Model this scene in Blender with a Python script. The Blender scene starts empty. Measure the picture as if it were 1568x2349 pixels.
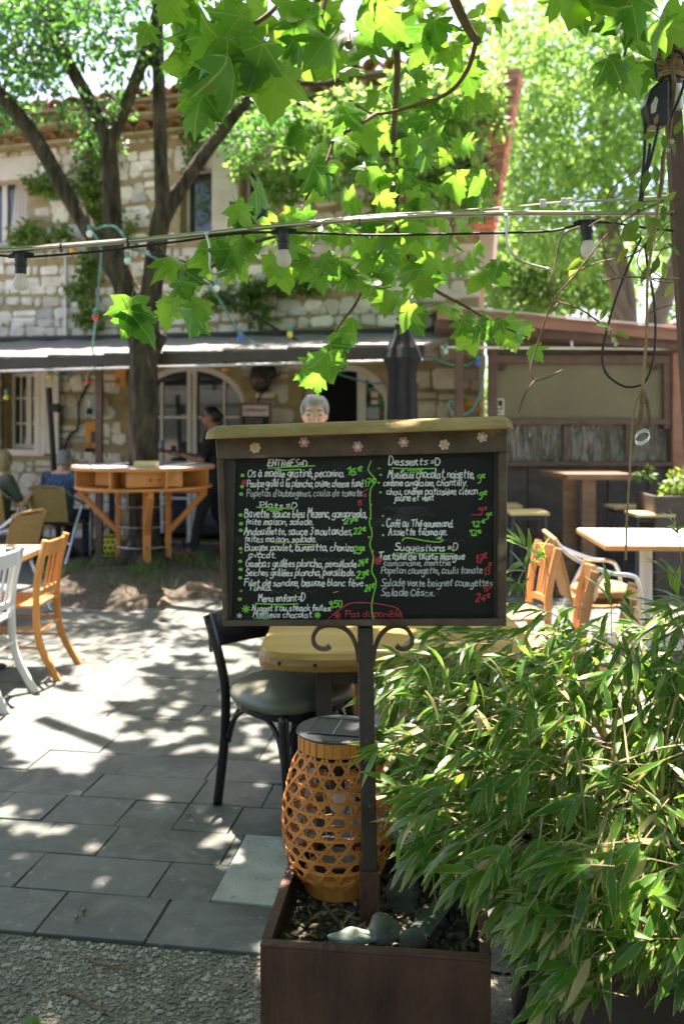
import bpy, math, random
from mathutils import Vector, Matrix
R = math.radians
V = Vector
sc = bpy.context.scene
col = sc.collection
random.seed(11)
rnd = random.random
def ru(a, b): return a + (b - a) * random.random()

# ---------------------------------------------------------------- camera, sky, sun, exposure
CAMZ, HOR, CX, F = 1.6, 964.0, 784.0, 2065.0
cd = bpy.data.cameras.new('camera'); cam = bpy.data.objects.new('camera', cd); col.objects.link(cam)
cam.location = (0, 0, CAMZ); cam.rotation_euler = (R(90), 0, 0)
cd.sensor_fit = 'VERTICAL'; cd.sensor_height = 36; cd.sensor_width = 24
cd.lens = 31.65; cd.shift_y = -0.0899; cd.clip_end = 500; cd.clip_start = 0.05
cd.dof.use_dof = True; cd.dof.focus_distance = 2.2; cd.dof.aperture_fstop = 3.4
sc.camera = cam
SUN_EL, SUN_AZ = 71, -9
w = bpy.data.worlds.new('World'); sc.world = w; w.use_nodes = True
nt = w.node_tree; sky = nt.nodes.new('ShaderNodeTexSky'); sky.sky_type = 'NISHITA'; sky.sun_disc = False
sky.sun_elevation = R(SUN_EL); sky.sun_rotation = R(SUN_AZ % 360); sky.air_density = 1.0; sky.dust_density = 2.5; sky.ozone_density = 1.0
bg = nt.nodes['Background']; bg.inputs[1].default_value = 0.078
nt.links.new(sky.outputs[0], bg.inputs[0])
sl = bpy.data.lights.new('sun', 'SUN'); sun = bpy.data.objects.new('sun', sl); col.objects.link(sun)
sl.energy = 5.0; sl.angle = R(0.53); sl.color = (1.0, 0.95, 0.86)
SV = V((math.sin(R(SUN_AZ)) * math.cos(R(SUN_EL)), math.cos(R(SUN_AZ)) * math.cos(R(SUN_EL)), math.sin(R(SUN_EL))))
sun.rotation_euler = (-SV).to_track_quat('-Z', 'Y').to_euler(); sun.location = (0, 0, 20)
sc.view_settings.view_transform = 'Standard'; sc.view_settings.look = 'None'
sc.view_settings.gamma = 1; sc.view_settings.use_curve_mapping = False
sc.view_settings.exposure = 2.68
sc.view_settings.use_white_balance = True; sc.view_settings.white_balance_temperature = 6950; sc.view_settings.white_balance_tint = 22
sc.render.engine = 'CYCLES'
cy = sc.cycles
cy.max_bounces = 8; cy.diffuse_bounces = 4; cy.glossy_bounces = 3; cy.transmission_bounces = 5; cy.transparent_max_bounces = 8
cy.caustics_reflective = False; cy.caustics_refractive = False; cy.sample_clamp_indirect = 6
cy.use_denoising = True; cy.use_adaptive_sampling = True; cy.adaptive_threshold = 0.015

# ---------------------------------------------------------------- placing helpers
def P(x, y, d):                       # photo position (1568 wide copy) at a distance of d metres
    return V(((x - CX) / F * d, d, CAMZ - (y - HOR) / F * d))
def G(x, y, z=0.0):                   # photo position standing at height z
    d = (CAMZ - z) * F / (y - HOR)
    return V(((x - CX) / F * d, d, z))

# ---------------------------------------------------------------- materials
MATS = {}
def nodes_of(name):
    m = bpy.data.materials.new(name); m.use_nodes = True; MATS[name] = m
    t = m.node_tree; return m, t, t.nodes, t.links, t.nodes['Principled BSDF']
def mat(name, c1, c2=None, rough=.6, metal=0, scale=8, bump=0, bscale=40, rand=0, spec=.4, stretch=None, detail=4, spots=None, emit=None, contrast=.25, bdist=.02):
    m, t, N, L, b = nodes_of(name)
    b.inputs['Roughness'].default_value = rough; b.inputs['Metallic'].default_value = metal
    b.inputs['Specular IOR Level'].default_value = spec
    c1 = tuple(c1) + (1,); c2 = (tuple(c2) + (1,)) if c2 else c1
    tc = N.new('ShaderNodeTexCoord'); mp = N.new('ShaderNodeMapping'); L.new(tc.outputs['Object'], mp.inputs[0])
    if stretch: mp.inputs['Scale'].default_value = stretch
    nz = N.new('ShaderNodeTexNoise'); nz.inputs['Scale'].default_value = scale; nz.inputs['Detail'].default_value = detail
    L.new(mp.outputs[0], nz.inputs['Vector'])
    rp = N.new('ShaderNodeValToRGB'); rp.color_ramp.elements[0].position = .5 - contrast; rp.color_ramp.elements[1].position = .5 + contrast
    rp.color_ramp.elements[0].color = c1; rp.color_ramp.elements[1].color = c2
    L.new(nz.outputs[0], rp.inputs[0]); out = rp.outputs[0]
    if spots:                         # (colour, scale, threshold)
        sc_, ss, th = spots
        n2 = N.new('ShaderNodeTexNoise'); n2.inputs['Scale'].default_value = ss; n2.inputs['Detail'].default_value = 5; L.new(mp.outputs[0], n2.inputs['Vector'])
        r2 = N.new('ShaderNodeValToRGB'); r2.color_ramp.elements[0].position = th; r2.color_ramp.elements[1].position = min(1, th + .08)
        L.new(n2.outputs[0], r2.inputs[0])
        mx = N.new('ShaderNodeMixRGB'); L.new(r2.outputs[0], mx.inputs[0]); L.new(out, mx.inputs[1]); mx.inputs[2].default_value = tuple(sc_) + (1,); out = mx.outputs[0]
    if rand:
        oi = N.new('ShaderNodeObjectInfo'); hs = N.new('ShaderNodeHueSaturation')
        ma = N.new('ShaderNodeMapRange'); ma.inputs[3].default_value = 1 - rand; ma.inputs[4].default_value = 1 + rand
        L.new(oi.outputs['Random'], ma.inputs[0]); L.new(ma.outputs[0], hs.inputs['Value']); L.new(out, hs.inputs['Color']); out = hs.outputs[0]
    L.new(out, b.inputs['Base Color'])
    if bump:
        bn = N.new('ShaderNodeTexNoise'); bn.inputs['Scale'].default_value = bscale; bn.inputs['Detail'].default_value = 6; L.new(mp.outputs[0], bn.inputs['Vector'])
        bp = N.new('ShaderNodeBump'); bp.inputs['Strength'].default_value = bump; bp.inputs['Distance'].default_value = bdist
        L.new(bn.outputs[0], bp.inputs['Height']); L.new(bp.outputs[0], b.inputs['Normal'])
    if emit:
        b.inputs['Emission Color'].default_value = tuple(emit[0]) + (1,); b.inputs['Emission Strength'].default_value = emit[1]
    return m

def leaf_mat(name, front, back, trans, tfac=.45, veins=False, edge=None, gloss=.35, rand=.25, dead=None):
    m, t, N, L, b = nodes_of(name)
    b.inputs['Roughness'].default_value = gloss; b.inputs['Specular IOR Level'].default_value = .45
    oi = N.new('ShaderNodeObjectInfo'); geo = N.new('ShaderNodeNewGeometry')
    at = N.new('ShaderNodeAttribute'); at.attribute_name = 'lv'      # per-leaf random for joined foliage
    ad = N.new('ShaderNodeMath'); ad.operation = 'ADD'; L.new(oi.outputs['Random'], ad.inputs[0]); L.new(at.outputs['Fac'], ad.inputs[1])
    fr = N.new('ShaderNodeMath'); fr.operation = 'FRACT'; L.new(ad.outputs[0], fr.inputs[0])
    ma = N.new('ShaderNodeMapRange'); ma.inputs[3].default_value = 1 - rand; ma.inputs[4].default_value = 1 + rand; L.new(fr.outputs[0], ma.inputs[0])
    mx = N.new('ShaderNodeMixRGB'); L.new(geo.outputs['Backfacing'], mx.inputs[0]); mx.inputs[1].default_value = tuple(front) + (1,); mx.inputs[2].default_value = tuple(back) + (1,)
    hs = N.new('ShaderNodeHueSaturation'); L.new(ma.outputs[0], hs.inputs['Value']); L.new(mx.outputs[0], hs.inputs['Color'])
    hm = N.new('ShaderNodeMapRange'); hm.inputs[3].default_value = .515; hm.inputs[4].default_value = .475; L.new(fr.outputs[0], hm.inputs[0]); L.new(hm.outputs[0], hs.inputs['Hue'])
    cout = hs.outputs[0]; tcol = N.new('ShaderNodeRGB'); tcol.outputs[0].default_value = tuple(trans) + (1,)
    h2 = N.new('ShaderNodeHueSaturation'); L.new(ma.outputs[0], h2.inputs['Value']); L.new(hm.outputs[0], h2.inputs['Hue']); L.new(tcol.outputs[0], h2.inputs['Color']); tout = h2.outputs[0]
    if veins or edge:
        uv = N.new('ShaderNodeUVMap'); sp = N.new('ShaderNodeSeparateXYZ'); L.new(uv.outputs[0], sp.inputs[0])
    def mth(op, a, c=None):
        n = N.new('ShaderNodeMath'); n.operation = op
        for i, x in enumerate((a, c)):
            if x is None: continue
            if isinstance(x, (int, float)): n.inputs[i].default_value = x
            else: L.new(x, n.inputs[i])
        return n.outputs[0]
    def over(fac, c):
        nonlocal cout, tout
        a = N.new('ShaderNodeMixRGB'); L.new(fac, a.inputs[0]); L.new(cout, a.inputs[1]); a.inputs[2].default_value = tuple(c) + (1,); cout = a.outputs[0]
        a = N.new('ShaderNodeMixRGB'); L.new(fac, a.inputs[0]); L.new(tout, a.inputs[1]); a.inputs[2].default_value = tuple(c) + (1,); tout = a.outputs[0]
    if veins:
        u = mth('ABSOLUTE', sp.outputs[0]); v = sp.outputs[1]
        ang = mth('ARCTAN2', u, v); pp = mth('PINGPONG', ang, R(26)); r = mth('SQRT', mth('ADD', mth('MULTIPLY', u, u), mth('MULTIPLY', v, v)))
        dist = mth('MULTIPLY', mth('SINE', pp), r)
        mr = N.new('ShaderNodeMapRange'); mr.inputs[1].default_value = .006; mr.inputs[2].default_value = .02; mr.inputs[3].default_value = .55; mr.inputs[4].default_value = 0; L.new(dist, mr.inputs[0])
        over(mr.outputs[0], (.38, .5, .12))
        nz = N.new('ShaderNodeTexNoise'); nz.inputs['Scale'].default_value = 3.4; nz.inputs['Detail'].default_value = 4; cb = N.new('ShaderNodeCombineXYZ'); L.new(sp.outputs[0], cb.inputs[0]); L.new(sp.outputs[1], cb.inputs[1]); L.new(mth('MULTIPLY', fr.outputs[0], 40), cb.inputs[2]); L.new(cb.outputs[0], nz.inputs['Vector'])
        ms_ = N.new('ShaderNodeMapRange'); ms_.inputs[1].default_value = .68; ms_.inputs[2].default_value = .76; ms_.inputs[4].default_value = .75; L.new(nz.outputs[0], ms_.inputs[0]); over(ms_.outputs[0], (.2, .13, .04))
    if edge:
        u = mth('ABSOLUTE', sp.outputs[0]); v = sp.outputs[1]
        nz = N.new('ShaderNodeTexNoise'); nz.inputs['Scale'].default_value = 3.0
        cb = N.new('ShaderNodeCombineXYZ'); L.new(mth('MULTIPLY', v, 2.0), cb.inputs[0]); L.new(mth('MULTIPLY', fr.outputs[0], 60), cb.inputs[1]); L.new(sp.outputs[0], cb.inputs[2]); L.new(cb.outputs[0], nz.inputs['Vector'])
        e = mth('ADD', mth('ADD', mth('POWER', u, 2.2), mth('MULTIPLY', mth('POWER', v, 5.0), .75)), mth('MULTIPLY', mth('SUBTRACT', nz.outputs[0], .5), 1.7))
        e = mth('ADD', e, mth('MULTIPLY', mth('GREATER_THAN', fr.outputs[0], .95), 2.0))
        mr = N.new('ShaderNodeMapRange'); mr.inputs[1].default_value = .66; mr.inputs[2].default_value = .92; L.new(e, mr.inputs[0])
        over(mr.outputs[0], edge)
    L.new(cout, b.inputs['Base Color'])
    tb = N.new('ShaderNodeBsdfTranslucent'); L.new(tout, tb.inputs[0])
    ms = N.new('ShaderNodeMixShader'); ms.inputs[0].default_value = tfac; L.new(b.outputs[0], ms.inputs[1]); L.new(tb.outputs[0], ms.inputs[2])
    L.new(ms.outputs[0], N['Material Output'].inputs[0])
    return m

# ---------------------------------------------------------------- mesh builder
ORG = {}
class MB:
    def __init__(s): s.v = []; s.f = []; s.uv = []; s.lv = []; s.mi = []
    def add(s, vs, fs, uvs=None, lv=0.0, mi=0):
        o = len(s.v); s.v += [tuple(p) for p in vs]; s.f += [tuple(i + o for i in q) for q in fs]
        s.uv += uvs if uvs else [(0, 0)] * len(vs); s.lv += [lv] * len(vs); s.mi += [mi] * len(fs); return s
    def box(s, c, size, rot=None, taper=1.0):
        hx, hy, hz = size[0] / 2, size[1] / 2, size[2] / 2
        vs = [V((x * hx * (taper if z > 0 else 1), y * hy * (taper if z > 0 else 1), z * hz)) for z in (-1, 1) for y in (-1, 1) for x in (-1, 1)]
        if rot is not None:
            M_ = rot if isinstance(rot, Matrix) else Matrix.Rotation(rot, 3, 'Z'); vs = [M_ @ p for p in vs]
        c = V(c)
        return s.add([p + c for p in vs], [(0, 2, 3, 1), (4, 5, 7, 6), (0, 1, 5, 4), (2, 6, 7, 3), (0, 4, 6, 2), (1, 3, 7, 5)])
    def bar(s, a, b, wd, th, up=(0, 0, 1)):      # rectangular bar from a to b
        a, b = V(a), V(b); d = (b - a).normalized(); up = V(up)
        if abs(d.dot(up)) > .99: up = V((1, 0, 0)) if abs(d.x) < .9 else V((0, 1, 0))
        x = d.cross(up).normalized() * wd / 2; y = x.cross(d).normalized() * th / 2
        vs = [p + i * x + j * y for p in (a, b) for j in (-1, 1) for i in (-1, 1)]
        return s.add(vs, [(0, 1, 3, 2), (4, 6, 7, 5), (0, 4, 5, 1), (2, 3, 7, 6), (0, 2, 6, 4), (1, 5, 7, 3)])
    def tube(s, pts, r, n=8, closed=False, flat=1.0):
        pts = [V(p) for p in pts]; k = len(pts)
        rr = r if isinstance(r, (list, tuple)) else [r] * k
        nrm = None; vs = []
        for i, p in enumerate(pts):
            a = pts[(i - 1) % k] if (i or closed) else p; b = pts[(i + 1) % k] if (i < k - 1 or closed) else p
            d = (b - a); d = d.normalized() if d.length > 1e-9 else V((0, 0, 1))
            if nrm is None:
                nrm = d.cross(V((0, 0, 1)) if abs(d.z) < .9 else V((1, 0, 0))).normalized()
            else:
                nrm = (nrm - d * nrm.dot(d)); nrm = nrm.normalized() if nrm.length > 1e-6 else d.orthogonal().normalized()
            bi = d.cross(nrm)
            for j in range(n):
                t = 2 * math.pi * j / n; vs.append(p + (nrm * math.cos(t) + bi * math.sin(t) * flat) * rr[i])
        fs = []
        for i in range(k if closed else k - 1):
            for j in range(n):
                a = i * n + j; b = i * n + (j + 1) % n; i2 = (i + 1) % k
                fs.append((a, b, i2 * n + (j + 1) % n, i2 * n + j))
        if not closed:
            fs.append(tuple(range(n - 1, -1, -1))); fs.append(tuple(range((k - 1) * n, k * n)))
        return s.add(vs, fs)
    def lathe(s, c, prof, n=24, a0=0, a1=2 * math.pi):
        c = V(c); vs = []; full = abs(a1 - a0 - 2 * math.pi) < 1e-6; m = n if full else n + 1
        for (r, z) in prof:
            for j in range(m):
                t = a0 + (a1 - a0) * j / n; vs.append(c + V((r * math.cos(t), r * math.sin(t), z)))
        fs = []
        for i in range(len(prof) - 1):
            for j in range(n):
                j2 = (j + 1) % m; fs.append((i * m + j, i * m + j2, (i + 1) * m + j2, (i + 1) * m + j))
        if full:
            if prof[0][0] > 1e-6: fs.append(tuple(range(m - 1, -1, -1)))
            if prof[-1][0] > 1e-6: fs.append(tuple(range((len(prof) - 1) * m, len(prof) * m)))
        return s.add(vs, fs)
    def ell(s, c, r, n=12, m=8, rot=None):
        if isinstance(r, (int, float)): r = (r, r, r)
        vs = [V((0, 0, -r[2]))]
        for i in range(1, m):
            t = math.pi * i / m - math.pi / 2
            for j in range(n):
                a = 2 * math.pi * j / n; vs.append(V((r[0] * math.cos(t) * math.cos(a), r[1] * math.cos(t) * math.sin(a), r[2] * math.sin(t))))
        vs.append(V((0, 0, r[2]))); e = len(vs) - 1
        fs = [(0, 1 + (j + 1) % n, 1 + j) for j in range(n)]
        for i in range(m - 2):
            for j in range(n): fs.append((1 + i * n + j, 1 + i * n + (j + 1) % n, 1 + (i + 1) * n + (j + 1) % n, 1 + (i + 1) * n + j))
        fs += [(e, 1 + (m - 2) * n + j, 1 + (m - 2) * n + (j + 1) % n) for j in range(n)]
        if rot is not None: vs = [rot @ p for p in vs]
        c = V(c); return s.add([p + c for p in vs], fs)
    def prism(s, poly, off):                      # planar polygon (3D points) extruded by vector off
        poly = [V(p) for p in poly]; off = V(off); n = len(poly)
        vs = poly + [p + off for p in poly]
        fs = [tuple(range(n - 1, -1, -1)), tuple(range(n, 2 * n))] + [(i, (i + 1) % n, n + (i + 1) % n, n + i) for i in range(n)]
        return s.add(vs, fs)
    def build(s, name, m, par=None, smooth=False, bevel=0, local=False, org=None, remesh=0, subsurf=0, mats=None):
        o3 = V((0, 0, 0)) if (local or par is None) else ORG.get(par.name, V((0, 0, 0)))
        if par is None and org is not None: o3 = V(org)
        me = bpy.data.meshes.new(name)
        me.from_pydata([(p[0] - o3.x, p[1] - o3.y, p[2] - o3.z) for p in s.v], [], s.f)
        if any(u != (0, 0) for u in s.uv):
            ul = me.uv_layers.new(name='UVMap'); idx = [0] * len(me.loops); me.loops.foreach_get('vertex_index', idx)
            ul.data.foreach_set('uv', [c for i in idx for c in s.uv[i]])
        if any(s.lv):
            a = me.attributes.new('lv', 'FLOAT', 'POINT'); a.data.foreach_set('value', s.lv)
        if mats:
            for x in mats: me.materials.append(MATS[x])
            me.polygons.foreach_set('material_index', s.mi)
        elif m: me.materials.append(MATS[m])
        if smooth: me.polygons.foreach_set('use_smooth', [True] * len(me.polygons))
        me.update()
        o = bpy.data.objects.new(name, me); col.objects.link(o)
        if par is not None: o.parent = par
        else: o.location = o3
        ORG[o.name] = o3
        if remesh:
            q = o.modifiers.new('r', 'REMESH'); q.mode = 'VOXEL'; q.voxel_size = remesh; q.use_smooth_shade = True
            q = o.modifiers.new('s', 'SMOOTH'); q.iterations = 3; q.factor = .5
        if bevel:
            q = o.modifiers.new('b', 'BEVEL'); q.width = bevel; q.segments = 2; q.limit_method = 'ANGLE'
        if subsurf:
            q = o.modifiers.new('u', 'SUBSURF'); q.levels = subsurf; q.render_levels = subsurf
        return o
def tag(o, label, cat, group=None, kind=None):
    if label: o['label'] = label
    if cat: o['category'] = cat
    if group: o['group'] = group
    if kind: o['kind'] = kind
    return o
def thing(name, label, cat, loc=(0, 0, 0), rz=0, group=None):
    o = bpy.data.objects.new(name, None); col.objects.link(o); o.location = loc; o.rotation_euler = (0, 0, rz)
    o.empty_display_size = .1; ORG[o.name] = V(loc); return tag(o, label, cat, group)
def struct(o): o['kind'] = 'structure'; return o
def copy_tree(o, par=None):
    c = o.copy(); col.objects.link(c); c.parent = par
    for ch in list(o.children): copy_tree(ch, c)
    return c
def place(mesh, name, par, mtx):          # one more object sharing mesh data, mtx in world space
    o = bpy.data.objects.new(name, mesh); col.objects.link(o); o.parent = par
    o.matrix_local = Matrix.Translation(-ORG.get(par.name, V((0, 0, 0)))) @ mtx
    return o
def frame_mtx(loc, t, n, s):              # local y along t, local z along n
    t = V(t).normalized(); n = V(n); n = (n - t * n.dot(t)); n = n.normalized() if n.length > 1e-4 else t.orthogonal().normalized(); x = t.cross(n)
    m = Matrix(((x.x * s, t.x * s, n.x * s, loc[0]), (x.y * s, t.y * s, n.y * s, loc[1]), (x.z * s, t.z * s, n.z * s, loc[2]), (0, 0, 0, 1)))
    return m
def crom(pts, k=6, closed=False):
    pts = [V(p) for p in pts]
    if len(pts) < 3 and not closed: return pts
    out = []; n = len(pts)
    for i in range(n if closed else n - 1):
        if closed: p0, p1, p2, p3 = pts[i - 1], pts[i], pts[(i + 1) % n], pts[(i + 2) % n]
        else: p0, p1, p2, p3 = pts[max(i - 1, 0)], pts[i], pts[i + 1], pts[min(i + 2, n - 1)]
        for j in range(k):
            t = j / k
            out.append(.5 * ((2 * p1) + (p2 - p0) * t + (2 * p0 - 5 * p1 + 4 * p2 - p3) * t * t + (3 * p1 - p0 - 3 * p2 + p3) * t ** 3))
    if not closed: out.append(pts[-1])
    return out
def lerp(a, b, t): return a + (b - a) * t

# ---------------------------------------------------------------- the material list
mat('gravel', (.1, .095, .065), (.24, .225, .17), .95, scale=60, bump=.7, bscale=120)
mat('pebble', (.15, .145, .11), (.34, .33, .27), .85, scale=14, rand=.2, contrast=.15)
mat('pebble_dark', (.04, .036, .027), (.15, .135, .1), .8, scale=30, contrast=.2)
mat('soil', (.035, .028, .02), (.1, .08, .055), .95, scale=25, bump=.8, bscale=50)
def paver_mat():
    m, t, N, L, b = nodes_of('paver'); b.inputs['Roughness'].default_value = .6
    tc = N.new('ShaderNodeTexCoord'); oi = N.new('ShaderNodeObjectInfo')
    def noise(sc_, det, lo, hi, dist=0):
        n = N.new('ShaderNodeTexNoise'); n.inputs['Scale'].default_value = sc_; n.inputs['Detail'].default_value = det; n.inputs['Distortion'].default_value = dist; L.new(tc.outputs['Object'], n.inputs['Vector'])
        r = N.new('ShaderNodeMapRange'); r.inputs[1].default_value = lo; r.inputs[2].default_value = hi; L.new(n.outputs[0], r.inputs[0]); return r.outputs[0]
    def mix(f, a, c, k=1):
        x = N.new('ShaderNodeMixRGB'); L.new(f, x.inputs[0]) 
        for i_, q in ((1, a), (2, c)):
            if isinstance(q, tuple): x.inputs[i_].default_value = q + (1,)
            else: L.new(q, x.inputs[i_])
        return x.outputs[0]
    c = mix(oi.outputs['Random'], (.066, .075, .07), (.112, .122, .108)); c = mix(noise(1.1, 4, .38, .66), c, (.058, .074, .05)); c = mix(noise(6, 8, .45, .75, 1.5), c, (.135, .14, .12)); c = mix(noise(2.3, 6, .56, .7), c, (.048, .052, .046)); c = mix(noise(120, 2, .69, .74), c, (.26, .26, .23)); c = mix(noise(26, 5, .64, .7), c, (.17, .175, .15))
    L.new(c, b.inputs['Base Color'])
    bp = N.new('ShaderNodeBump'); bp.inputs['Strength'].default_value = .25; bp.inputs['Distance'].default_value = .006; L.new(noise(9, 9, .3, .7, .6), bp.inputs['Height']); L.new(bp.outputs[0], b.inputs['Normal'])
paver_mat()
mat('concrete', (.25, .26, .22), (.4, .405, .345), .85, scale=9, bump=.4, bscale=70, spots=((.2, .2, .17), 26, .62))
mat('joint', (.04, .042, .032), (.1, .1, .08), .95, scale=30)
mat('mortar', (.27, .205, .105), (.44, .35, .2), .95, scale=7, bump=.5, bscale=60)
mat('stone', (.55, .49, .39), (.82, .78, .69), .9, scale=5, bump=.6, bscale=25, rand=.2)
mat('stone_grey', (.36, .35, .31), (.7, .68, .62), .9, scale=4, bump=.5, bscale=25, rand=.3)
mat('dressed', (.5, .45, .36), (.66, .6, .5), .85, scale=5, bump=.25, bscale=40)
mat('terracotta', (.24, .1, .05), (.52, .3, .18), .9, scale=6, bump=.3, rand=.3, spots=((.32, .27, .2), 10, .6))
mat('brick', (.32, .13, .08), (.5, .27, .18), .9, scale=8, bump=.4, rand=.3)
mat('white_paint', (.62, .58, .52), (.74, .7, .64), .6, scale=6)
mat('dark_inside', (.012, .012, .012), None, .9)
mat('pane', (.02, .025, .03), (.05, .06, .065), .05, spec=.9, scale=2)
mat('awning', (.13, .125, .12), (.18, .175, .165), .7, scale=3)
mat('awning_dark', (.035, .033, .03), (.06, .055, .05), .7)
mat('rail', (.35, .35, .35), (.5, .5, .5), .35, .8)
mat('brown_steel', (.09, .05, .04), (.16, .1, .08), .55, .2, scale=9, bump=.1)
mat('kiosk_roof', (.26, .12, .09), (.36, .19, .15), .6, scale=5)
mat('kiosk_panel', (.13, .11, .065), (.21, .18, .11), .35, scale=1.6)
mat('kiosk_wall', (.045, .035, .032), (.11, .085, .075), .7, scale=4, bump=.2, stretch=(1, 1, 2))
mat('bark', (.013, .011, .007), (.095, .076, .047), .95, scale=8, bump=1.0, bscale=10, bdist=.14, stretch=(2.2, 2.2, .5), spots=((.2, .165, .1), 5, .64), detail=8, contrast=.16)
mat('bark_far', (.13, .1, .07), (.26, .2, .15), .95, scale=6, bump=.5, stretch=(1, 1, .3))
mat('twig', (.1, .06, .035), (.2, .13, .08), .85, scale=20)
mat('grass', (.05, .1, .02), (.15, .22, .05), .8, scale=6)
mat('corten', (.05, .024, .018), (.15, .068, .045), .62, .1, scale=9, bump=.3, bscale=60, spots=((.24, .1, .045), 9, .66), contrast=.22, stretch=(1, 1, .45), detail=9)
mat('corten_dark', (.03, .022, .02), (.06, .045, .04), .6, .1, scale=6, bump=.15)
mat('sign_steel', (.06, .04, .03), (.16, .115, .08), .6, .25, scale=14, bump=.3, bscale=50, spots=((.26, .19, .12), 11, .62))
mat('post_steel', (.04, .034, .032), (.085, .07, .062), .5, .3, scale=10, bump=.15, spots=((.16, .09, .05), 13, .68))
mat('cap_metal', (.3, .18, .065), (.46, .31, .13), .75, .05, scale=12, bump=.35, bscale=80, spots=((.36, .33, .2), 16, .66))
mat('chalkboard', (.008, .01, .011), (.016, .019, .02), .55, scale=4, spec=.25, stretch=(1, 1, 4), spots=((.05, .056, .06), 3, .58))
mat('chalk_white', (.72, .72, .72), (.86, .86, .86), .8)
mat('chalk_dim', (.45, .46, .47), (.6, .6, .6), .8)
mat('chalk_ghost', (.04, .046, .05), (.06, .066, .07), .8)
mat('chalk_green', (.17, .62, .06), (.24, .72, .12), .8)
mat('chalk_yellow', (.36, .36, .04), (.46, .44, .08), .8)
mat('chalk_red', (.52, .045, .06), (.62, .07, .08), .8)
mat('petal_pink', (.6, .28, .3), (.72, .42, .44), .7)
mat('petal_pale', (.66, .48, .45), (.76, .6, .55), .7)
mat('petal_orange', (.66, .36, .14), None, .7)
mat('petal_white', (.8, .76, .7), None, .7)
mat('petal_yellow', (.72, .5, .16), None, .7)
mat('lantern_wood', (.56, .2, .035), (.68, .29, .06), .55, scale=5, stretch=(9, 9, .5), bump=.1)
mat('strand', (.52, .17, .03), (.68, .27, .06), .5, scale=9, rand=.15)
mat('black_plastic', (.014, .015, .017), (.03, .032, .035), .4, scale=12)
mat('solar', (.03, .034, .04), (.055, .06, .066), .35, scale=6, spots=((.2, .21, .22), 9, .7))
mat('rubber', (.012, .012, .012), (.02, .02, .02), .5)
mat('slab_wood', (.4, .22, .05), (.62, .42, .13), .3, scale=3, stretch=(.7, 3.5, 3.5), spots=((.2, .1, .03), 5, .66), detail=8)
mat('edge_wood', (.2, .1, .025), (.44, .26, .07), .35, scale=5, stretch=(.7, 3, 7), detail=8)
mat('orange_wood', (.5, .19, .045), (.66, .3, .08), .45, scale=4, stretch=(2, 2, .6), rand=.08)
mat('pine', (.56, .19, .045), (.7, .3, .09), .55, scale=4, stretch=(1, 1, .5))
mat('bar_wood', (.11, .055, .035), (.22, .13, .085), .45, scale=4, stretch=(1, 5, 5), rand=.1)
mat('pale_wood', (.52, .4, .17), (.66, .54, .28), .5, scale=4, stretch=(1, 5, 5))
mat('bent_wood', (.5, .24, .09), (.64, .36, .16), .4, scale=4)
mat('table_grey', (.36, .33, .32), (.5, .47, .45), .5, scale=5)
mat('white_chair', (.66, .64, .6), (.74, .72, .68), .5, scale=5)
mat('black_paint', (.008, .01, .011), (.018, .02, .022), .25, scale=8, spots=((.34, .17, .04), 9, .7))
mat('seat_vinyl', (.115, .12, .08), (.15, .155, .105), .38, scale=3, spec=.5)
mat('alu', (.62, .63, .64), (.74, .75, .76), .25, .9)
mat('stool_steel', (.05, .055, .065), (.1, .105, .12), .5, .4)
mat('rattan', (.3, .2, .06), (.44, .31, .11), .6, scale=40, bump=.8, bscale=120)
mat('rattan_orange', (.4, .22, .07), (.54, .33, .13), .6, scale=40, bump=.8, bscale=120)
mat('cushion', (.22, .12, .05), (.4, .26, .13), .9, scale=30, bump=.5, stretch=(.3, 4, 1))
mat('bag_yellow', (.52, .46, .04), None, .7)
mat('stainless', (.5, .46, .41), (.62, .58, .52), .28, .95, scale=30)
mat('galvanised', (.55, .55, .54), (.68, .68, .66), .4, .8, scale=20)
mat('bulb_glass', (.72, .7, .68), (.8, .79, .77), .12, spec=.7)
mat('rope', (.2, .135, .065), (.34, .24, .13), .95, scale=60, bump=.8, bscale=160)
mat('twine', (.28, .2, .1), (.42, .32, .18), .95, scale=60)
mat('teal_cable', (.05, .2, .19), (.08, .26, .25), .5)
for nm, c in (('bulb_yellow', (.75, .6, .03)), ('bulb_orange', (.85, .3, .02)), ('bulb_red', (.7, .05, .03)), ('bulb_blue', (.04, .1, .6)), ('bulb_green', (.08, .42, .22)), ('bulb_mint', (.45, .68, .6)), ('bulb_pale', (.7, .72, .72))): mat(nm, c, None, .2, spec=.6)
mat('skin_tan', (.34, .16, .09), (.42, .21, .13), .5, scale=5)
mat('skin_pale', (.66, .36, .25), (.74, .43, .31), .5, scale=5)
mat('hair_dark', (.008, .007, .007), (.02, .018, .016), .45, scale=40)
mat('hair_grey', (.14, .14, .14), (.42, .42, .42), .6, scale=26, stretch=(3, 1, .6))
mat('hair_blond', (.28, .2, .09), (.44, .34, .18), .6, scale=26, stretch=(3, 3, .4))
mat('cloth_black', (.012, .012, .014), (.025, .025, .028), .85, scale=10)
mat('cloth_white', (.7, .7, .7), None, .8)
mat('cloth_green', (.07, .085, .06), (.1, .115, .085), .9, scale=8)
mat('cloth_blue', (.035, .06, .13), (.12, .18, .3), .9, scale=45, contrast=.08)
mat('cloth_denim', (.03, .04, .075), (.05, .065, .11), .9, scale=10)
mat('cloth_shirt', (.3, .34, .42), (.4, .44, .5), .9, scale=8)
mat('glass_lens', (.05, .05, .05), None, .05, spec=.9)
mat('placard', (.66, .63, .5), None, .6)
mat('poster_orange', (.62, .24, .04), (.72, .34, .08), .7, scale=5)
mat('meter_grey', (.3, .36, .42), (.36, .42, .48), .5)
mat('deep_red', (.25, .03, .05), None, .7)
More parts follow.
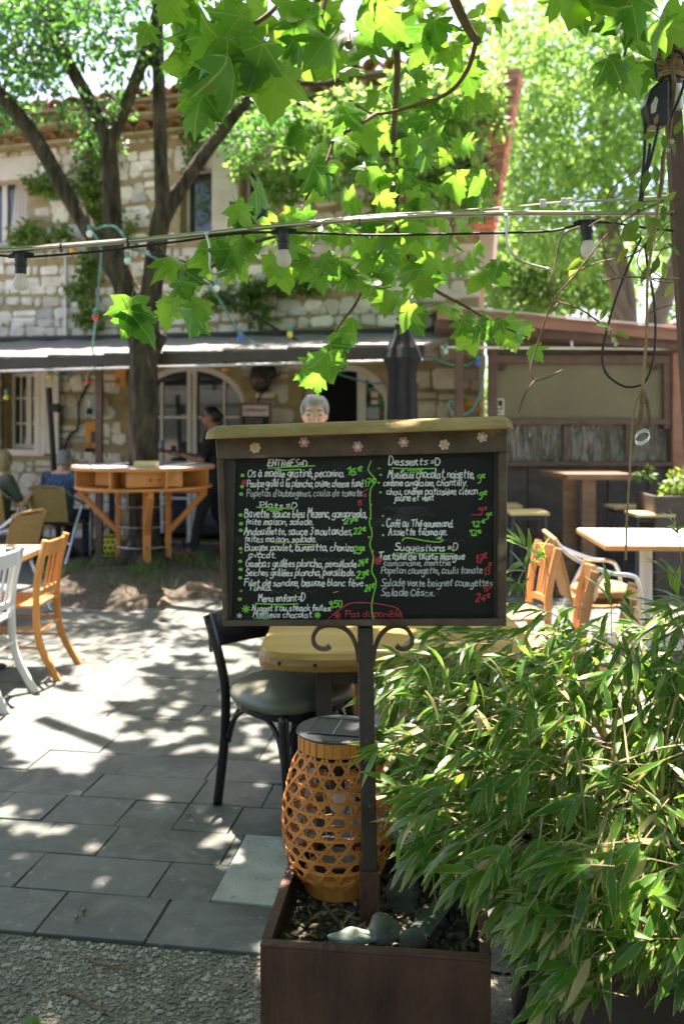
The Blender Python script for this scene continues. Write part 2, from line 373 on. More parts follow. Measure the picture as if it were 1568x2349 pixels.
mat('flower_yellow', (.7, .42, .03), (.75, .25, .02), .7, scale=30)
mat('bottle_glass', (.25, .28, .28), None, .08, spec=.8)
mat('root', (.14, .1, .065), (.3, .23, .16), .9, scale=9, bump=.5)
mat('rock', (.07, .075, .055), (.19, .19, .145), .9, scale=6, bump=.6, bscale=30, rand=.2)
mat('rock_pale', (.2, .25, .19), (.36, .4, .32), .9, scale=6, bump=.5, bscale=30)
mat('sheet_glass', (.04, .055, .05), (.12, .15, .14), .05, spec=.9, scale=3)
mat('curtain', (.5, .44, .4), (.62, .56, .5), .9, scale=3, stretch=(20, 1, 1))
mat('wet_leaf', (.2, .12, .05), (.32, .2, .1), .8, scale=9)
def film():
    m, t, N, L, b = nodes_of('clear_film')
    tc = N.new('ShaderNodeTexCoord'); mp = N.new('ShaderNodeMapping'); mp.inputs['Scale'].default_value = (7, 1, 1.4); L.new(tc.outputs['Object'], mp.inputs[0])
    nz = N.new('ShaderNodeTexNoise'); nz.inputs['Scale'].default_value = 2.2; nz.inputs['Detail'].default_value = 3; nz.inputs['Distortion'].default_value = 1.2; L.new(mp.outputs[0], nz.inputs['Vector'])
    rp = N.new('ShaderNodeValToRGB'); rp.color_ramp.elements[0].position = .45; rp.color_ramp.elements[1].position = .72
    rp.color_ramp.elements[0].color = (.03, .027, .025, 1); rp.color_ramp.elements[1].color = (.2, .18, .175, 1); L.new(nz.outputs[0], rp.inputs[0]); L.new(rp.outputs[0], b.inputs['Base Color'])
    b.inputs['Roughness'].default_value = .12; b.inputs['Specular IOR Level'].default_value = .8
    bp = N.new('ShaderNodeBump'); bp.inputs['Strength'].default_value = .6; bp.inputs['Distance'].default_value = .05; L.new(nz.outputs[0], bp.inputs['Height']); L.new(bp.outputs[0], b.inputs['Normal'])
film()
def opal():
    m, t, N, L, b = nodes_of('bulb_glass'); b.inputs['Base Color'].default_value = (.8, .78, .75, 1); b.inputs['Roughness'].default_value = .12; b.inputs['Specular IOR Level'].default_value = .7
    tb = N.new('ShaderNodeBsdfTranslucent'); tb.inputs[0].default_value = (.9, .86, .82, 1); ms = N.new('ShaderNodeMixShader'); ms.inputs[0].default_value = .62; L.new(b.outputs[0], ms.inputs[1]); L.new(tb.outputs[0], ms.inputs[2]); L.new(ms.outputs[0], N['Material Output'].inputs[0])
opal()
leaf_mat('plane_leaf', (.022, .115, .014), (.055, .19, .03), (.2, .52, .04), .5, veins=True, gloss=.38, rand=.38)
leaf_mat('bamboo_leaf', (.046, .165, .018), (.08, .23, .036), (.23, .5, .035), .42, edge=(.56, .44, .2), gloss=.35, rand=.3)
leaf_mat('elm_leaf', (.026, .09, .024), (.038, .115, .032), (.11, .34, .06), .45, gloss=.45, rand=.3)
leaf_mat('far_leaf', (.08, .2, .04), (.11, .25, .055), (.3, .56, .11), .5, gloss=.5, rand=.3)
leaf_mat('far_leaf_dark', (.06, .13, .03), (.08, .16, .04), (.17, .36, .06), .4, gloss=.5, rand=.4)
leaf_mat('vine_leaf', (.06, .14, .03), (.1, .18, .05), (.28, .45, .06), .45, gloss=.4, rand=.3)
# ================================================================ ground
mb = MB(); mb.add([(-60, -30, -.014), (60, -30, -.014), (60, 90, -.014), (-60, 90, -.014)], [(0, 1, 2, 3)])
struct(mb.build('ground', 'gravel'))
PA = R(-8.4); E1 = V((math.cos(PA), math.sin(PA), 0)); E2 = V((-math.sin(PA), math.cos(PA), 0)); P0 = V((-1.07, 2.826, 0))
def pv(a, b, z=0): return P0 + E1 * a + E2 * b + V((0, 0, z))
mb = MB(); mb.add([pv(-9, .02, -.007), pv(9, .02, -.007), pv(9, 12, -.007), pv(-9, 12, -.007)], [(0, 1, 2, 3)])
paving = struct(mb.build('paving', 'joint'))
random.seed(5)
SL = [pv(.60, .25), pv(1.0, .25), pv(1.0, .69), pv(.60, .69)]
def slab(m_, a0, a1, b0, b1, z=0, g=.002, e=.002, h=.03, jit=.004):
    c = [(a0 + g, b0 + g), (a1 - g, b0 + g), (a1 - g, b1 - g), (a0 + g, b1 - g)]
    c = [(x + ru(-jit, jit), y + ru(-jit, jit)) for x, y in c]; mx = sum(p[0] for p in c) / 4; my = sum(p[1] for p in c) / 4
    tz = [z + ru(-.0012, .0012) for _ in c]
    top = [pv(x + (mx - x) * e / max(abs(mx - x), .02), y + (my - y) * e / max(abs(my - y), .02), t) for (x, y), t in zip(c, tz)]
    mid = [pv(x, y, t - .0025) for (x, y), t in zip(c, tz)]; low = [pv(x, y, z - h) for x, y in c]
    m_.add(top + mid + low, [(0, 1, 2, 3)] + [(4 + i, 4 + (i + 1) % 4, (i + 1) % 4, i) for i in range(4)] + [(8 + i, 8 + (i + 1) % 4, 4 + (i + 1) % 4, 4 + i) for i in range(4)])
cells = []; ROWS = []
b = 0.0; row = 0
while b < 7.0:
    dp = ru(.235, .262); d = 2.8 + b; ROWS.append((b, b + dp))
    a = -2.3 - .36 * b - rnd() * .3
    amax = (1.35 if b < 1.6 else 2.0 + .42 * b)
    while a < amax:
        ln = random.choice((.235, .26, .3, .36, .42, .48)) + ru(-.01, .01)
        if a + ln > .6 and a < 1.0 and row in (1, 2):
            if a < .599: ln = .6 - a
            else: a = 1.0; continue
        cells.append((a, a + ln, b, b + dp)); a += ln
    b += dp; row += 1
vis = []; rest = []
for c in cells:
    p = pv((c[0] + c[1]) / 2, c[2]); x = CX + p.x / p.y * F
    y = HOR + CAMZ / p.y * F
    (vis if (-60 < x < 1640 and not (x > 900 and y > 1560) and not (560 < x < 1140 and y > 1990)) else rest).append(c)
vis.sort(key=lambda c: c[2]); rest += vis[290:]; vis = vis[:290]
for c in vis:
    m_ = MB(); slab(m_, *c, z=ru(-.002, .002)); m_.build('paver', 'paver', paving)
m_ = MB()
for c in rest: slab(m_, *c, z=ru(-.002, .002))
o = m_.build('paver_field', 'paver', paving); o['kind'] = 'stuff'
m_ = MB(); slab(m_, .6, 1.0, ROWS[1][0], ROWS[2][1], z=.004, g=.004, e=.003, jit=.006); o = m_.build('paver', 'concrete', paving); o['label'] = 'pale rough concrete slab set among the slate pavers'
# loose stones and grit of the gravel path, pieces too small to count
random.seed(9)
m_ = MB()
def pebble(m_, c, r, fl=.6):
    k = 6; a0 = rnd() * 6.28; vs = [c + V((0, 0, r * fl))] + [c + V((math.cos(a0 + 6.283 * i / k) * r * ru(.7, 1.15), math.sin(a0 + 6.283 * i / k) * r * ru(.7, 1.15), r * fl * ru(.1, .45))) for i in range(k)] + [c + V((math.cos(a0 + 6.283 * i / k) * r * .8, math.sin(a0 + 6.283 * i / k) * r * .8, -r * fl)) for i in range(k)]
    m_.add(vs, [(0, 1 + i, 1 + (i + 1) % k) for i in range(k)] + [(1 + i, 1 + k + i, 1 + k + (i + 1) % k, 1 + (i + 1) % k) for i in range(k)], lv=rnd())
for i in range(9000):
    x = ru(-1.5, -.12); y = 2.15 + (.75 * rnd() ** .9)
    q = V((x, y, 0)) - P0
    if q.dot(E2) > -.004: continue
    pebble(m_, V((x, y, -.013 + ru(0, .003))), random.choice((.002, .0025, .003, .003, .003, .004, .004, .005, .006, .009)) * ru(.7, 1.2))
o = m_.build('gravel_stones', 'pebble'); tag(o, 'loose pale gravel stones in front of the paving edge', 'gravel', kind='stuff')
for k, (pts, lab) in enumerate((([(195, 2190), (225, 2210), (290, 2225)], 'thin grey twig lying on the gravel just below the paving edge'), ([(140, 2275), (190, 2290), (240, 2325)], 'crooked grey twig lying on the gravel near the bottom of the picture'))):
    m_ = MB(); m_.tube(crom([G(x, y, -.006) for x, y in pts], 5), [.004] * 11, 5); tag(m_.build('twig', 'twig', org=G(*pts[0], -.02)), lab, 'twig')

# ================================================================ stone house
WA = V((-4.8, 12.6, 0)); WR = R(-17); U = V((math.cos(WR), math.sin(WR), 0)); NW = V((math.sin(WR), -math.cos(WR), 0))
def W(s, z, n=0): return WA + U * s + NW * n + V((0, 0, z))
def PW(x, y, n=0):                      # photo position on the wall plane -> (s, z)
    t = (x - CX) / F; A = WA + NW * n
    s = (t * A.y - A.x) / (U.x - t * U.y); d = A.y + s * U.y
    return s, CAMZ - (y - HOR) / F * d
house = thing('stone_house', 'two-storey rubble stone house with clay tile roof behind the terrace', 'house', WA)
S1 = PW(1098, 700)[0]; TOPZ = 5.45
def rect(x0, y0, x1, y1): s0, z1 = PW(x0, y0); s1, z0 = PW(x1, y1); return [s0, s1, z0, z1]
OPEN = {'lw': rect(14, 856, 94, 1031), 'door': rect(300, 840, 560, 1100), 'door2': rect(690, 838, 893, 1100), 'uw': rect(-75, 412, 64, 560), 'um': rect(413, 380, 487, 532), 'ur': rect(553, 380, 612, 505)}
OPEN['door'][2] = 0; OPEN['door2'][2] = 0
sb = sorted({-2.2, S1} | {v for o in OPEN.values() for v in o[:2]}); zb = sorted({-.05, TOPZ} | {max(v, 0) for o in OPEN.values() for v in o[2:]})
m_ = MB()
for i in range(len(sb) - 1):
    for j in range(len(zb) - 1):
        cs, cz = (sb[i] + sb[i + 1]) / 2, (zb[j] + zb[j + 1]) / 2
        if any(o[0] < cs < o[1] and o[2] < cz < o[3] for o in OPEN.values()): continue
        p = [W(sb[i], zb[j]), W(sb[i + 1], zb[j]), W(sb[i + 1], zb[j + 1]), W(sb[i], zb[j + 1])]
        m_.prism(p, -NW * .45)
# return wall on the right end and the arches over the two doors
m_.prism([W(S1, -.05, -.45), W(S1 - .45, -.05, -.45), W(S1 - .45, TOPZ, -.45), W(S1, TOPZ, -.45)], V((.35, 4.9, 0)))
def arch_pts(o, k=14, rise=.5):
    c = (o[0] + o[1]) / 2; h = (o[1] - o[0]) / 2
    return [(c - h * math.cos(math.pi * i / k), o[3] - rise + rise * math.sin(math.pi * i / k)) for i in range(k + 1)]
for key in ('door', 'door2'):
    a = arch_pts(OPEN[key])
    for i in range(len(a) - 1):
        m_.prism([W(a[i][0], a[i][1], -.002), W(a[i + 1][0], a[i + 1][1], -.002), W(a[i + 1][0], OPEN[key][3] + .004, -.002), W(a[i][0], OPEN[key][3] + .004, -.002)], -NW * .4)
wall = m_.build('wall', 'mortar', house)
for o in OPEN.values():
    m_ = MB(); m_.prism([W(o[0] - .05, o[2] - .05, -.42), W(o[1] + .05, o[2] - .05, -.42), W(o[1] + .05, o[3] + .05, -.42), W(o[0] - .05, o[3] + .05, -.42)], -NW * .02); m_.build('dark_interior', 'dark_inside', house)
# rubble stones, each with its own outline and depth
random.seed(21)
stones = []
def inopen(s0, s1, z0, z1, g=.03):
    for k, o in OPEN.items():
        top = o[3]
        if s1 > o[0] - g and s0 < o[1] + g and z1 > o[2] - g and z0 < top + g:
            if k in ('door', 'door2'):
                c = (o[0] + o[1]) / 2; h = (o[1] - o[0]) / 2 + .06; zc = o[3] - .5
                inside = [((s - c) / h) ** 2 + (max(z - zc, 0) / .56) ** 2 < 1 for s in (s0, (s0 + s1) / 2, s1) for z in (z0, z1)]
                if not any(inside): continue
            return True
    return False
z = .02
while z < TOPZ - .05:
    h = ru(.12, .2); s = -2.0 + rnd() * .2; off = rnd() * 6
    while s < S1 - .05:
        wd = h * ru(.7, 2.2)
        if s + wd > S1 - .1: wd = S1 - s + .02
        dz = .05 * math.sin(s * 1.3 + off)
        z0, z1 = z + dz, z + dz + h
        if h > .16 and rnd() < .25:
            m2 = h * ru(.42, .58); parts_ = [(s, s + wd, z0, z0 + m2), (s, s + wd, z0 + m2, z1)]
        else: parts_ = [(s, s + wd, z0, z1)]
        for q in parts_:
            if q[3] < TOPZ and not inopen(*q): stones.append(q)
        s += wd
    z += h
def stone_mesh(m_, q):
    s0, s1, z0, z1 = q; g = ru(.006, .015); s0 += g; s1 -= g; z0 += g; z1 -= g
    if s1 - s0 < .04 or z1 - z0 < .03: return
    wd, h = s1 - s0, z1 - z0; r = min(wd, h) * ru(.12, .36); j = lambda: ru(-.1, .1) * min(wd, h)
    ring = [(s0 + r, z0), (s1 - r, z0), (s1, z0 + r), (s1, z1 - r), (s1 - r, z1), (s0 + r, z1), (s0, z1 - r), (s0, z0 + r)]
    ring = [(a + j(), b_ + j()) for a, b_ in ring]; cs = sum(p[0] for p in ring) / 8; cz = sum(p[1] for p in ring) / 8; pr = ru(.012, .035)
    vs = [W(a, b_, -.01) for a, b_ in ring] + [W(a, b_, pr * .6) for a, b_ in ring] + [W(cs + (a - cs) * .72, cz + (b_ - cz) * .72, pr + ru(-.006, .008)) for a, b_ in ring]
    m_.add(vs, [(i, (i + 1) % 8, 8 + (i + 1) % 8, 8 + i) for i in range(8)] + [(8 + i, 8 + (i + 1) % 8, 16 + (i + 1) % 8, 16 + i) for i in range(8)] + [(16, 17, 18, 19, 20, 21, 22, 23)])
def sxy(q): p = W((q[0] + q[1]) / 2, (q[2] + q[3]) / 2); return CX + p.x / p.y * F, HOR - (p.z - CAMZ) / p.y * F
def score(q):
    x, y = sxy(q)
    if not (-20 < x < 1110 and 200 < y < 1060): return 0
    if 740 < y < 850: return 0
    return (q[1] - q[0]) * (q[3] - q[2]) * (1 if x < 640 else .6)
stones.sort(key=score, reverse=True)
for q in stones[:298]:
    m_ = MB(); stone_mesh(m_, q)
    if m_.f: m_.build('stone', 'stone' if rnd() < .8 else 'stone_grey', wall)
m_ = MB()
for q in stones[298:]: stone_mesh(m_, q)
o = m_.build('rubble_infill', 'stone', wall); o['kind'] = 'stuff'
# roof: two corbelled courses of tile ends, then the tile slope
random.seed(3)
m_ = MB(); m_.prism([W(-2.4, 5.32, .02), W(S1 + .1, 5.32, .02), W(S1 + .1, 5.36, .02), W(-2.4, 5.36, .02)], NW * .2)
m_.prism([W(-2.4, 5.485, .02), W(S1 + .1, 5.485, .02), W(S1 + .1, 5.53, .02), W(-2.4, 5.53, .02)], NW * .4)
a, b_ = W(-2.4, 5.67, .52), W(S1 - .1, 5.67, .52); up = -NW * 6 + V((0, 0, 1.75))
m_.prism([a, b_, b_ + up, a + up], (0, 0, -.04))
m_.prism([W(-2.4, 5.40, -.45), W(S1 + .1, 5.40, -.45), W(S1 + .1, 5.56, -.45), W(-2.4, 5.56, -.45)], NW * .6)
roof = m_.build('roof', 'mortar', house)
def half_tile(length, r, slope):
    m_ = MB(); k = 7; vs = []
    for t, rr in ((0, r), (length, r * .86)):
        for q in (rr, rr - .014):
            for i in range(k): a = math.pi * i / (k - 1); vs.append((q * math.cos(a), t, q * math.sin(a)))
    fs = []
    for i in range(k - 1): fs += [(i, i + 1, 2 * k + i + 1, 2 * k + i), (k + i, 3 * k + i, 3 * k + i + 1, k + i + 1), (i, k + i, k + i + 1, i + 1)]
    m_.add(vs, fs); me = bpy.data.meshes.new('tile'); me.from_pydata(m_.v, [], m_.f); me.materials.append(MATS['terracotta'])
    me.polygons.foreach_set('use_smooth', [True] * len(me.polygons)); return me
tm = half_tile(.42, .105, 0)
def tile_at(s, z, n, tilt=0, sc_=1.0):
    t = (-NW * math.cos(tilt) + V((0, 0, math.sin(tilt)))).normalized()
    place(tm, 'tile', roof, frame_mtx(W(s, z, n), t, V((0, 0, 1)), sc_ * ru(.95, 1.05)))
for r_, (z_, n_, tilt) in enumerate(((5.36, .24, 0), (5.53, .44, 0), (5.66, .58, R(15)), (5.77, .22, R(15)))):
    s = -1.6 + r_ * .08
    while s < S1 - .1:
        if r_ == 3 and s > 3.2: break
        tile_at(s, z_ + ru(-.008, .008), n_ + ru(-.02, .02), tilt, 1.0 if r_ < 2 else 1.12); s += .235 if r_ < 2 else .25
# brick verge leaning at the right corner
for i in range(26):
    t = i / 25; p = P(lerp(1112, 1150, t), lerp(515, 175, t), 10.45); wdt = lerp(.24, .46, t)
    for k in (-1, 1):
        m_ = MB(); m_.box(p + V((k * wdt * .26, ru(-.02, .02), 0)), (wdt * .5 * ru(.9, 1.0), .3, .066), R(-17) + ru(-.05, .05)); m_.build('brick', 'brick', house, bevel=.008)
m_ = MB(); m_.tube([P(1112, 530, 10.6), P(1150, 165, 10.6)], .07, 6); m_.build('verge_core', 'mortar', house)
m_ = MB(); m_.prism([W(S1 - .02, 3.2, .0), W(S1 + .14, 3.2, 0), W(S1 + .3, 5.6, 0), W(S1 - .02, 5.6, 0)], -NW * .3); m_.build('verge_pier', 'dressed', house)

# openings: frames, panes, shutters
def wbox(m_, s0, s1, z0, z1, n0, n1): m_.prism([W(s0, z0, n0), W(s1, z0, n0), W(s1, z1, n0), W(s0, z1, n0)], NW * (n1 - n0))
def casement(name, s0, s1, z0, z1, cols, rows, n=-.16, fr=.05, bar=.028, m='white_paint', split=True, arch=0, pane='pane'):
    f = MB()
    wbox(f, s0, s0 + fr, z0, z1, n - .03, n + .03); wbox(f, s1 - fr, s1, z0, z1, n - .03, n + .03)
    wbox(f, s0 + fr, s1 - fr, z0, z0 + fr * 1.3, n - .03, n + .028); wbox(f, s0 + fr, s1 - fr, z1 - fr, z1, n - .03, n + .028)
    if split: c = (s0 + s1) / 2; wbox(f, c - fr * .8, c + fr * .8, z0 + fr, z1 - fr, n - .028, n + .034)
    o = f.build(name, m, house)
    for j in range(1, rows):
        zz = z0 + (z1 - z0) * j / rows; b2 = MB(); wbox(b2, s0 + fr, s1 - fr, zz - bar / 2, zz + bar / 2, n - .018, n + .022); b2.build('glazing_bar', m, o)
    for i in range(1, cols):
        if split and i * 2 == cols: continue
        ss = s0 + (s1 - s0) * i / cols; b2 = MB(); wbox(b2, ss - bar / 2, ss + bar / 2, z0 + fr, z1 - fr, n - .02, n + .020); b2.build('glazing_bar', m, o)
    for j in range(rows):
        for i in range(cols):
            a0 = s0 + (s1 - s0) * i / cols; a1 = s0 + (s1 - s0) * (i + 1) / cols; c0 = z0 + (z1 - z0) * j / rows; c1 = z0 + (z1 - z0) * (j + 1) / rows
            p = MB(); wbox(p, a0 + .012, a1 - .012, c0 + .012, c1 - .012, n - .006, n); p.build('pane', pane, o)
    return o
o = OPEN['lw']; casement('window', o[0], o[1], o[2], o[3], 4, 3)
m_ = MB(); wbox(m_, o[0] - .06, o[1] + .1, o[2] - .09, o[2] - .004, -.02, .07); m_.build('window_sill', 'white_paint', house)
def shutter(x0, y0, x1, y1, boards=4):
    s0, z1 = PW(x0, y0); s1, z0 = PW(x1, y1); f = MB(); wbox(f, s0, s1, z0 + .1, z0 + .2, .06, .085); wbox(f, s0, s1, z1 - .25, z1 - .15, .06, .085)
    o = f.build('shutter', 'white_paint', house)
    for i in range(boards):
        a0 = lerp(s0, s1, i / boards) + .003; a1 = lerp(s0, s1, (i + 1) / boards) - .003; c = (a0 + a1) / 2
        p = MB(); p.prism([W(a0, z0, .086), W(a1, z0, .086), W(a1, z1 - .05, .086), W(c, z1, .086), W(a0, z1 - .05, .086)], NW * .03); p.build('plank', 'white_paint', o, bevel=.004)
shutter(90, 849, 146, 1041); shutter(-46, 849, 12, 1041)
def arched_door(key, rise, leaves, n=-.15, skip=None):
    o = OPEN[key]; a = arch_pts(o, 16, rise); f = MB(); c = (o[0] + o[1]) / 2; h = (o[1] - o[0]) / 2; fw = .075
    for i in range(16):
        (s0, z0), (s1, z1) = a[i], a[i + 1]; q = [(c + (s - c) * (1 - fw / h), z - fw) for s, z in ((s0, z0), (s1, z1))]
        f.prism([W(s0, z0, n), W(s1, z1, n), W(q[1][0], q[1][1], n), W(q[0][0], q[0][1], n)], NW * .07)
    for s0, s1 in ((o[0], o[0] + fw), (o[1] - fw, o[1])): wbox(f, s0, s1, 0, o[3] - rise - fw, n, n + .07)
    return f.build('door_frame', 'white_paint', house), c, h
fr, c, h = arched_door('door', .5, 2)
o = OPEN['door']; zt = o[3]
m_ = MB(); wbox(m_, c - .02, c + .115, 0, zt - .08, -.14, -.06); m_.build('door_post', 'white_paint', fr)
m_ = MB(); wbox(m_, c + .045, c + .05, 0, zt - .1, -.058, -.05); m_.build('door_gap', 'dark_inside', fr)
for s_ in (c - .42, c + .48):
    m_ = MB(); wbox(m_, s_, s_ + .035, .1, zt - .22, -.13, -.085); m_.build('glazing_bar', 'white_paint', fr)
for z_ in (.55, 1.02, 1.62):
    m_ = MB(); wbox(m_, o[0] + .07, o[1] - .07, z_, z_ + .032, -.125, -.088); m_.build('glazing_bar', 'white_paint', fr)
zs = [.1, .55, 1.02, 1.62, zt - .5]; ss = [o[0] + .05, c - .42, c + .05, c + .48, o[1] - .05]
for i in range(4):
    for j in range(4):
        m_ = MB(); wbox(m_, ss[i] + .02, ss[i + 1] - .01, zs[j] + .01, zs[j + 1] - .002, -.112, -.106); m_.build('pane', 'pane', fr)
a = arch_pts([o[0] + .06, o[1] - .06, 0, zt - .06], 12, .5)
m_ = MB(); m_.prism([W(x, z_, -.112) for x, z_ in a], NW * .006); m_.build('pane', 'pane', fr)
fr, c, h = arched_door('door2', .5, 1)
o = OPEN['door2']; sL = PW(815, 900)[0]; sR = PW(893, 900)[0]
leaf_ = MB(); wbox(leaf_, sL, sL + .11, 0, zt - .02, -.13, -.07); wbox(leaf_, sR - .08, sR, 0, zt - .45, -.13, -.07); wbox(leaf_, sL + .11, sR - .08, 0, .18, -.13, -.07); wbox(leaf_, sL + .11, sR - .08, 1.32, 1.38, -.125, -.075)
leaf_.prism([W(sL + .11, zt - .2, -.13), W(sR - .08, zt - .45, -.13), W(sR, zt - .45, -.13), W(sL + .11, zt - .04, -.13)], NW * .06)
door = leaf_.build('door', 'white_paint', house)
for z0, z1 in ((.18, 1.32), (1.38, 2.0)):
    m_ = MB(); wbox(m_, sL + .11, sR - .08, z0, z1, -.105, -.1); m_.build('pane', 'pane', door)
for (x0, y0, x1, y1, mm) in ((835, 905, 850, 925, 'cloth_black'), (850, 900, 866, 912, 'placard'), (850, 912, 866, 917, 'deep_red'), (850, 918, 866, 928, 'placard'), (872, 945, 892, 954, 'deep_red'), (838, 935, 868, 962, 'meter_grey')):
    s0, z1 = PW(x0, y0, -.08); s1, z0 = PW(x1, y1, -.08); m_ = MB(); wbox(m_, s0, s1, z0, z1, -.099, -.096); m_.build('sticker', mm, door)
o = OPEN['uw']; casement('window', o[0], o[1], o[2], o[3], 2, 1, n=-.2, pane='pane')
m_ = MB()
for i in range(10):
    t0, t1 = i / 10, (i + 1) / 10; s0 = lerp(o[1] - .33, o[1] - .06, t0); s1 = lerp(o[1] - .33, o[1] - .06, t1)
    m_.prism([W(s0 - .12, o[2] + .03, -.19 + .02 * (i % 2)), W(s1 - .02, o[2] + .03, -.19 + .02 * ((i + 1) % 2)), W(s1, o[3] - .06, -.19 + .02 * ((i + 1) % 2)), W(s0, o[3] - .06, -.19 + .02 * (i % 2))], NW * .003)
m_.build('curtain', 'curtain', house)
s0, z1 = PW(-80, 372); s1, z0 = PW(92, 410); m_ = MB(); wbox(m_, s0, s1, z0, z1, -.2, .05); m_.build('lintel', 'dressed', house, bevel=.02)
for key in ('um', 'ur'):
    o = OPEN[key]; casement('window', o[0], o[1], o[2], o[3], 1, 1, n=-.22, split=False, fr=.04)
s0, z1 = PW(489, 372); s1, z0 = PW(551, 535); m_ = MB(); wbox(m_, s0, s1, z0, z1, -.2, .06); m_.build('stone_mullion', 'dressed', house, bevel=.02)
s0, z1 = PW(404, 345); s1, z0 = PW(630, 376); m_ = MB(); wbox(m_, s0, s1, z0, z1, -.2, .055); m_.build('lintel', 'dressed', house, bevel=.02)
# drain pipe and cables on the wall
s0, z1 = PW(152, 590, .05); _, z0 = PW(152, 785, .05)
m_ = MB(); m_.tube([W(s0, z1, .06), W(s0, z0, .06)], .014, 6); m_.build('wall_pipe', 'galvanised', house)
m_ = MB(); m_.tube(crom([W(*PW(x, y, .07), .07) for x, y in ((205, 880), (182, 925), (180, 980), (160, 1000), (150, 1035), (168, 1062))], 6), .016, 6); m_.build('wall_cable', 'rubber', house)

# ================================================================ terrace awning
aw = thing('terrace_awning', 'sloping pale awning in front of the stone house with a dark rail', 'awning', W(3, 2.4, 1))
SA, SB = -2.2, S1 - .15
def aw_pt(s, t):                        # t 0 at the wall, 1 at the front edge
    zf = lerp(2.24, 2.3, (s - SA) / (SB - SA)); zb_ = lerp(2.7, 2.64, (s - SA) / (SB - SA)); return W(s, lerp(zb_, zf, t), lerp(.06, 2.45, t))
n = 13
for i in range(n):
    s0, s1 = lerp(SA, SB, i / n), lerp(SA, SB, (i + 1) / n) - .012; dz = V((0, 0, .022))
    m_ = MB(); m_.prism([aw_pt(s0, 0) + dz, aw_pt(s1, 0), aw_pt(s1, 1), aw_pt(s0, 1) + dz], V((0, 0, -.02))); m_.build('panel', 'awning', aw)
m_ = MB(); m_.bar(aw_pt(SA, 1) + V((0, 0, -.06)) - NW * .02, aw_pt(SB, 1) + V((0, 0, -.06)) - NW * .02, .05, .1); m_.build('front_beam', 'awning_dark', aw)
m_ = MB(); m_.tube([aw_pt(SA, 1) + V((0, 0, -.15)) + NW * .06, aw_pt(SB, 1) + V((0, 0, -.15)) + NW * .06], .014, 8); m_.build('rail', 'rail', aw)
for s_ in [SA + .9 + i * 1.05 for i in range(7)]:
    m_ = MB(); m_.bar(aw_pt(s_, .03) + V((0, 0, -.05)), aw_pt(s_, .97) + V((0, 0, -.06)), .04, .06); m_.build('rafter', 'awning_dark', aw)
m_ = MB(); m_.bar(aw_pt(SA, 0) + V((0, 0, .035)) + NW * .03, aw_pt(SB, 0) + V((0, 0, .035)) + NW * .03, .1, .05); m_.build('flashing', 'awning_dark', aw)
for x_ in (228, 1052):
    s_ = PW(x_, 900, 2.1)[0]; m_ = MB(); p = W(s_, 0, 2.1); m_.bar(p, V((p.x, p.y, 2.24)), .07, .07); m_.build('support_post', 'brown_steel', aw)

# ================================================================ kiosk on the right
KY = 9.3
def K(x, y, d=KY): return P(x, y, d)
kiosk = thing('terrace_kiosk', 'dark timber kiosk with rust brown roof, tinted panel and clear plastic strip', 'kiosk', (2.6, KY, 0))
xl, xr = K(1118, 900).x, 5.2
m_ = MB(); m_.box(((xl + xr) / 2, KY + .04, .58), (xr - xl, .06, 1.16)); kw = m_.build('wall', 'kiosk_wall', kiosk)
nb = 9
for i in range(nb):
    a0, a1 = lerp(xl, xr, i / nb) + .006, lerp(xl, xr, (i + 1) / nb) - .006; m_ = MB(); m_.box(((a0 + a1) / 2, KY - .004, .575), (a1 - a0, .02, 1.12)); m_.build('panel', 'kiosk_wall', kw, bevel=.004)
zp0, zp1 = K(0, 962).z, K(0, 836).z; zc0 = K(0, 1060).z
m_ = MB(); m_.box(((K(1138, 0).x + K(1516, 0).x) / 2, KY, (zp0 + zp1) / 2), (K(1516, 0).x - K(1138, 0).x, .02, zp1 - zp0)); pan = m_.build('tinted_panel', 'kiosk_panel', kiosk)
m_ = MB()
for x0, x1, z0, z1 in ((1118, 1138, zc0, K(0, 800).z), (1516, 1534, zp0 - .1, zp1 + .02)): m_.box(((K(x0, 0).x + K(x1, 0).x) / 2, KY - .02, (z0 + z1) / 2), (K(x1, 0).x - K(x0, 0).x, .09, z1 - z0))
m_.box(((xl + xr) / 2, KY - .022, zp1 + .045), (xr - xl, .1, .09)); m_.box(((xl + xr) / 2, KY - .024, zp0 - .03), (xr - xl, .1, .06)); m_.box(((xl + xr) / 2, KY - .03, zc0 - .02), (xr - xl, .12, .045))
m_.build('frame', 'brown_steel', kiosk, bevel=.006)
for x0, x1 in ((1120, 1290), (1300, 1432), (1440, 1530)):
    m_ = MB(); m_.box(((K(x0, 0).x + K(x1, 0).x) / 2, KY + .0, (zc0 + zp0 - .06) / 2), (K(x1, 0).x - K(x0, 0).x, .008, zp0 - .06 - zc0)); m_.build('clear_sheet', 'clear_film', kiosk)
    m_ = MB(); m_.box((K(x1 + 5, 0).x, KY - .01, (zc0 + zp0 - .06) / 2), (.05, .05, zp0 - .06 - zc0)); m_.build('mullion', 'brown_steel', kiosk)
m_ = MB(); m_.box((K(1552, 0).x + .1, KY + .05, 1.3), (.36, .3, 2.6)); m_.build('corner_pillar', 'brick', kiosk)
for x_ in (1150, 1500):             # small scroll corner ornaments
    m_ = MB(); c = K(x_, 843, KY - .04); m_.tube([c + V((math.cos(t) * .05 * (1 - t / 14), 0, math.sin(t) * .05 * (1 - t / 14))) for t in [i * .6 for i in range(18)]], .012, 5); m_.build('scroll', 'brown_steel', kiosk)
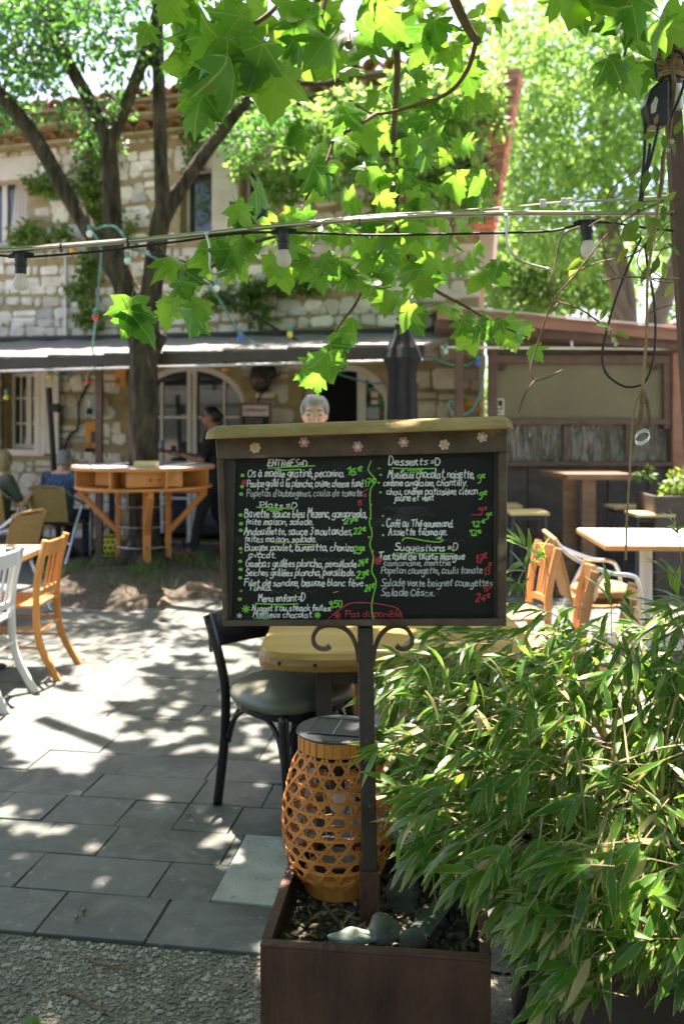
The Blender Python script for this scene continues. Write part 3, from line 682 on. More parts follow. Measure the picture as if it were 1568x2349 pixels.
# roof slope with its under boards
m_ = MB(); A_, B_ = K(1118, 716, 9.0), K(1640, 762, 9.0); bk = V((0, 3.0, .25)); A2, B2 = A_ + V((-.5, 0, .05)), B_ + V((2, 0, -.18))
m_.prism([A2, B2, B2 + bk, A2 + bk], (0, 0, -.03)); rf = m_.build('roof', 'kiosk_roof', kiosk)
m_ = MB(); m_.bar(A2 + V((0, .03, -.075)), B2 + V((0, .03, -.075)), .04, .085); m_.build('fascia', 'kiosk_roof', rf)
m_ = MB(); m_.bar(A2 + V((0, -.02, .012)), B2 + V((0, -.02, .012)), .05, .014); m_.build('drip_edge', 'galvanised', rf)
for k in range(3):
    m_ = MB(); o_ = V((0, .12 + .07 * k, -.16 - .02 * k)); m_.bar(A2 + o_, B2 + o_, .06, .09); m_.build('purlin', 'brown_steel', rf)
m_ = MB(); m_.prism([V((xl, KY + .05, zp1 + .09)), V((xr, KY + .05, zp1 + .09)), V((xr, KY + .05, B2.z - .12)), V((xl, KY + .05, A_.z - .12))], (0, .04, 0)); m_.build('gable_board', 'kiosk_panel', kiosk)
m_ = MB(); m_.tube([K(1010, 797, 9.15), K(1568, 801, 9.15), K(1700, 803, 9.15)], .016, 8); m_.build('gutter_pipe', 'galvanised', kiosk)
m_ = MB(); m_.tube([K(1310, 740, 9.12), K(1310, 797, 9.12)], .014, 6); m_.build('pipe_hanger', 'galvanised', kiosk)
# camera warning placard
pl = thing('warning_placard', 'cream security camera placard on the lower left of the tinted panel', 'placard', K(1141, 934, KY - .07))
m_ = MB(); m_.prism([K(1127, 953, KY - .014), K(1155, 953, KY - .014), K(1155, 915, KY - .014), K(1127, 915, KY - .014)], (0, -.006, 0)); m_.build('plate', 'placard', pl)
m_ = MB(); m_.prism([K(1130.5, 941, KY - .022), K(1151.5, 941, KY - .022), K(1151.5, 919, KY - .022), K(1130.5, 919, KY - .022)], (0, -.002, 0)); m_.build('dark_field', 'cloth_black', pl)
m_ = MB(); yq = KY - .026
m_.prism([K(1139.5, 932, yq), K(1141.5, 932, yq), K(1141.5, 921, yq), K(1139.5, 921, yq)], (0, -.001, 0)); m_.prism([K(1133, 934, yq - .002), K(1145, 938, yq - .002), K(1146, 933, yq - .002), K(1135, 929, yq - .002)], (0, -.001, 0)); m_.prism([K(1145 + 3.6 * math.cos(t), 935 + 3.6 * math.sin(t), yq - .004) for t in [i * .7 for i in range(9)]], (0, -.001, 0))
m_.build('camera_symbol', 'placard', pl)
m_ = MB()
for i in range(5): m_.prism([K(1132 + i * 4, 949, KY - .021), K(1134.6 + i * 4, 949, KY - .021), K(1134.6 + i * 4, 945, KY - .021), K(1132 + i * 4, 945, KY - .021)], (0, -.001, 0))
m_.build('text_line', 'cloth_black', pl)

# ================================================================ wall fittings
def wall_panel(name, label, cat, x0, y0, x1, y1, m, n0=.05, n1=.09, parts=()):
    s0, z1 = PW(x0, y0, n1); s1, z0 = PW(x1, y1, n1); t = thing(name, label, cat, W((s0 + s1) / 2, z0, n0)); b2 = MB(); wbox(b2, s0, s1, z0, z1, n0, n1); b2.build('body', m, t, bevel=.006)
    for k, (pn, a, c, e, g, pm) in enumerate(parts):
        u0, v1 = PW(a, c, n1); u1, v0 = PW(e, g, n1); b2 = MB(); wbox(b2, u0, u1, v0, v1, n1 + .001 + .002 * k, n1 + .008 + .002 * k); b2.build(pn, pm, t)
    return t
wall_panel('electric_meter_box', 'pale grey blue meter box on the stone wall behind the brown post', 'meter box', 195, 905, 222, 957, 'meter_grey', .05, .2, (('meter_window', 200, 938, 213, 951, 'cloth_black'), ('paper_label', 201, 916, 210, 932, 'placard')))
ps = wall_panel('poster', 'tall orange poster on the stone wall below the meter box', 'poster', 196, 968, 222, 1038, 'poster_orange', .05, .07, (('dark_band', 196, 1028, 222, 1038, 'cloth_black'), ('figure_shape', 210, 990, 221, 1016, 'hair_dark')))
wall_panel('framed_picture', 'small orange picture high on the stone wall beside the trunk', 'picture', 263, 848, 289, 886, 'poster_orange', .05, .08, (('picture_shape', 267, 868, 276, 880, 'brick'), ('pale_shape', 277, 864, 284, 878, 'bent_wood')))
# round black fitting on the wall between the doors
t = thing('round_wall_fitting', 'round black fitting on the stone wall above the framed menu board', 'wall fitting', W(*PW(600, 865, .1), .1))
rot = Matrix.Rotation(WR, 3, 'Z') @ Matrix.Rotation(R(90), 3, 'X')
m_ = MB(); c = W(*PW(598, 866, .15), .15); m_.ell(c, (.155, .2, .06), 16, 8, rot); m_.build('housing', 'black_plastic', t, smooth=True)
m_ = MB(); m_.ell(c + NW * .05 + V((0, 0, -.03)), (.085, .07, .03), 12, 6, rot); m_.build('hub', 'brown_steel', t, smooth=True)
m_ = MB(); m_.ell(W(*PW(622, 855, .13), .13), (.08, .09, .05), 12, 6, rot); m_.build('motor', 'black_plastic', t, smooth=True)
m_ = MB(); m_.tube(crom([W(*PW(x, y, .06), .06) for x, y in ((622, 862), (618, 885), (598, 905), (590, 925))], 6), .012, 6); m_.build('cord', 'rubber', t)
# black carriage lamp at the house corner
cp = P(1092, 400, 10.3)
t = thing('wall_lantern', 'black carriage lantern on the right corner of the stone house', 'lantern', cp)
m_ = MB(); m_.lathe(cp, [(.02, .34), (.05, .32), (.03, .26), (.13, .17), (.15, .15), (.15, .13)], 6); m_.build('hood', 'black_plastic', t)
m_ = MB(); m_.lathe(cp, [(.08, -.2), (.12, .12)], 6); m_.build('glass', 'pane', t)
for i in range(6):
    a = i * math.pi / 3; m_ = MB(); m_.bar(cp + V((.085 * math.cos(a), .085 * math.sin(a), -.2)), cp + V((.125 * math.cos(a), .125 * math.sin(a), .13)), .016, .016); m_.build('cage_bar', 'black_plastic', t)
m_ = MB(); m_.lathe(cp, [(.1, -.2), (.1, -.23), (.02, -.3)], 6); m_.bar(cp + V((0, 0, -.28)), cp + V((-.1, .45, -.28)), .03, .03); m_.build('bracket', 'black_plastic', t)
# ================================================================ the tree with the round table
random.seed(31)
TD = 9.0
tb = P(331, 1310, TD); tb.z = 0
tree = thing('shade_tree', 'old rough-barked tree rising through the round wooden table', 'tree', tb)
def path(pts, r, d=TD, k=5):          # photo points with distance offsets -> tube points and radii
    ps = [P(p[0], p[1], d + (p[2] if len(p) > 2 else 0)) for p in pts]; q = crom(ps, k)
    rr = [lerp(r[0], r[1], i / (len(q) - 1)) for i in range(len(q))]; return q, rr
m_ = MB()
def lim(pts, r0, r1): q, rr = path([(a, b_, *c) for a, b_, *c in pts], (r0, r1)); m_.tube(q, rr, 12)
q, rr = path([(331, 1400), (333, 1330), (332, 1200), (330, 1050), (330, 900), (328, 800), (322, 740)], (.165, .135)); rr[:9] = [.29, .265, .235, .21, .195, .185, .178, .172, .168]; m_.tube(q, rr, 14)
for a in range(7):                   # root flare
    an = a * .9 + .2; m_.tube([tb + V((0, 0, .5)), tb + V((.2 * math.cos(an), .2 * math.sin(an), .2)), tb + V((.42 * math.cos(an), .42 * math.sin(an), .02)), tb + V((.62 * math.cos(an), .62 * math.sin(an), -.05))], [.12, .1, .07, .04], 7)
lim([(322, 775), (297, 690), (268, 600), (245, 560)], 0.136, 0.108)
lim([(285, 660), (215, 545), (150, 440), (80, 315), (0, 215), (-60, 150)], 0.092, 0.068)
lim([(275, 640), (262, 540), (257, 440), (250, 350), (240, 300)], 0.100, 0.080)
lim([(246, 330), (215, 250), (160, 150), (118, 60), (100, -60), (90, -220)], 0.074, 0.056)
lim([(248, 340), (290, 240), (335, 120), (360, 30), (390, -120)], 0.070, 0.052)
lim([(334, 790), (345, 700), (355, 600), (370, 500), (385, 460)], 0.116, 0.096)
lim([(374, 500), (370, 400), (367, 280), (364, 160), (362, 40), (370, -100)], 0.078, 0.056)
lim([(372, 510), (410, 440), (465, 360), (540, 262), (600, 190), (680, 100), (740, -20)], 0.080, 0.050)
lim([(560, 232, .1), (640, 190, -.2), (760, 190, -.6), (830, 125, -.9), (880, 20, -1)], 0.040, 0.024)
lim([(345, 820), (362, 785), (372, 765)], 0.080, 0.072)
trunk = m_.build('trunk', 'bark', tree, remesh=.022)
# foliage of the tree: small leaves on twigs, up left and above the picture
def leaf_quad(m_, p, t, n, ln, wd):
    t = t.normalized(); n = n - t * n.dot(t); n = n.normalized() if n.length > 1e-4 else t.orthogonal().normalized(); x = t.cross(n)
    m_.add([p, p + t * ln * .45 + x * wd / 2 - n * ln * .04, p + t * ln, p + t * ln * .45 - x * wd / 2 - n * ln * .04], [(0, 1, 2, 3)], lv=rnd())
def rv(): 
    while True:
        v = V((ru(-1, 1), ru(-1, 1), ru(-1, 1)))
        if .05 < v.length < 1: return v.normalized()
def clump(m_, c, r, n, ln, wd, droop=.3, flat=.7):
    for i in range(n):
        d = rv(); p = c + V((d.x * r, d.y * r, d.z * r * flat)) * rnd() ** .45
        t = (d + rv() * .8 + V((0, 0, -droop))); nn = rv() + V((0, 0, .9)); leaf_quad(m_, p, t, nn, ln * ru(.7, 1.25), wd * ru(.7, 1.2))
m_ = MB()
for (x, y, rx, ry, n, d0, d1) in ((60, 120, 120, 120, 30, 8.3, 10.5), (150, 60, 120, 70, 16, 8.3, 10), (40, 230, 60, 50, 9, 8.5, 10), (200, 260, 70, 45, 5, 8.7, 9.6), (270, 70, 60, 90, 9, 8.6, 10), (320, 100, 40, 60, 4, 8.8, 9.6), (60, -60, 160, 100, 24, 8, 11), (300, -90, 200, 90, 16, 8.2, 10.5), (-120, 60, 80, 150, 14, 8, 10.5)):
    for i in range(n):
        c = P(x + ru(-rx, rx), y + ru(-ry, ry), ru(d0, d1)); clump(m_, c, ru(.16, .34), 62, .09, .047)
for i in range(24):                  # upper crown, above the frame
    c = tb + V((ru(-3.2, 2.0), ru(-1.4, 2.4), ru(5.6, 8.4))); clump(m_, c, ru(.3, .55), 60, .1, .05)
for (x, y, n) in ((510, 280, 5), (470, 260, 2), (560, 330, 4), (230, 300, 2), (620, 260, 6), (560, 200, 3)):
    for i in range(n): clump(m_, P(x + ru(-35, 35), y + ru(-30, 30), ru(8.9, 10.2)), .2, 60, .08, .035)
tree_crown = m_.build('crown', 'elm_leaf', tree)
# soil mound with roots and grass
random.seed(8)
mo = MB(); cx_, cy_ = tb.x + .18, tb.y - .2; vs = []; fs = []
rings, seg = 9, 36
for i in range(rings + 1):
    for j in range(seg):
        a = 2 * math.pi * j / seg; q = i / rings; rad = (1.32 + .16 * math.sin(a * 3 + 1) + .09 * math.sin(a * 7)) * q
        h = .2 * (1 - q * q) ** .8 + (.025 * math.sin(j * 2.1 + i * 1.7) + ru(-.02, .02)) * (1 if 0 < i < rings else 0); vs.append((cx_ + rad * math.cos(a) * .98, cy_ + rad * math.sin(a) * .85, h if i < rings else -.01))
for i in range(rings):
    for j in range(seg): fs.append((i * seg + j, i * seg + (j + 1) % seg, (i + 1) * seg + (j + 1) % seg, (i + 1) * seg + j))
mo.add(vs, fs); mound = mo.build('earth_mound', 'soil', smooth=True); tag(mound, None, None, kind='structure')
for k, pts in enumerate(([(300, 1395, .14), (285, 1383, .18), (320, 1372, .2), (335, 1368, .16)], [(372, 1392, .1), (378, 1378, .16), (390, 1390, .12)]
    , [(430, 1345, .19), (470, 1350, .15), (520, 1362, .03)])):
    m_ = MB(); q = crom([G(x, y, z) for x, y, z in pts], 5); m_.tube(q, [lerp(.04, .014, i / (len(q) - 1)) * (1 + .2 * math.sin(i * 1.7)) for i in range(len(q))], 8); o = m_.build('surface_root', 'root', tree, smooth=True)
m_ = MB()
for i in range(3200):
    a = rnd() * 6.283; q = rnd() ** .6 * 1.15; 
    if math.sin(a * 4 + 2) + ru(-.8, .8) < .35: continue
    p = V((cx_ + q * math.cos(a), cy_ + q * math.sin(a) * .85, .19 * max(0, 1 - (q / 1.35) ** 2) ** .8)); ln = ru(.05, .17); t = V((ru(-.5, .5), ru(-.5, .5), 1)).normalized(); x = t.cross(rv()).normalized() * .005
    m_.add([p - x, p + x, p + t * ln + V((ru(-.02, .02), ru(-.02, .02), 0))], [(0, 1, 2)], lv=rnd())
tag(m_.build('grass_tufts', 'grass'), 'thin grass and weeds on the earth mound round the tree', 'grass', kind='stuff')

# ================================================================ trees behind the kiosk
random.seed(41)
def far_tree(name, label, base, trunk_pts, blobs, mt, d, ln=.2, wd=.09, dens=1.0, r0=.22):
    t = thing(name, label, 'tree', base); m_ = MB()
    for pts, ra, rb in trunk_pts: q = crom([P(x, y, d + dd) for x, y, dd in pts], 5); m_.tube(q, [lerp(ra, rb, i / (len(q) - 1)) for i in range(len(q))], 8)
    m_.build('trunk', 'bark_far', t, smooth=True); m_ = MB()
    for (x, y, rx, ry, n, dz) in blobs:
        for i in range(int(n * dens)):
            while True:
                a, b_ = ru(-1, 1), ru(-1, 1)
                if a * a + b_ * b_ < 1: break
            c = P(x + a * rx, y + b_ * ry, d + ru(-dz, dz)); clump(m_, c, ru(.35, .7), 46, ln, wd, droop=.5, flat=.55)
    m_.build('crown', mt, t); return t
far_tree('tall_tree', 'tall airy bright green tree with a pale forked trunk behind the kiosk', (P(1400, 900, 19).x, 19, 0),
    [([(1400, 1095, 0), (1410, 800, 0), (1425, 690, 0), (1405, 540, 0), (1392, 440, 0), (1388, 330, 0), (1380, 180, 0)], .26, .09), ([(1432, 1095, 0), (1440, 740, 0), (1425, 620, 0), (1408, 545, 0)], .22, .15), ([(1392, 440, 0), (1350, 380, .4), (1300, 330, .8)], .07, .03), ([(1388, 400, 0), (1430, 320, -.4), (1480, 260, -.8)], .07, .03), ([(1380, 250, 0), (1340, 160, .5)], .06, .03), ([(1300, 480, 1), (1230, 440, 1), (1170, 405, 1)], .05, .025)],
    [(1330, 130, 200, 150, 100, 3), (1480, 180, 130, 160, 60, 3), (1300, 330, 150, 110, 62, 2.5), (1440, 380, 130, 110, 44, 2.5), (1250, 480, 120, 60, 22, 2.5), (1520, 500, 80, 60, 12, 2), (1300, 560, 90, 70, 18, 2), (1300, -80, 300, 120, 60, 3), (1640, 300, 100, 300, 40, 3)], 'far_leaf', 19)
far_tree('leaning_tree', 'darker leafy tree with two leaning grey trunks just above the kiosk roof', (P(1470, 900, 23).x, 23, 0),
    [([(1480, 1100, -4), (1490, 800, -4), (1530, 660, -4), (1568, 560, -4), (1620, 420, -4)], .26, .14), ([(1450, 1100, -4), (1455, 800, -4), (1420, 690, -4), (1395, 600, -4), (1370, 500, -3)], .17, .1)],
    [(1200, 620, 110, 90, 60, 2), (1330, 640, 130, 60, 48, 2), (1180, 690, 90, 40, 24, 2), (1330, 590, 60, 60, 12, 2), (1550, 520, 50, 80, 12, 2), (1540, 690, 50, 30, 6, 2), (1130, 560, 60, 50, 20, 2)], 'far_leaf_dark', 22, .22, .11)
far_tree('background_tree', 'pale distant tree filling the gap between house corner and tall tree', (P(1150, 900, 30).x, 30, 0),
    [([(1150, 1040, 0), (1160, 700, 0), (1170, 420, 0), (1150, 250, 0)], .3, .1)],
    [(1180, 300, 120, 160, 34, 3), (1120, 200, 100, 120, 22, 3), (1500, 600, 200, 120, 30, 3), (1260, 680, 200, 60, 26, 3), (1150, 560, 100, 90, 14, 3)], 'far_leaf', 30, .3, .15)
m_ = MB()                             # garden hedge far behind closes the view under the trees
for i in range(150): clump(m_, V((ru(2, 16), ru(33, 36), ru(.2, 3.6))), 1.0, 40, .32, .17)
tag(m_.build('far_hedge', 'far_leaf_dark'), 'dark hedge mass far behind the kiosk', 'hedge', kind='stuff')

# ================================================================ vines on the house
random.seed(51)
def wall_vine(name, label, stems, blobs, n0=.1, ln=.085, wd=.06, mt='vine_leaf', cn=26):
    p0 = W(*PW(*stems[0][0], .05), .05); t = thing(name, label, 'vine', p0); m_ = MB()
    for st in stems: m_.tube(crom([W(*PW(x, y, .07), .07) for x, y in st], 5), .011, 5)
    m_.build('stem', 'twig', t); m_ = MB()
    for (x, y, rx, ry, n, dn) in blobs:
        for i in range(n):
            nn = n0 + rnd() * dn; s_, z_ = PW(x + ru(-rx, rx), y + ru(-ry, ry), nn); clump(m_, W(s_, z_, nn), ru(.08, .16), cn, ln, wd, droop=.5)
    m_.build('leaves', mt, t); return t
wall_vine('climbing_vine', 'thin green creeper climbing the stone wall left of the trunk', [[(215, 770), (212, 690), (200, 560), (205, 450), (215, 330)], [(200, 560), (150, 540), (90, 560)], [(210, 440), (150, 430), (80, 440)], [(212, 690), (222, 650)]],
    [(205, 440, 22, 70, 26, .15), (110, 430, 55, 22, 18, .12), (100, 535, 65, 22, 20, .12), (210, 560, 14, 80, 16, .12), (212, 340, 24, 50, 14, .2), (200, 720, 14, 40, 9, .1), (185, 640, 20, 40, 6, .1)])
wall_vine('trailing_creeper', 'low green creeper trailing along the stone wall right of the trunk', [[(480, 700), (530, 680), (600, 660), (680, 655), (760, 665)], [(530, 680), (540, 720)]],
    [(540, 690, 50, 18, 12, .1), (640, 658, 80, 12, 16, .1), (600, 720, 12, 25, 5, .1), (280, 520, 20, 40, 4, .1), (440, 330, 18, 70, 10, .12)])
wall_vine('wisteria', 'mass of bright sunlit wisteria leaves over the upper right of the house wall', [[(960, 760), (955, 640), (930, 480), (880, 380), (760, 330), (640, 310)], [(955, 640), (1020, 540), (1060, 430), (1080, 300)]],
    [(640, 330, 100, 70, 54, 1.1), (760, 330, 90, 110, 46, 1.2), (880, 300, 100, 110, 50, 1.2), (1000, 260, 110, 110, 56, 1.2), (1080, 220, 70, 80, 30, 1.0), (1060, 400, 50, 80, 24, .8), (660, 430, 60, 30, 10, .6), (940, 440, 90, 60, 20, .7)], n0=.2, ln=.11, wd=.05, mt='far_leaf', cn=34)

# ================================================================ unseen trees added behind the camera: mirrored in the panes, block sky light
random.seed(77); m_ = MB()
for i in range(330):
    a = ru(-1.25, 1.25); r = ru(10, 14); clump(m_, V((math.sin(a) * r, -math.cos(a) * r * .8 - 1, ru(.2, 5))), ru(.8, 1.3), 40, .4, .24)
tag(m_.build('unseen_trees', 'far_leaf_dark'), 'mass of green garden trees mirrored in the door panes', 'trees', kind='stuff')
# ================================================================ plane tree: limb overhead, hanging leaves in view
random.seed(61)
HALF = [(0, 0), (.13, -.07), (.28, -.06), (.52, -.02), (.45, .1), (.37, .19), (.5, .25), (.55, .33), (.70, .50), (.55, .49), (.43, .53), (.27, .46), (.32, .58), (.25, .66), (.22, .78), (.11, .87), (0, 1.04)]
def leaf_shape(seed, mid=True, curl=.2):
    random.seed(seed); H = [(x * ru(.92, 1.08), y * ru(.95, 1.05)) if 0 < i < len(HALF) - 1 else (x, y) for i, (x, y) in enumerate(HALF)]
    H2 = [(-x * ru(.9, 1.1), y * ru(.95, 1.05)) for x, y in HALF[1:-1]]
    out = H + H2[::-1]; c = (0, .3); fold = ru(.1, .7); cu = curl * ru(.3, 2.6); wob = rnd() * 6
    def z(x, y): r2 = x * x + (y - .3) ** 2; return -cu * r2 - fold * .25 * abs(x) + .035 * math.sin(7 * x + wob) * math.sin(6 * y + wob)
    n = len(out); vs = [(c[0], c[1], z(*c))]; uv = [c]
    if mid:
        for x, y in out: p = (lerp(c[0], x, .55), lerp(c[1], y, .55)); vs.append((*p, z(*p))); uv.append(p)
    for x, y in out: vs.append((x, y, z(x, y) - .02)); uv.append((x, y))
    fs = [(0, 1 + i, 1 + (i + 1) % n) for i in range(n)]
    if mid: fs += [(1 + i, 1 + n + i, 1 + n + (i + 1) % n, 1 + (i + 1) % n) for i in range(n)]
    return vs, fs, uv
LEAVES = []
for k in range(11):
    vs, fs, uv = leaf_shape(100 + k, True, .28); m_ = MB(); m_.add(vs, fs, uv)
    st = [(0, 0, 0), (.02, -.12, .01), (.05, -.3, .05)]; m_.tube(st, .012, 4)
    m_.uv[-12:] = [(0, .01)] * 12
    me = bpy.data.meshes.new('plane_leaf'); me.from_pydata(m_.v, [], m_.f); me.materials.append(MATS['plane_leaf'])
    ul = me.uv_layers.new(name='UVMap'); idx = [0] * len(me.loops); me.loops.foreach_get('vertex_index', idx); ul.data.foreach_set('uv', [c for i in idx for c in m_.uv[i]])
    me.polygons.foreach_set('use_smooth', [True] * len(me.polygons)); LEAVES.append(me)
random.seed(66)
pt0 = V((2.7, -1.2, 0))
plane = thing('plane_tree', 'plane tree whose big lobed leaves hang across the top of the picture', 'tree', pt0)
m_ = MB()
def tw(pts, r0, r1, k=6, n=8): q = crom(pts, k); m_.tube(q, [lerp(r0, r1, i / (len(q) - 1)) for i in range(len(q))], n)
tw([pt0 + V((0, 0, -.1)), pt0 + V((0, 0, 1)), pt0 + V((-.05, .05, 2.6)), pt0 + V((-.2, .3, 4.0))], .26, .17, n=12)
J = pt0 + V((-.2, .3, 4.0))
tw([J + V((0, 0, -.3)), V((1.9, .8, 4.6)), V((1.1, 2.4, 4.75)), V((.3, 4.2, 4.9)), V((-.8, 5.6, 5.1)), V((-1.9, 6.6, 5.2))], .13, .05, n=10)
tw([J + V((0, 0, -.2)), V((2.3, 1.4, 5.1)), V((2.1, 3.6, 5.4)), V((1.9, 5.8, 5.5))], .11, .04)
tw([J + V((0, 0, -.2)), V((1.4, -.4, 5.3)), V((-.4, .6, 5.6)), V((-1.8, 2.0, 5.5))], .11, .04)
tw([V((.9, 2.7, 4.75)), P(935, -180, 3.3), P(905, -60, 3.2), P(903, 40, 3.15), P(911, 150, 3.15), P(905, 260, 3.2), P(900, 330, 3.2)], .022, .007)
tw([V((1.1, 2.4, 4.75)), P(1000, -160, 2.9), P(1035, -20, 2.85), P(1070, 60, 2.85), P(1098, 102, 2.85)], .022, .012)
tw([P(1090, 100, 2.85), P(1072, 160, 2.88), P(1030, 212, 2.95), P(960, 240, 3.0), P(860, 262, 3.05), P(800, 230, 3.1)], .008, .005)
tw([P(862, 262, 3.05), P(820, 290, 3.0), P(770, 320, 3.0), P(745, 380, 2.95), P(718, 428, 2.95), P(700, 460, 2.95)], .007, .004)
tw([P(905, 300, 3.2), P(912, 430, 3.2), P(910, 520, 3.15), P(935, 590, 3.1), P(960, 620, 3.1)], .008, .005)
tw([P(912, 450, 3.2), P(850, 490, 3.1), P(760, 510, 3.0), P(640, 540, 2.9), P(540, 575, 2.85), P(440, 650, 2.85), P(385, 690, 2.85)], .008, .004)
tw([P(935, 590, 3.1), P(990, 660, 3.05), P(1060, 700, 3.0), P(1130, 740, 3.0), P(1210, 775, 3.0)], .007, .003)
tw([P(910, 520, 3.15), P(860, 600, 3.1), P(820, 690, 3.05), P(770, 760, 3.0), P(735, 840, 3.0)], .007, .003)
tw([V((-.2, 4.9, 5.0)), P(620, -100, 3.4), P(640, 0, 3.1), P(560, 70, 3.0), P(450, 110, 2.9)], .014, .005)
tw([V((.3, 4.2, 4.9)), P(760, -60, 3.3), P(740, 60, 3.2), P(730, 150, 3.15)], .014, .005)
tw([V((1.9, 4.4, 5.4)), P(1380, -120, 3.0), P(1420, -10, 2.7), P(1440, 70, 2.7), P(1430, 130, 2.7)], .012, .004)
m_.build('branches', 'twig', plane, smooth=True)
m_ = MB(); tw([P(1042, -10, 2.85), P(1070, 60, 2.85), P(1096, 104, 2.85)], .0, .0) if False else None
# (x, y, spread x, spread y, leaves, distance, leaf size in photo units)
BL = [(390, 40, 45, 40, 5, 2.9, 120), (480, 60, 60, 50, 7, 2.9, 135), (430, 130, 50, 50, 6, 2.7, 140), (500, 160, 50, 50, 6, 2.6, 150), (440, 215, 35, 45, 3, 2.6, 140), (560, 110, 60, 60, 7, 2.8, 135), (600, 180, 50, 50, 5, 2.7, 135), (640, 70, 60, 50, 7, 3.0, 125), (720, 60, 60, 55, 8, 3.1, 120), (700, 140, 60, 50, 6, 3.0, 125), (790, 110, 55, 60, 6, 3.1, 120), (850, 50, 60, 50, 7, 3.1, 125), (960, 60, 60, 50, 8, 3.0, 120), (1030, 90, 50, 60, 6, 2.9, 120), (1090, 40, 60, 40, 6, 2.9, 110), (980, 150, 50, 50, 5, 3.0, 115), (1060, 160, 45, 50, 4, 2.9, 120),
      (900, 190, 60, 40, 6, 3.1, 115), (960, 250, 55, 40, 6, 3.1, 105), (830, 260, 55, 45, 5, 3.1, 110), (700, 270, 45, 50, 3, 3.0, 120), (760, 320, 50, 40, 4, 3.0, 110), (900, 320, 60, 45, 8, 3.2, 105), (980, 350, 55, 45, 8, 3.2, 100), (880, 400, 55, 45, 8, 3.2, 105), (960, 430, 60, 40, 8, 3.2, 100), (1050, 300, 45, 50, 5, 3.1, 105), (1060, 400, 45, 45, 4, 3.1, 100), (640, 430, 40, 40, 2, 2.9, 130), (780, 420, 50, 40, 4, 3.1, 110),
      (560, 530, 50, 40, 5, 2.85, 115), (500, 560, 50, 40, 6, 2.85, 115), (640, 540, 50, 40, 5, 2.9, 115), (720, 540, 50, 45, 6, 3.0, 110), (820, 540, 55, 45, 7, 3.1, 105), (900, 500, 50, 45, 6, 3.1, 105), (1000, 520, 55, 45, 7, 3.1, 100), (1070, 480, 40, 40, 3, 3.1, 100),
      (430, 620, 35, 40, 4, 2.8, 115), (410, 700, 35, 40, 5, 2.75, 115), (330, 730, 30, 25, 2, 2.7, 130), (440, 735, 20, 30, 2, 2.75, 120), (530, 620, 40, 35, 3, 2.85, 105), (620, 610, 40, 30, 3, 2.9, 105), (740, 610, 50, 40, 4, 3.0, 100), (830, 640, 45, 45, 4, 3.05, 100), (910, 620, 50, 45, 6, 3.05, 100), (980, 640, 50, 45, 7, 3.05, 100), (1060, 600, 45, 45, 5, 3.05, 100), (1120, 640, 35, 35, 3, 3.0, 105),
      (960, 710, 35, 30, 3, 3.0, 95), (1040, 730, 35, 30, 4, 3.0, 95), (1110, 745, 40, 25, 4, 3.0, 95), (1180, 770, 35, 25, 4, 3.0, 90), (1235, 800, 15, 12, 1, 3.0, 85), (790, 760, 30, 25, 3, 3.0, 95), (740, 830, 30, 25, 4, 2.95, 105), (720, 870, 25, 20, 2, 2.95, 105), (870, 690, 30, 30, 2, 3.0, 95),
      (1290, 10, 50, 25, 4, 2.4, 150), (1390, 20, 60, 35, 5, 2.4, 150), (1470, 70, 50, 50, 5, 2.5, 140), (1430, 140, 45, 40, 4, 2.5, 120), (1540, 40, 30, 40, 3, 2.4, 140)]
cnt = 0; pls = []; extra_ = []
for (x, y, sx, sy, n, d, s) in BL:
    for i in range(n if (x < 620 or y > 480) else max(1, int(n * .78))):
        dd = d + ru(-.3, .35); px, py = x + ru(-sx, sx), y + ru(-sy, sy); p = P(px, py, dd); size = s / F * d * (ru(.42, .74) if s <= 120 else ru(.55, .92))
        t = V((ru(-.75, .75), ru(-.5, .35), -1 + rnd() * .9)); 
        nn = V((ru(-.6, .6), ru(.35, 1.0), ru(.1, .9))) if rnd() < .6 else V((ru(-.6, .6), ru(-1.0, -.4), ru(.2, .9)))
        place(random.choice(LEAVES), 'leaf', plane, frame_mtx(p - t.normalized() * size * .4, t, nn, size)); cnt += 1
        pls.append(p - t.normalized() * size * .55)
for (x, y, sx, sy, n, d, s) in BL:
    if x > 1250: continue
    for i in range(int(n * .25)):
        t = V((ru(-.75, .75), ru(-.5, .35), -1 + rnd() * .9)); nn = V((ru(-.6, .6), ru(.35, 1.0), ru(.1, .9))) if rnd() < .6 else V((ru(-.6, .6), ru(-1.0, -.4), ru(.2, .9)))
        extra_.append((P(x + ru(-sx, sx) * 1.1, y + ru(-sy, sy) * 1.1, d + ru(.3, .8)), t, nn, s / F * d * ru(.42, .74)))
# leaf stalks gathered on short twigs are part of each leaf; seed balls hang among them
for (x, y) in ((487, 107), (800, 103), (925, 458), (610, 212)):
    c = P(x, y, 2.95); b2 = MB(); b2.ell(c, .016, 10, 8); b2.tube([c, c + V((.01, 0, .1))], .0015, 4); b2.build('seed_ball', 'wet_leaf', plane, smooth=True)
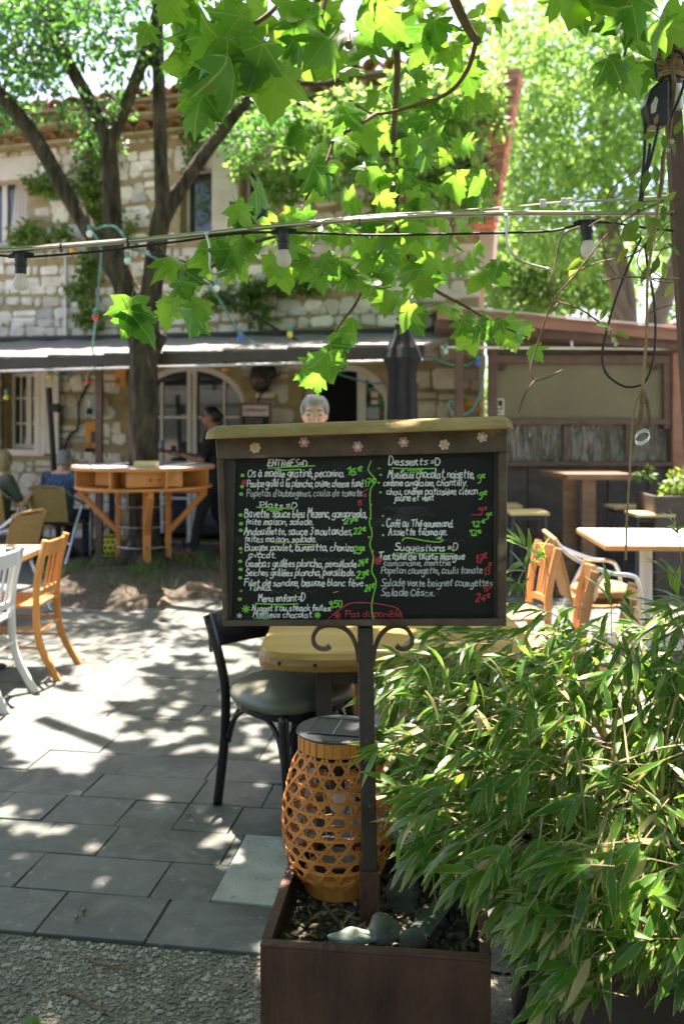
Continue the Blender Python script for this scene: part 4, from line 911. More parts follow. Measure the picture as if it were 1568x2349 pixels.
# the rest of the crown, above and behind the picture, gives the shade
random.seed(71)
m_ = MB(); base = [leaf_shape(300 + k, False, .3) for k in range(4)]
random.seed(72)
def crown_leaf(p, size):
    vs, fs, uv = random.choice(base); t = V((ru(-1, 1), ru(-1, 1), ru(-.9, .1))); nn = V((ru(-.6, .6), ru(-.6, .6), 1)); M_ = frame_mtx(p, t, nn, size)
    m_.add([M_ @ V(q) for q in vs], fs, uv, lv=rnd())
n = 0; tries = 0
def lit(gx, gy):                      # where the crown stops and the ground lies in the sun
    return 4.35 + .35 * math.sin(gx * 2.1 + .6) + .2 * math.sin(gx * 5.3)
for p_, t_, n_, s_ in extra_:         # inner leaves of the hanging branch
    vs, fs, uv = random.choice(base); M_ = frame_mtx(p_, t_, n_, s_); m_.add([M_ @ V(q) for q in vs], fs, uv, lv=rnd())
while n < 10400 and tries < 140000:
    tries += 1
    gx, gy = ru(-4.0, 4.0), ru(-5.0, 8.0); z = ru(4.3, 6.6)
    k = z / SV.z; p = V((gx + SV.x * k, gy + SV.y * k, z))
    if p.z < 1.6 + .475 * p.y + .25: continue
    if gy > lit(gx, gy) + ru(-.25, .25):
        if not (abs(gx + .5) < .62 and gy < 6.9 and rnd() < .55) and rnd() > .02: continue
    if -.8 < gx < 1.1 and 1.75 < gy < (2.1 if gx < -.15 else 2.7) and rnd() < .86: continue
    if .1 < gx < 1.7 and 1.15 < gy < 2.1 and rnd() < .72: continue
    if -1.5 < gx < -.15 and 3.0 < gy < 4.3 and rnd() < .3: continue
    if math.sin(gx * 2.9 + 1) * math.sin(gy * 2.3) + ru(-.9, .9) > .95: continue
    crown_leaf(p, ru(.17, .28)); n += 1
m_.build('crown', 'plane_leaf', plane)
# ================================================================ hand lettering: each glyph as pen strokes (x-height 10)
GL = {
'a': '8 8 5 10 1 8 0 4 2 0 5 0 8 4|8 10 8 3 10 0', 'b': '0 18 0 9 0 1|0 6 3 10 7 9 8 5 6 0 3 0 0 2', 'c': '7 8 4 10 1 8 0 4 2 0 5 0 8 2', 'd': '8 6 5 10 1 8 0 4 2 0 6 0 8 4|8 18 8 6 8 2 10 0',
'e': '1 5 7 6 6 9 3 10 0 7 0 3 3 0 6 0 8 2', 'f': '7 16 4 18 3 14 3 6 3 -1|0 9 7 10', 'g': '8 8 5 10 1 8 0 4 3 1 6 2 8 7|8 10 8 0 7 -6 3 -8 0 -5', 'h': '0 18 0 9 0 0|0 6 4 10 7 8 7 3 8 0',
'i': '1 10 1 4 2 0|1 14 1 15', 'j': '3 10 3 0 2 -6 -1 -7|3 14 3 15', 'k': '0 18 0 8 0 0|7 10 1 5|2 6 7 0', 'l': '1 18 1 8 1 2 3 0', 'm': '0 10 0 5 0 0|0 7 3 10 5 8 5 0|5 7 8 10 10 8 10 3 11 0', 'n': '0 10 0 5 0 0|0 6 4 10 7 8 7 3 8 0',
'o': '4 10 1 9 0 5 1 1 4 0 7 1 8 5 7 9 4 10', 'p': '0 10 0 2 -1 -8|0 7 3 10 7 9 8 5 6 1 3 0 0 2', 'q': '8 8 5 10 1 8 0 4 2 0 6 1 8 6|8 10 8 0 8 -8', 'r': '0 10 0 5 0 0|0 7 3 10 6 10|5 9 3 6 7 0', 's': '7 9 4 10 1 8 3 6 6 4 7 2 4 0 0 1', 't': '3 16 3 8 3 2 6 0|0 10 7 11',
'u': '0 10 0 3 2 0 5 0 7 4|7 10 7 3 9 0', 'v': '0 10 4 0|4 0 8 10', 'w': '0 10 1 2 3 0 5 5|5 8 6 1 8 0 10 10', 'x': '0 10 7 0|7 10 0 0', 'y': '0 10 2 3 4 1|8 10 4 0 1 -8', 'z': '0 10 7 10|7 10 0 0|0 0 7 0',
'A': '0 0 5 18|5 18 10 0|2 7 8 7', 'B': '0 18 0 0|0 18 5 18 8 14 5 10 0 9|0 9 6 10 10 5 6 0 0 0', 'C': '10 15 6 18 2 15 0 9 2 2 6 0 10 3', 'D': '0 18 0 0|0 18 6 17 10 9 6 1 0 0', 'E': '9 18 0 17|0 18 0 0|0 9 7 10|0 0 9 1', 'F': '0 0 1 18|-1 17 10 18|1 9 8 10',
'G': '10 15 6 18 2 15 0 9 2 2 6 0 10 3 10 8|6 8 11 8', 'H': '0 18 0 0|9 18 9 0|0 9 9 10', 'K': '0 18 0 0|8 18 0 8|2 9 9 0', 'L': '0 18 0 0|0 0 8 0', 'M': '0 0 1 18|1 18 5 8|5 8 9 18|9 18 10 0', 'N': '0 0 0 16|0 16 8 1|8 1 8 17', 'O': '6 18 1 15 0 9 2 2 6 0 10 3 12 9 10 15 6 18',
'P': '0 18 0 0|-2 17 5 18 9 14 6 9 0 8', 'S': '9 16 5 18 1 15 3 10 7 8 9 4 5 0 0 2', 'T': '-1 17 11 18|5 18 5 0', 'U': '0 18 0 5 3 0 7 1 9 6|9 18 9 0', 'V': '0 18 5 0|5 0 10 18', 'R': '0 18 0 0|0 18 6 18 9 13 5 9 0 9|4 9 9 0',
'0': '4 16 1 14 0 8 1 2 4 0 7 2 8 8 7 14 4 16', '1': '0 11 4 16|4 16 4 0', '2': '0 13 3 16 7 14 6 9 0 0|0 0 8 1', '3': '0 15 4 16 7 13 3 9 7 6 6 1 2 0 0 2', '4': '5 16 0 5|0 5 8 6|6 10 6 0', '5': '8 16 1 16|1 16 0 9|0 9 5 10 8 5 5 0 0 1', '6': '7 16 2 12 0 5 3 0 7 2 7 7 3 8 0 5', '7': '0 15 8 16|8 16 3 0|2 8 8 9', '9': '7 14 4 16 0 13 1 9 5 8 7 12|7 15 7 4 5 -3 1 -4',
'e$': '7 15 4 17 1 14 1 10 4 8 7 9|0 14 5 14|0 11 5 12', ',': '1 1 0 -4', '.': '0 1 1 0', "'": '1 18 0 14', '=': '0 9 7 10|0 4 7 5', '-': '0 6 5 6', ':': '0 8 0 7|0 2 0 1'}
ACC = {'é': ('e', '2 13 6 16'), 'è': ('e', '2 16 6 13'), 'ê': ('e', '1 13 4 15 7 13'), 'à': ('a', '2 16 6 13'), 'ë': ('e', '2 14 2 15|6 14 6 15'), 'ç': ('c', '4 0 3 -3')}
def glyph(ch):
    extra = ''
    if ch == '€': ch = 'e$'
    elif ch in ACC: ch, extra = ACC[ch][0], '|' + ACC[ch][1]
    out = []
    for st in (GL[ch] + extra).split('|'):
        q = [float(v) for v in st.split()]; out.append([(q[i], q[i + 1]) for i in range(0, len(q), 2)])
    return out
def stroke_pts(pts):
    if len(pts) == 2: return [V((x, y, 0)) for x, y in pts]
    return crom([V((x, y, 0)) for x, y in pts], 4)
ZK = [0]
def ribbon(m_, pts, wd, plane_d):      # pen stroke in photo units laid on the plane at distance plane_d
    ZK[0] = (ZK[0] + 1) % 24; d = plane_d - ZK[0] * .00003; L_, R_ = [], []; k = len(pts)
    for i, p in enumerate(pts):
        a, b_ = pts[max(i - 1, 0)], pts[min(i + 1, k - 1)]; t = (b_ - a); t = t.normalized() if t.length > 1e-6 else V((1, 0, 0)); nx = V((-t.y, t.x, 0)) * wd / 2 * (1 + .12 * math.sin(i * 2.3 + p.x))
        L_.append(p + nx); R_.append(p - nx)
    t0 = (pts[1] - pts[0]).normalized() * wd * .4; t1 = (pts[-1] - pts[-2]).normalized() * wd * .4
    ring = [pts[0] - t0] + L_ + [pts[-1] + t1] + R_[::-1]
    q = [P(v.x, v.y, d) for v in ring]; n = len(q)
    fs = [(0, 1, n - 1)] + [(1 + i, 2 + i, n - 2 - i, n - 1 - i) for i in range(k - 1)] + [(k, k + 1, k + 2)]
    m_.add(q, fs)
def text(m_, s, x0, x1, yb, xh, wd, d, slant=.12, rise=0.0, seed=0):
    random.seed(seed + len(s)); pen = 0; items = []
    for ch in s:
        if ch == ' ': pen += 5.5; continue
        g = glyph(ch); mx = max(p[0] for st in g for p in st)
        j = ru(-1.1, 1.1); sc_ = ru(.86, 1.14); kx = ru(.9, 1.12); sl_ = ru(-.12, .12)
        for st in g: items.append([(pen + p[0] * kx + p[1] * sl_ + ru(-.25, .25), p[1] * sc_ + j + ru(-.3, .3)) for p in st])
        pen += mx + (2.6 if ch not in ",.'" else 2.2)
    sx = (x1 - x0) / max(pen, 1); sy = xh / 10
    for st in items:
        pts = [V((x0 + v.x * sx + slant * v.y * sy, yb - v.y * sy - rise * (v.x * sx) / max(x1 - x0, 1), 0)) for v in stroke_pts(st)]
        ribbon(m_, pts, wd * ru(.82, 1.15), d)

# ================================================================ menu sign on its post
SD = 2.15
sign = thing('menu_sign', 'rusty steel framed chalkboard menu sign on a post with curled brackets', 'menu sign', (P(848, 2090, 2.2).x, 2.2, .36))
def qp(m_, pts, d0, d1): m_.prism([P(x, y, d0) for x, y in pts], (0, d1 - d0, 0))
FD = SD - .022
oT, oB = [(492, 1012), (1162, 976)], [(1161, 1437), (511, 1437)]
iTL, iTR, iBR, iBL = (512, 1054), (1143, 1038), (1142, 1419), (521, 1424)
fr = None
for nm, poly in (('frame_rail', [(494, 1006), (1163, 968), (1163, 1037.5), (497, 1054.5)]), ('frame_stile', [(497, 1054.8), iTL, iBL, (511, 1424)]), ('frame_stile', [iTR, (1162.5, 1037.8), (1161, 1419), iBR]), ('frame_rail', [(511, 1424.2), (1161, 1419.2), (1161, 1437), (511, 1437.5)])):
    m_ = MB(); dz = .0 if 'rail' in nm else .003; low = poly[0][1] > 1400; qp(m_, poly, FD + dz, FD + .008 if low else SD + .03); o = m_.build(nm, 'sign_steel', sign, bevel=.0025)
    if fr is None: fr = o
m_ = MB(); qp(m_, [(508, 1045), (1150, 1030), (1150, 1428), (514, 1428)], SD + .031, SD + .034); m_.build('back_sheet', 'post_steel', sign)
# deep inner cheeks of the box
for poly in ([(512, 1050), (541, 1050), (531, 1424), (521, 1424)], [(1132, 1038), (1144, 1038), (1143, 1420), (1132, 1420)]):
    m_ = MB(); qp(m_, poly, SD + .003, SD + .03); m_.build('inner_cheek', 'post_steel', sign)
m_ = MB(); qp(m_, [(541.5, 1044), (1131.5, 1034), (1131.5, 1432), (531.5, 1434)], SD + .008, SD + .026); board = m_.build('chalkboard', 'chalkboard', sign)
BD = SD + .0075
LINES = [  # words, x0, x1, baseline, x-height, ink, pen width
 ('ENTRéES=D', 614, 706, 1070, 9.5, 'chalk_white', 3.6), ('Os à moëlle gratiné, pecorino.', 568, 790, 1094, 11, 'chalk_white', 3.4), ('16€', 793, 832, 1090, 11, 'chalk_green', 4),
 ('Poulpe grillé à la plancha, crème cheese fumé', 567, 834, 1117, 10, 'chalk_white', 3.0), ('17€', 835, 860, 1116, 11, 'chalk_green', 3.6), ("Papeton d'aubergines, coulis de tomate", 566, 832, 1139, 9.5, 'chalk_dim', 3.0), ('15', 818, 832, 1160, 7, 'chalk_red', 3), ('€', 832, 841, 1146, 7, 'chalk_red', 3),
 ('Plats =D', 596, 682, 1166, 8.5, 'chalk_white', 3.2), ('Bavette sauce bleu Mezenc, gorgonzola,', 561, 842, 1187, 11, 'chalk_white', 3.4), ('frite maison, salade.', 563, 720, 1204, 9, 'chalk_white', 3.2), ('27€', 788, 822, 1202, 8.5, 'chalk_green', 3.6),
 ('Andouillette, sauce 3 moutardes,', 560, 808, 1227, 10.5, 'chalk_white', 3.4), ('22€', 810, 841, 1226, 9.5, 'chalk_green', 3.8), ('frites maison, salade.', 560, 726, 1244, 9, 'chalk_white', 3.2),
 ('Burger poulet, burratta, chorizo,', 562, 815, 1264, 10, 'chalk_white', 3.4), ('25€', 811, 838, 1270, 10, 'chalk_green', 4.4), ('avocat.', 570, 634, 1280, 8.5, 'chalk_white', 3.2),
 ('Gambas grillées plancha, persillade', 563, 818, 1301, 10, 'chalk_white', 3.4), ('24€', 820, 843, 1300, 10, 'chalk_green', 4.4), ('Seiches grillées plancha, persillade.', 563, 815, 1321, 9.5, 'chalk_white', 3.4), ('23€', 816, 846, 1328, 10, 'chalk_green', 4.4),
 ('Filet de sandre, beurre blanc fève', 560, 834, 1345, 9.5, 'chalk_white', 3.4), ('24€', 836, 858, 1358, 11, 'chalk_green', 4.2), ('Tonka.', 570, 624, 1355, 8, 'chalk_white', 3.2),
 ('Menu enfant=D', 593, 700, 1380, 10, 'chalk_white', 3.4), ('9,50', 754, 786, 1393, 9, 'chalk_green', 3.6), ("Nugget's ou steack frites.", 578, 760, 1402, 8.5, 'chalk_white', 3.2), ('Moëlleux chocolat.', 580, 719, 1417, 8.5, 'chalk_white', 3.2),
 ('Desserts =D', 891, 1012, 1067, 11, 'chalk_white', 3.6), ('Moelleux chocolat, noisette,', 889, 1088, 1097, 11.5, 'chalk_white', 3.4), ('9€', 1094, 1114, 1105, 10, 'chalk_green', 4), ('crème anglaise, chantilly.', 878, 1072, 1115, 9.5, 'chalk_white', 3.2), ('chou, crème patissière citron', 886, 1096, 1135, 9.5, 'chalk_white', 3.2), ('jaune et vert', 904, 996, 1149, 9, 'chalk_white', 3.2), ('9€', 1097, 1117, 1143, 9.5, 'chalk_green', 4),
 ('9€', 1098, 1118, 1177, 8, 'chalk_red', 3.4), ('9€', 1114, 1130, 1188, 7.5, 'chalk_green', 3.2), ('Café ou Thé gourmand.', 886, 1040, 1209, 10.5, 'chalk_white', 3.4), ('12€', 1082, 1112, 1208, 9, 'chalk_green', 3.8), ('Assiette fromage.', 890, 1026, 1228, 10, 'chalk_white', 3.4), ('12€', 1076, 1106, 1229, 9, 'chalk_green', 3.8),
 ('Suggestions =D', 905, 1050, 1264, 10, 'chalk_white', 3.6), ('Tartare de truite mangue', 868, 1066, 1284, 10, 'chalk_white', 3.8), ('17€', 1090, 1117, 1292, 13, 'chalk_red', 5), ('coriandre, menthe', 880, 1034, 1298, 8.5, 'chalk_dim', 3.2), ('Papeton courgette, coulis tomate', 874, 1106, 1316, 9.5, 'chalk_dim', 3.0), ('13', 1108, 1124, 1319, 11, 'chalk_red', 3.8), ('€', 1118, 1128, 1304, 9, 'chalk_red', 3.6),
 ('Salade verte beignet courgettes', 873, 1130, 1345, 10, 'chalk_dim', 3.2), ('15€', 1106, 1128, 1357, 8, 'chalk_red', 3.2), ('Salade César.', 873, 998, 1367, 10, 'chalk_dim', 3.4), ('24€', 1090, 1126, 1380, 11, 'chalk_red', 4.2), ('Pas disponible', 792, 922, 1416, 9, 'chalk_red', 2.8)]
for k, (s, x0, x1, yb, xh, ink, pw) in enumerate(LINES):
    m_ = MB(); text(m_, s, x0, x1, yb, xh * .94, pw * .8, BD, seed=k); m_.build('lettering', ink, board)
def marks(ink, strokes, wd):
    for st in strokes:
        m_ = MB(); ribbon(m_, [V(p) for p in crom([V((x, y, 0)) for x, y in st], 5)] if len(st) > 2 else [V((x, y, 0)) for x, y in st], wd, BD - .0008); m_.build('chalk_mark', ink, board)
marks('chalk_green', [[(614, 1075), (660, 1072), (722, 1069)], [(638, 1080), (690, 1077)], [(588, 1164), (640, 1166), (676, 1168)], [(612, 1170), (648, 1170)], [(620, 1174), (640, 1174)], [(586, 1385), (640, 1387), (684, 1386)], [(632, 1391), (650, 1392)], [(583, 1419), (616, 1420)], [(632, 1425), (674, 1426)], [(898, 1074), (940, 1076), (1000, 1075)], [(934, 1080), (970, 1078)], [(940, 1084), (964, 1083)], [(908, 1270), (950, 1270), (1040, 1271)], [(922, 1242), (926, 1236), (940, 1235), (980, 1242), (1006, 1244), (1016, 1239), (1000, 1236)]], 2.8)
marks('chalk_green', [[(851, 1058), (844, 1078), (854, 1092), (862, 1104), (850, 1122), (848, 1150), (850, 1180), (847, 1200), (853, 1225), (848, 1250), (856, 1280), (852, 1310), (862, 1335), (855, 1370), (852, 1395), (856, 1422)]], 3)
marks('chalk_yellow', [[(630, 1246), (668, 1245)], [(675, 1250), (726, 1250)], [(764, 1360), (776, 1357)], [(1030, 1257), (1044, 1256)], [(866, 1075), (872, 1075)]], 2.4)
marks('chalk_red', [[(752, 1421), (780, 1398), (806, 1384), (850, 1384), (900, 1392), (916, 1402), (923, 1420)], [(1080, 1182), (1104, 1181)], [(834, 1128), (844, 1122)]], 2.6)
def star(ink, x, y, r, wd, n=4): marks(ink, [[(x - r * math.cos(a), y - r * math.sin(a)), (x + r * math.cos(a), y + r * math.sin(a))] for a in [math.pi * i / n + .2 for i in range(n)]], wd)
star('chalk_red', 560, 1108, 6, 3); star('chalk_green', 564, 1398, 9, 3); star('chalk_green', 728, 1412, 7, 3); star('chalk_white', 549, 1413, 6, 1.8); star('chalk_red', 866, 1287, 9, 3.4); star('chalk_red', 774, 1413, 8, 2.6)
for x, y, c in [(556, 1091, 'g'), (555, 1117, 'g'), (553, 1134, 'g'), (552, 1182, 'g'), (553, 1202, 'g'), (552, 1217, 'g'), (552, 1259, 'g'), (553, 1268, 'y'), (551, 1288, 'g'), (552, 1307, 'g'), (551, 1326, 'g'), (553, 1356, 'y'), (550, 1375, 'g'), (873, 1090, 'g'), (868, 1108, 'g'), (872, 1130, 'g'), (878, 1184, 'y'), (878, 1206, 'g'), (878, 1228, 'g'), (850, 1158, 'y'), (849, 1190, 'y'), (851, 1212, 'y'), (846, 1233, 'y'), (854, 1265, 'y'), (855, 1286, 'y')]:
    m_ = MB(); rr = 5 if c == 'g' and x < 600 else 3.2; ZK[0] = (ZK[0] + 1) % 24; q = [P(x + rr * math.cos(t) * ru(.85, 1.15), y + rr * .85 * math.sin(t), BD - .0012 - ZK[0] * .00003) for t in [i * .785 for i in range(8)]]; m_.add(q, [tuple(range(7, -1, -1))]); m_.build('chalk_dot', 'chalk_green' if c == 'g' else 'chalk_yellow', board)
random.seed(12)
for k in range(10):                   # faint rubbed-out writing
    m_ = MB(); x = random.choice((620, 680, 700, 880, 960, 900)); y = ru(1080, 1400); pts = [V((x + i * 3.2, y + 5 * math.sin(i * 1.3 + k) * ru(.5, 1), 0)) for i in range(34)]; ribbon(m_, pts, 2.2, BD + .0003); m_.build('rubbed_chalk', 'chalk_ghost', board)
# painted flowers on the top rail
for k, (x, y) in enumerate(((585, 1028), (697, 1015), (820, 1025), (925, 1015), (1018, 1021), (1105, 1003))):
    pc = ['petal_pale', 'petal_pink', 'petal_pink', 'petal_pink', 'petal_pale', 'petal_pale'][k]; fl = MB()
    fl.add([P(x + 5.5 * math.cos(t), y + 5.5 * math.sin(t), FD - .0012) for t in [i * .785 for i in range(8)]], [tuple(range(7, -1, -1))]); fl = fl.build('painted_flower', 'petal_yellow' if k in (0, 4) else 'petal_white', fr)
    for i in range(6 if k else 7):
        a = i * 2 * math.pi / (6 if k else 7) + k; cx_, cy_ = x + 8.6 * math.cos(a), y + 8.6 * math.sin(a); m_ = MB(); m_.add([P(cx_ + 4.4 * math.cos(t), cy_ + 4.4 * math.sin(t), FD - .0009 - i * .00003) for t in [j * .785 for j in range(8)]], [tuple(range(7, -1, -1))]); m_.build('petal', 'petal_orange' if (k, i) in ((0, 5), (3, 2), (5, 0)) else pc, fl)
# bent metal cap along the top
prof = [(.075, .021), (.03, .022), (-.02, .019), (-.055, .012), (-.082, .002), (-.09, -.004)]
m_ = MB(); xs = [(476, 994), (486, 991.5), (500, 990.5), (830, 979), (1150, 968), (1160, 968.5), (1166, 971)]; vs = []
for i, (x, y) in enumerate(xs):
    p = P(x, y + 8, SD); cut = {0: .35, 1: .8, 5: .9, 6: .6}.get(i, 1)
    for dy, dz in prof: vs.append(p + V((0, dy * cut, dz * (cut ** .5))))
    for dy, dz in prof: vs.append(p + V((0, dy * cut * .985, dz * (cut ** .5) - .0035)))
k = len(prof); fs = []
for i in range(len(xs) - 1):
    for j in range(k - 1): fs += [(i * 2 * k + j, i * 2 * k + j + 1, (i + 1) * 2 * k + j + 1, (i + 1) * 2 * k + j), (i * 2 * k + k + j, (i + 1) * 2 * k + k + j, (i + 1) * 2 * k + k + j + 1, i * 2 * k + k + j + 1)]
    fs += [(i * 2 * k + k - 1, i * 2 * k + 2 * k - 1, (i + 1) * 2 * k + 2 * k - 1, (i + 1) * 2 * k + k - 1), (i * 2 * k, (i + 1) * 2 * k, (i + 1) * 2 * k + k, i * 2 * k + k)]
for i in (0, len(xs) - 1):
    for j in range(k - 1): fs.append((i * 2 * k + j, i * 2 * k + k + j, i * 2 * k + k + j + 1, i * 2 * k + j + 1))
m_.add(vs, fs); m_.build('cap', 'cap_metal', sign)
# post, sleeve and curled brackets
top, bot = P(837, 1437, SD + .01), P(849, 2095, 2.2); bot.z = .36
m_ = MB(); m_.bar(bot, top, .037, .037, up=(0, 1, 0)); m_.build('post', 'post_steel', sign, bevel=.003)
slv = P(847, 1990, 2.19); m_ = MB(); m_.bar(bot + V((0, 0, -.05)), slv, .049, .049, up=(0, 1, 0)); m_.build('post_sleeve', 'corten', sign, bevel=.003)
for poly in ([(821, 1520), (818, 1490), (806, 1460), (785, 1441), (755, 1436), (732, 1442), (719, 1460), (720, 1478), (732, 1489), (748, 1490), (757, 1484)], [(855, 1528), (860, 1490), (872, 1460), (890, 1443), (912, 1437), (932, 1444), (944, 1462), (944, 1478), (934, 1489), (918, 1490), (909, 1483)]):
    m_ = MB(); q = crom([V((x, y, 0)) for x, y in poly], 6); n = len(q); vs = []
    for i, p in enumerate(q):
        t = (q[min(i + 1, n - 1)] - q[max(i - 1, 0)]).normalized(); nx = V((-t.y, t.x, 0)) * 4.5 * (1 if i < n - 5 else 1.25)
        vs += [P(*(p + nx)[:2], SD), P(*(p - nx)[:2], SD), P(*(p - nx)[:2], SD) + V((0, .014, 0)), P(*(p + nx)[:2], SD) + V((0, .014, 0))]
    fs = [(0, 1, 2, 3), (n * 4 - 1, n * 4 - 2, n * 4 - 3, n * 4 - 4)]
    for i in range(n - 1):
        for j in range(4): fs.append((i * 4 + j, i * 4 + (j + 1) % 4, (i + 1) * 4 + (j + 1) % 4, (i + 1) * 4 + j))
    m_.add(vs, fs); m_.build('scroll_bracket', 'sign_steel', sign)
for (x, y) in ((838, 1700), (846, 1850)):
    m_ = MB(); m_.ell(P(x + 2, y, SD - .005), (.004, .003, .004), 8, 6); m_.build('bolt', 'brown_steel', sign)

# framed menu board on the house wall
fb = thing('framed_menu_board', 'wood framed menu board with white header standing before the arched door', 'menu board', P(585, 1040, 10.9))
FBD = 10.9
m_ = MB()
for x0, y0, x1, y1 in ((549, 924, 556, 1045), (616, 924, 623, 1045), (556, 924, 616, 931), (556, 1038, 616, 1045)): qp(m_, [(x0, y1), (x1, y1), (x1, y0), (x0, y0)], FBD - .03, FBD + .02)
m_.build('frame', 'bar_wood', fb)
m_ = MB(); qp(m_, [(556, 955), (616, 955), (616, 931), (556, 931)], FBD - .012, FBD); m_.build('header', 'cloth_white', fb)
m_ = MB(); qp(m_, [(556, 1038), (616, 1038), (616, 955.2), (556, 955.2)], FBD - .012, FBD); m_.build('slate', 'chalkboard', fb)
m_ = MB(); text(m_, 'Café-Restaurant', 561, 612, 944, 4.2, 1.5, FBD - .014); m_.build('lettering', 'deep_red', fb)
m_ = MB(); ribbon(m_, crom([V((x, y, 0)) for x, y in ((563, 952), (567, 946), (569, 953), (575, 948), (579, 953), (585, 947), (590, 953), (597, 948), (603, 953), (609, 949))], 4), 1.7, FBD - .014); m_.build('lettering', 'bulb_orange', fb)
m_ = MB()
for i in range(5): ribbon(m_, [V((562 + j * 4, 962 + i * 7 + 1.2 * math.sin(j * 2.3 + i), 0)) for j in range(11)], 1.2, FBD - .014)
m_.build('chalk_lines', 'chalk_dim', fb)
s0, z0 = PW(198, 1026, .082); m_ = MB(); text(m_, 'VA', 199, 211, 1026, 5, 2.0, (WA + U * s0).y - .11); m_.build('lettering', 'bar_wood', ps)
# ================================================================ rusty planter holding the sign
PR = R(-6.5); c1 = V((math.cos(PR), math.sin(PR), 0)); c2 = V((-math.sin(PR), math.cos(PR), 0)); Q0 = V((-.178, 1.955, 0))
def pl_(a, b_, z): return Q0 + c1 * a + c2 * b_ + V((0, 0, z))
def planter(name, label, q, wd, dp, h, m):
    t = thing(name, label, 'planter', q)
    def pp(a, b_, z): return V(q) + c1 * a + c2 * b_ + V((0, 0, z))
    for nm, (a0, b0, a1, b1) in (('front_panel', (0, 0, wd, .008)), ('back_panel', (0, dp - .008, wd, dp)), ('side_panel', (0, .0082, .008, dp - .0082)), ('side_panel', (wd - .008, .0082, wd, dp - .0082))):
        m_ = MB(); m_.prism([pp(a0, b0, 0), pp(a1, b0, 0), pp(a1, b1, 0), pp(a0, b1, 0)], (0, 0, h)); m_.build(nm, m, t, bevel=.003)
    for (a0, b0, a1, b1) in ((0, -.002, wd, .024), (0, dp - .024, wd, dp + .002), (-.002, .0245, .022, dp - .0245), (wd - .022, .0245, wd + .002, dp - .0245)):
        m_ = MB(); m_.prism([pp(a0, b0, h + .001), pp(a1, b0, h + .001), pp(a1, b1, h + .001), pp(a0, b1, h + .001)], (0, 0, .006)); m_.build('rim', m, t, bevel=.002)
    m_ = MB(); m_.prism([pp(.01, .01, .02), pp(wd - .01, .01, .02), pp(wd - .01, dp - .01, .02), pp(.01, dp - .01, .02)], (0, 0, h - .1)); m_.build('soil', 'soil', t)
    return t
planter('corten_planter', 'rust brown steel planter holding the menu sign post and wicker lantern', Q0, .495, .52, .455, 'corten')
planter('dark_planter', 'dark steel planter filled with bamboo beside the rust brown one', Q0 + c1 * .58 + c2 * -.0, 1.15, .62, .455, 'corten_dark')
random.seed(14)
m_ = MB()
for i in range(1500):
    p = pl_(ru(.03, .465), ru(.03, .49), .375 + ru(-.004, .012)); pebble(m_, p, ru(.004, .011), .8)
tag(m_.build('planter_pebbles', 'pebble_dark'), 'small dark pebbles covering the soil of the rust brown planter', 'pebbles', kind='stuff')
def rock(label, c, r, m='rock', seed=1, boxy=False):
    random.seed(seed); m_ = MB(); m_.ell(c, r, 14, 10); vs = []
    for v in m_.v:
        d = (V(v) - V(c))
        if boxy: d = V([math.copysign(abs(d[i_] / r[i_]) ** .5, d[i_]) * r[i_] * .86 for i_ in range(3)])
        k = 1 + .2 * math.sin(d.x * 80 + seed) + .18 * math.sin(d.y * 95 + seed * 2) + .12 * math.sin(d.z * 130 + seed) + ru(-.05, .05); vs.append(tuple(V(c) + d * k))
    m_.v = vs; tag(m_.build('rock', m, org=(c[0], c[1], c[2] - r[2]), smooth=True, subsurf=1), label, 'rock')
rock('large squarish grey stone in the rust planter right of the sign post', P(925, 2045, 2.27), (.055, .04, .05), 'rock', 1, True)
rock('flat pale green stone at the front left of the rust planter', P(830, 2150, 2.05) + V((-.02, 0, .004)), (.065, .022, .02), 'rock_pale', 2)
rock('mossy dark rock at the front of the rust planter before the post', P(885, 2140, 2.06), (.048, .028, .034), 'rock', 3)
rock('small mossy stone right of the mossy dark rock in the rust planter', P(950, 2155, 2.04), (.028, .02, .022), 'rock', 4)
# broken sheet of glass lying in the planter
m_ = MB(); m_.prism([P(930, 2140, 2.08), P(985, 2150, 2.06), P(1068, 2040, 2.28), P(1030, 2032, 2.3)], (0.002, .002, .004)); tag(m_.build('glass_sheet', 'sheet_glass', org=P(985, 2150, 2.06)), 'long shard of clear glass lying in the rust planter', 'glass')
random.seed(15)
m_ = MB()
for i in range(46):
    p = pl_(ru(.04, .3), ru(.05, .3), .385 + ru(0, .02)); leaf_quad(m_, p, V((ru(-1, 1), ru(-1, 1), ru(-.1, .3))), V((ru(-.4, .4), ru(-.4, .4), 1)), ru(.02, .05), ru(.006, .016))
tag(m_.build('dead_leaves', 'wet_leaf'), 'brown dead leaves lying in the rust planter', 'leaves', kind='stuff')
for pts, lab in (([(742, 2085), (770, 2120), (790, 2140)], 'short bare stick lying in the rust planter left of the post'),):
    m_ = MB(); m_.tube(crom([P(x, y, 2.15) + V((0, 0, .012)) for x, y in pts], 5), .004, 5); tag(m_.build('stick', 'twig', org=P(*pts[0], 2.15)), lab, 'stick')

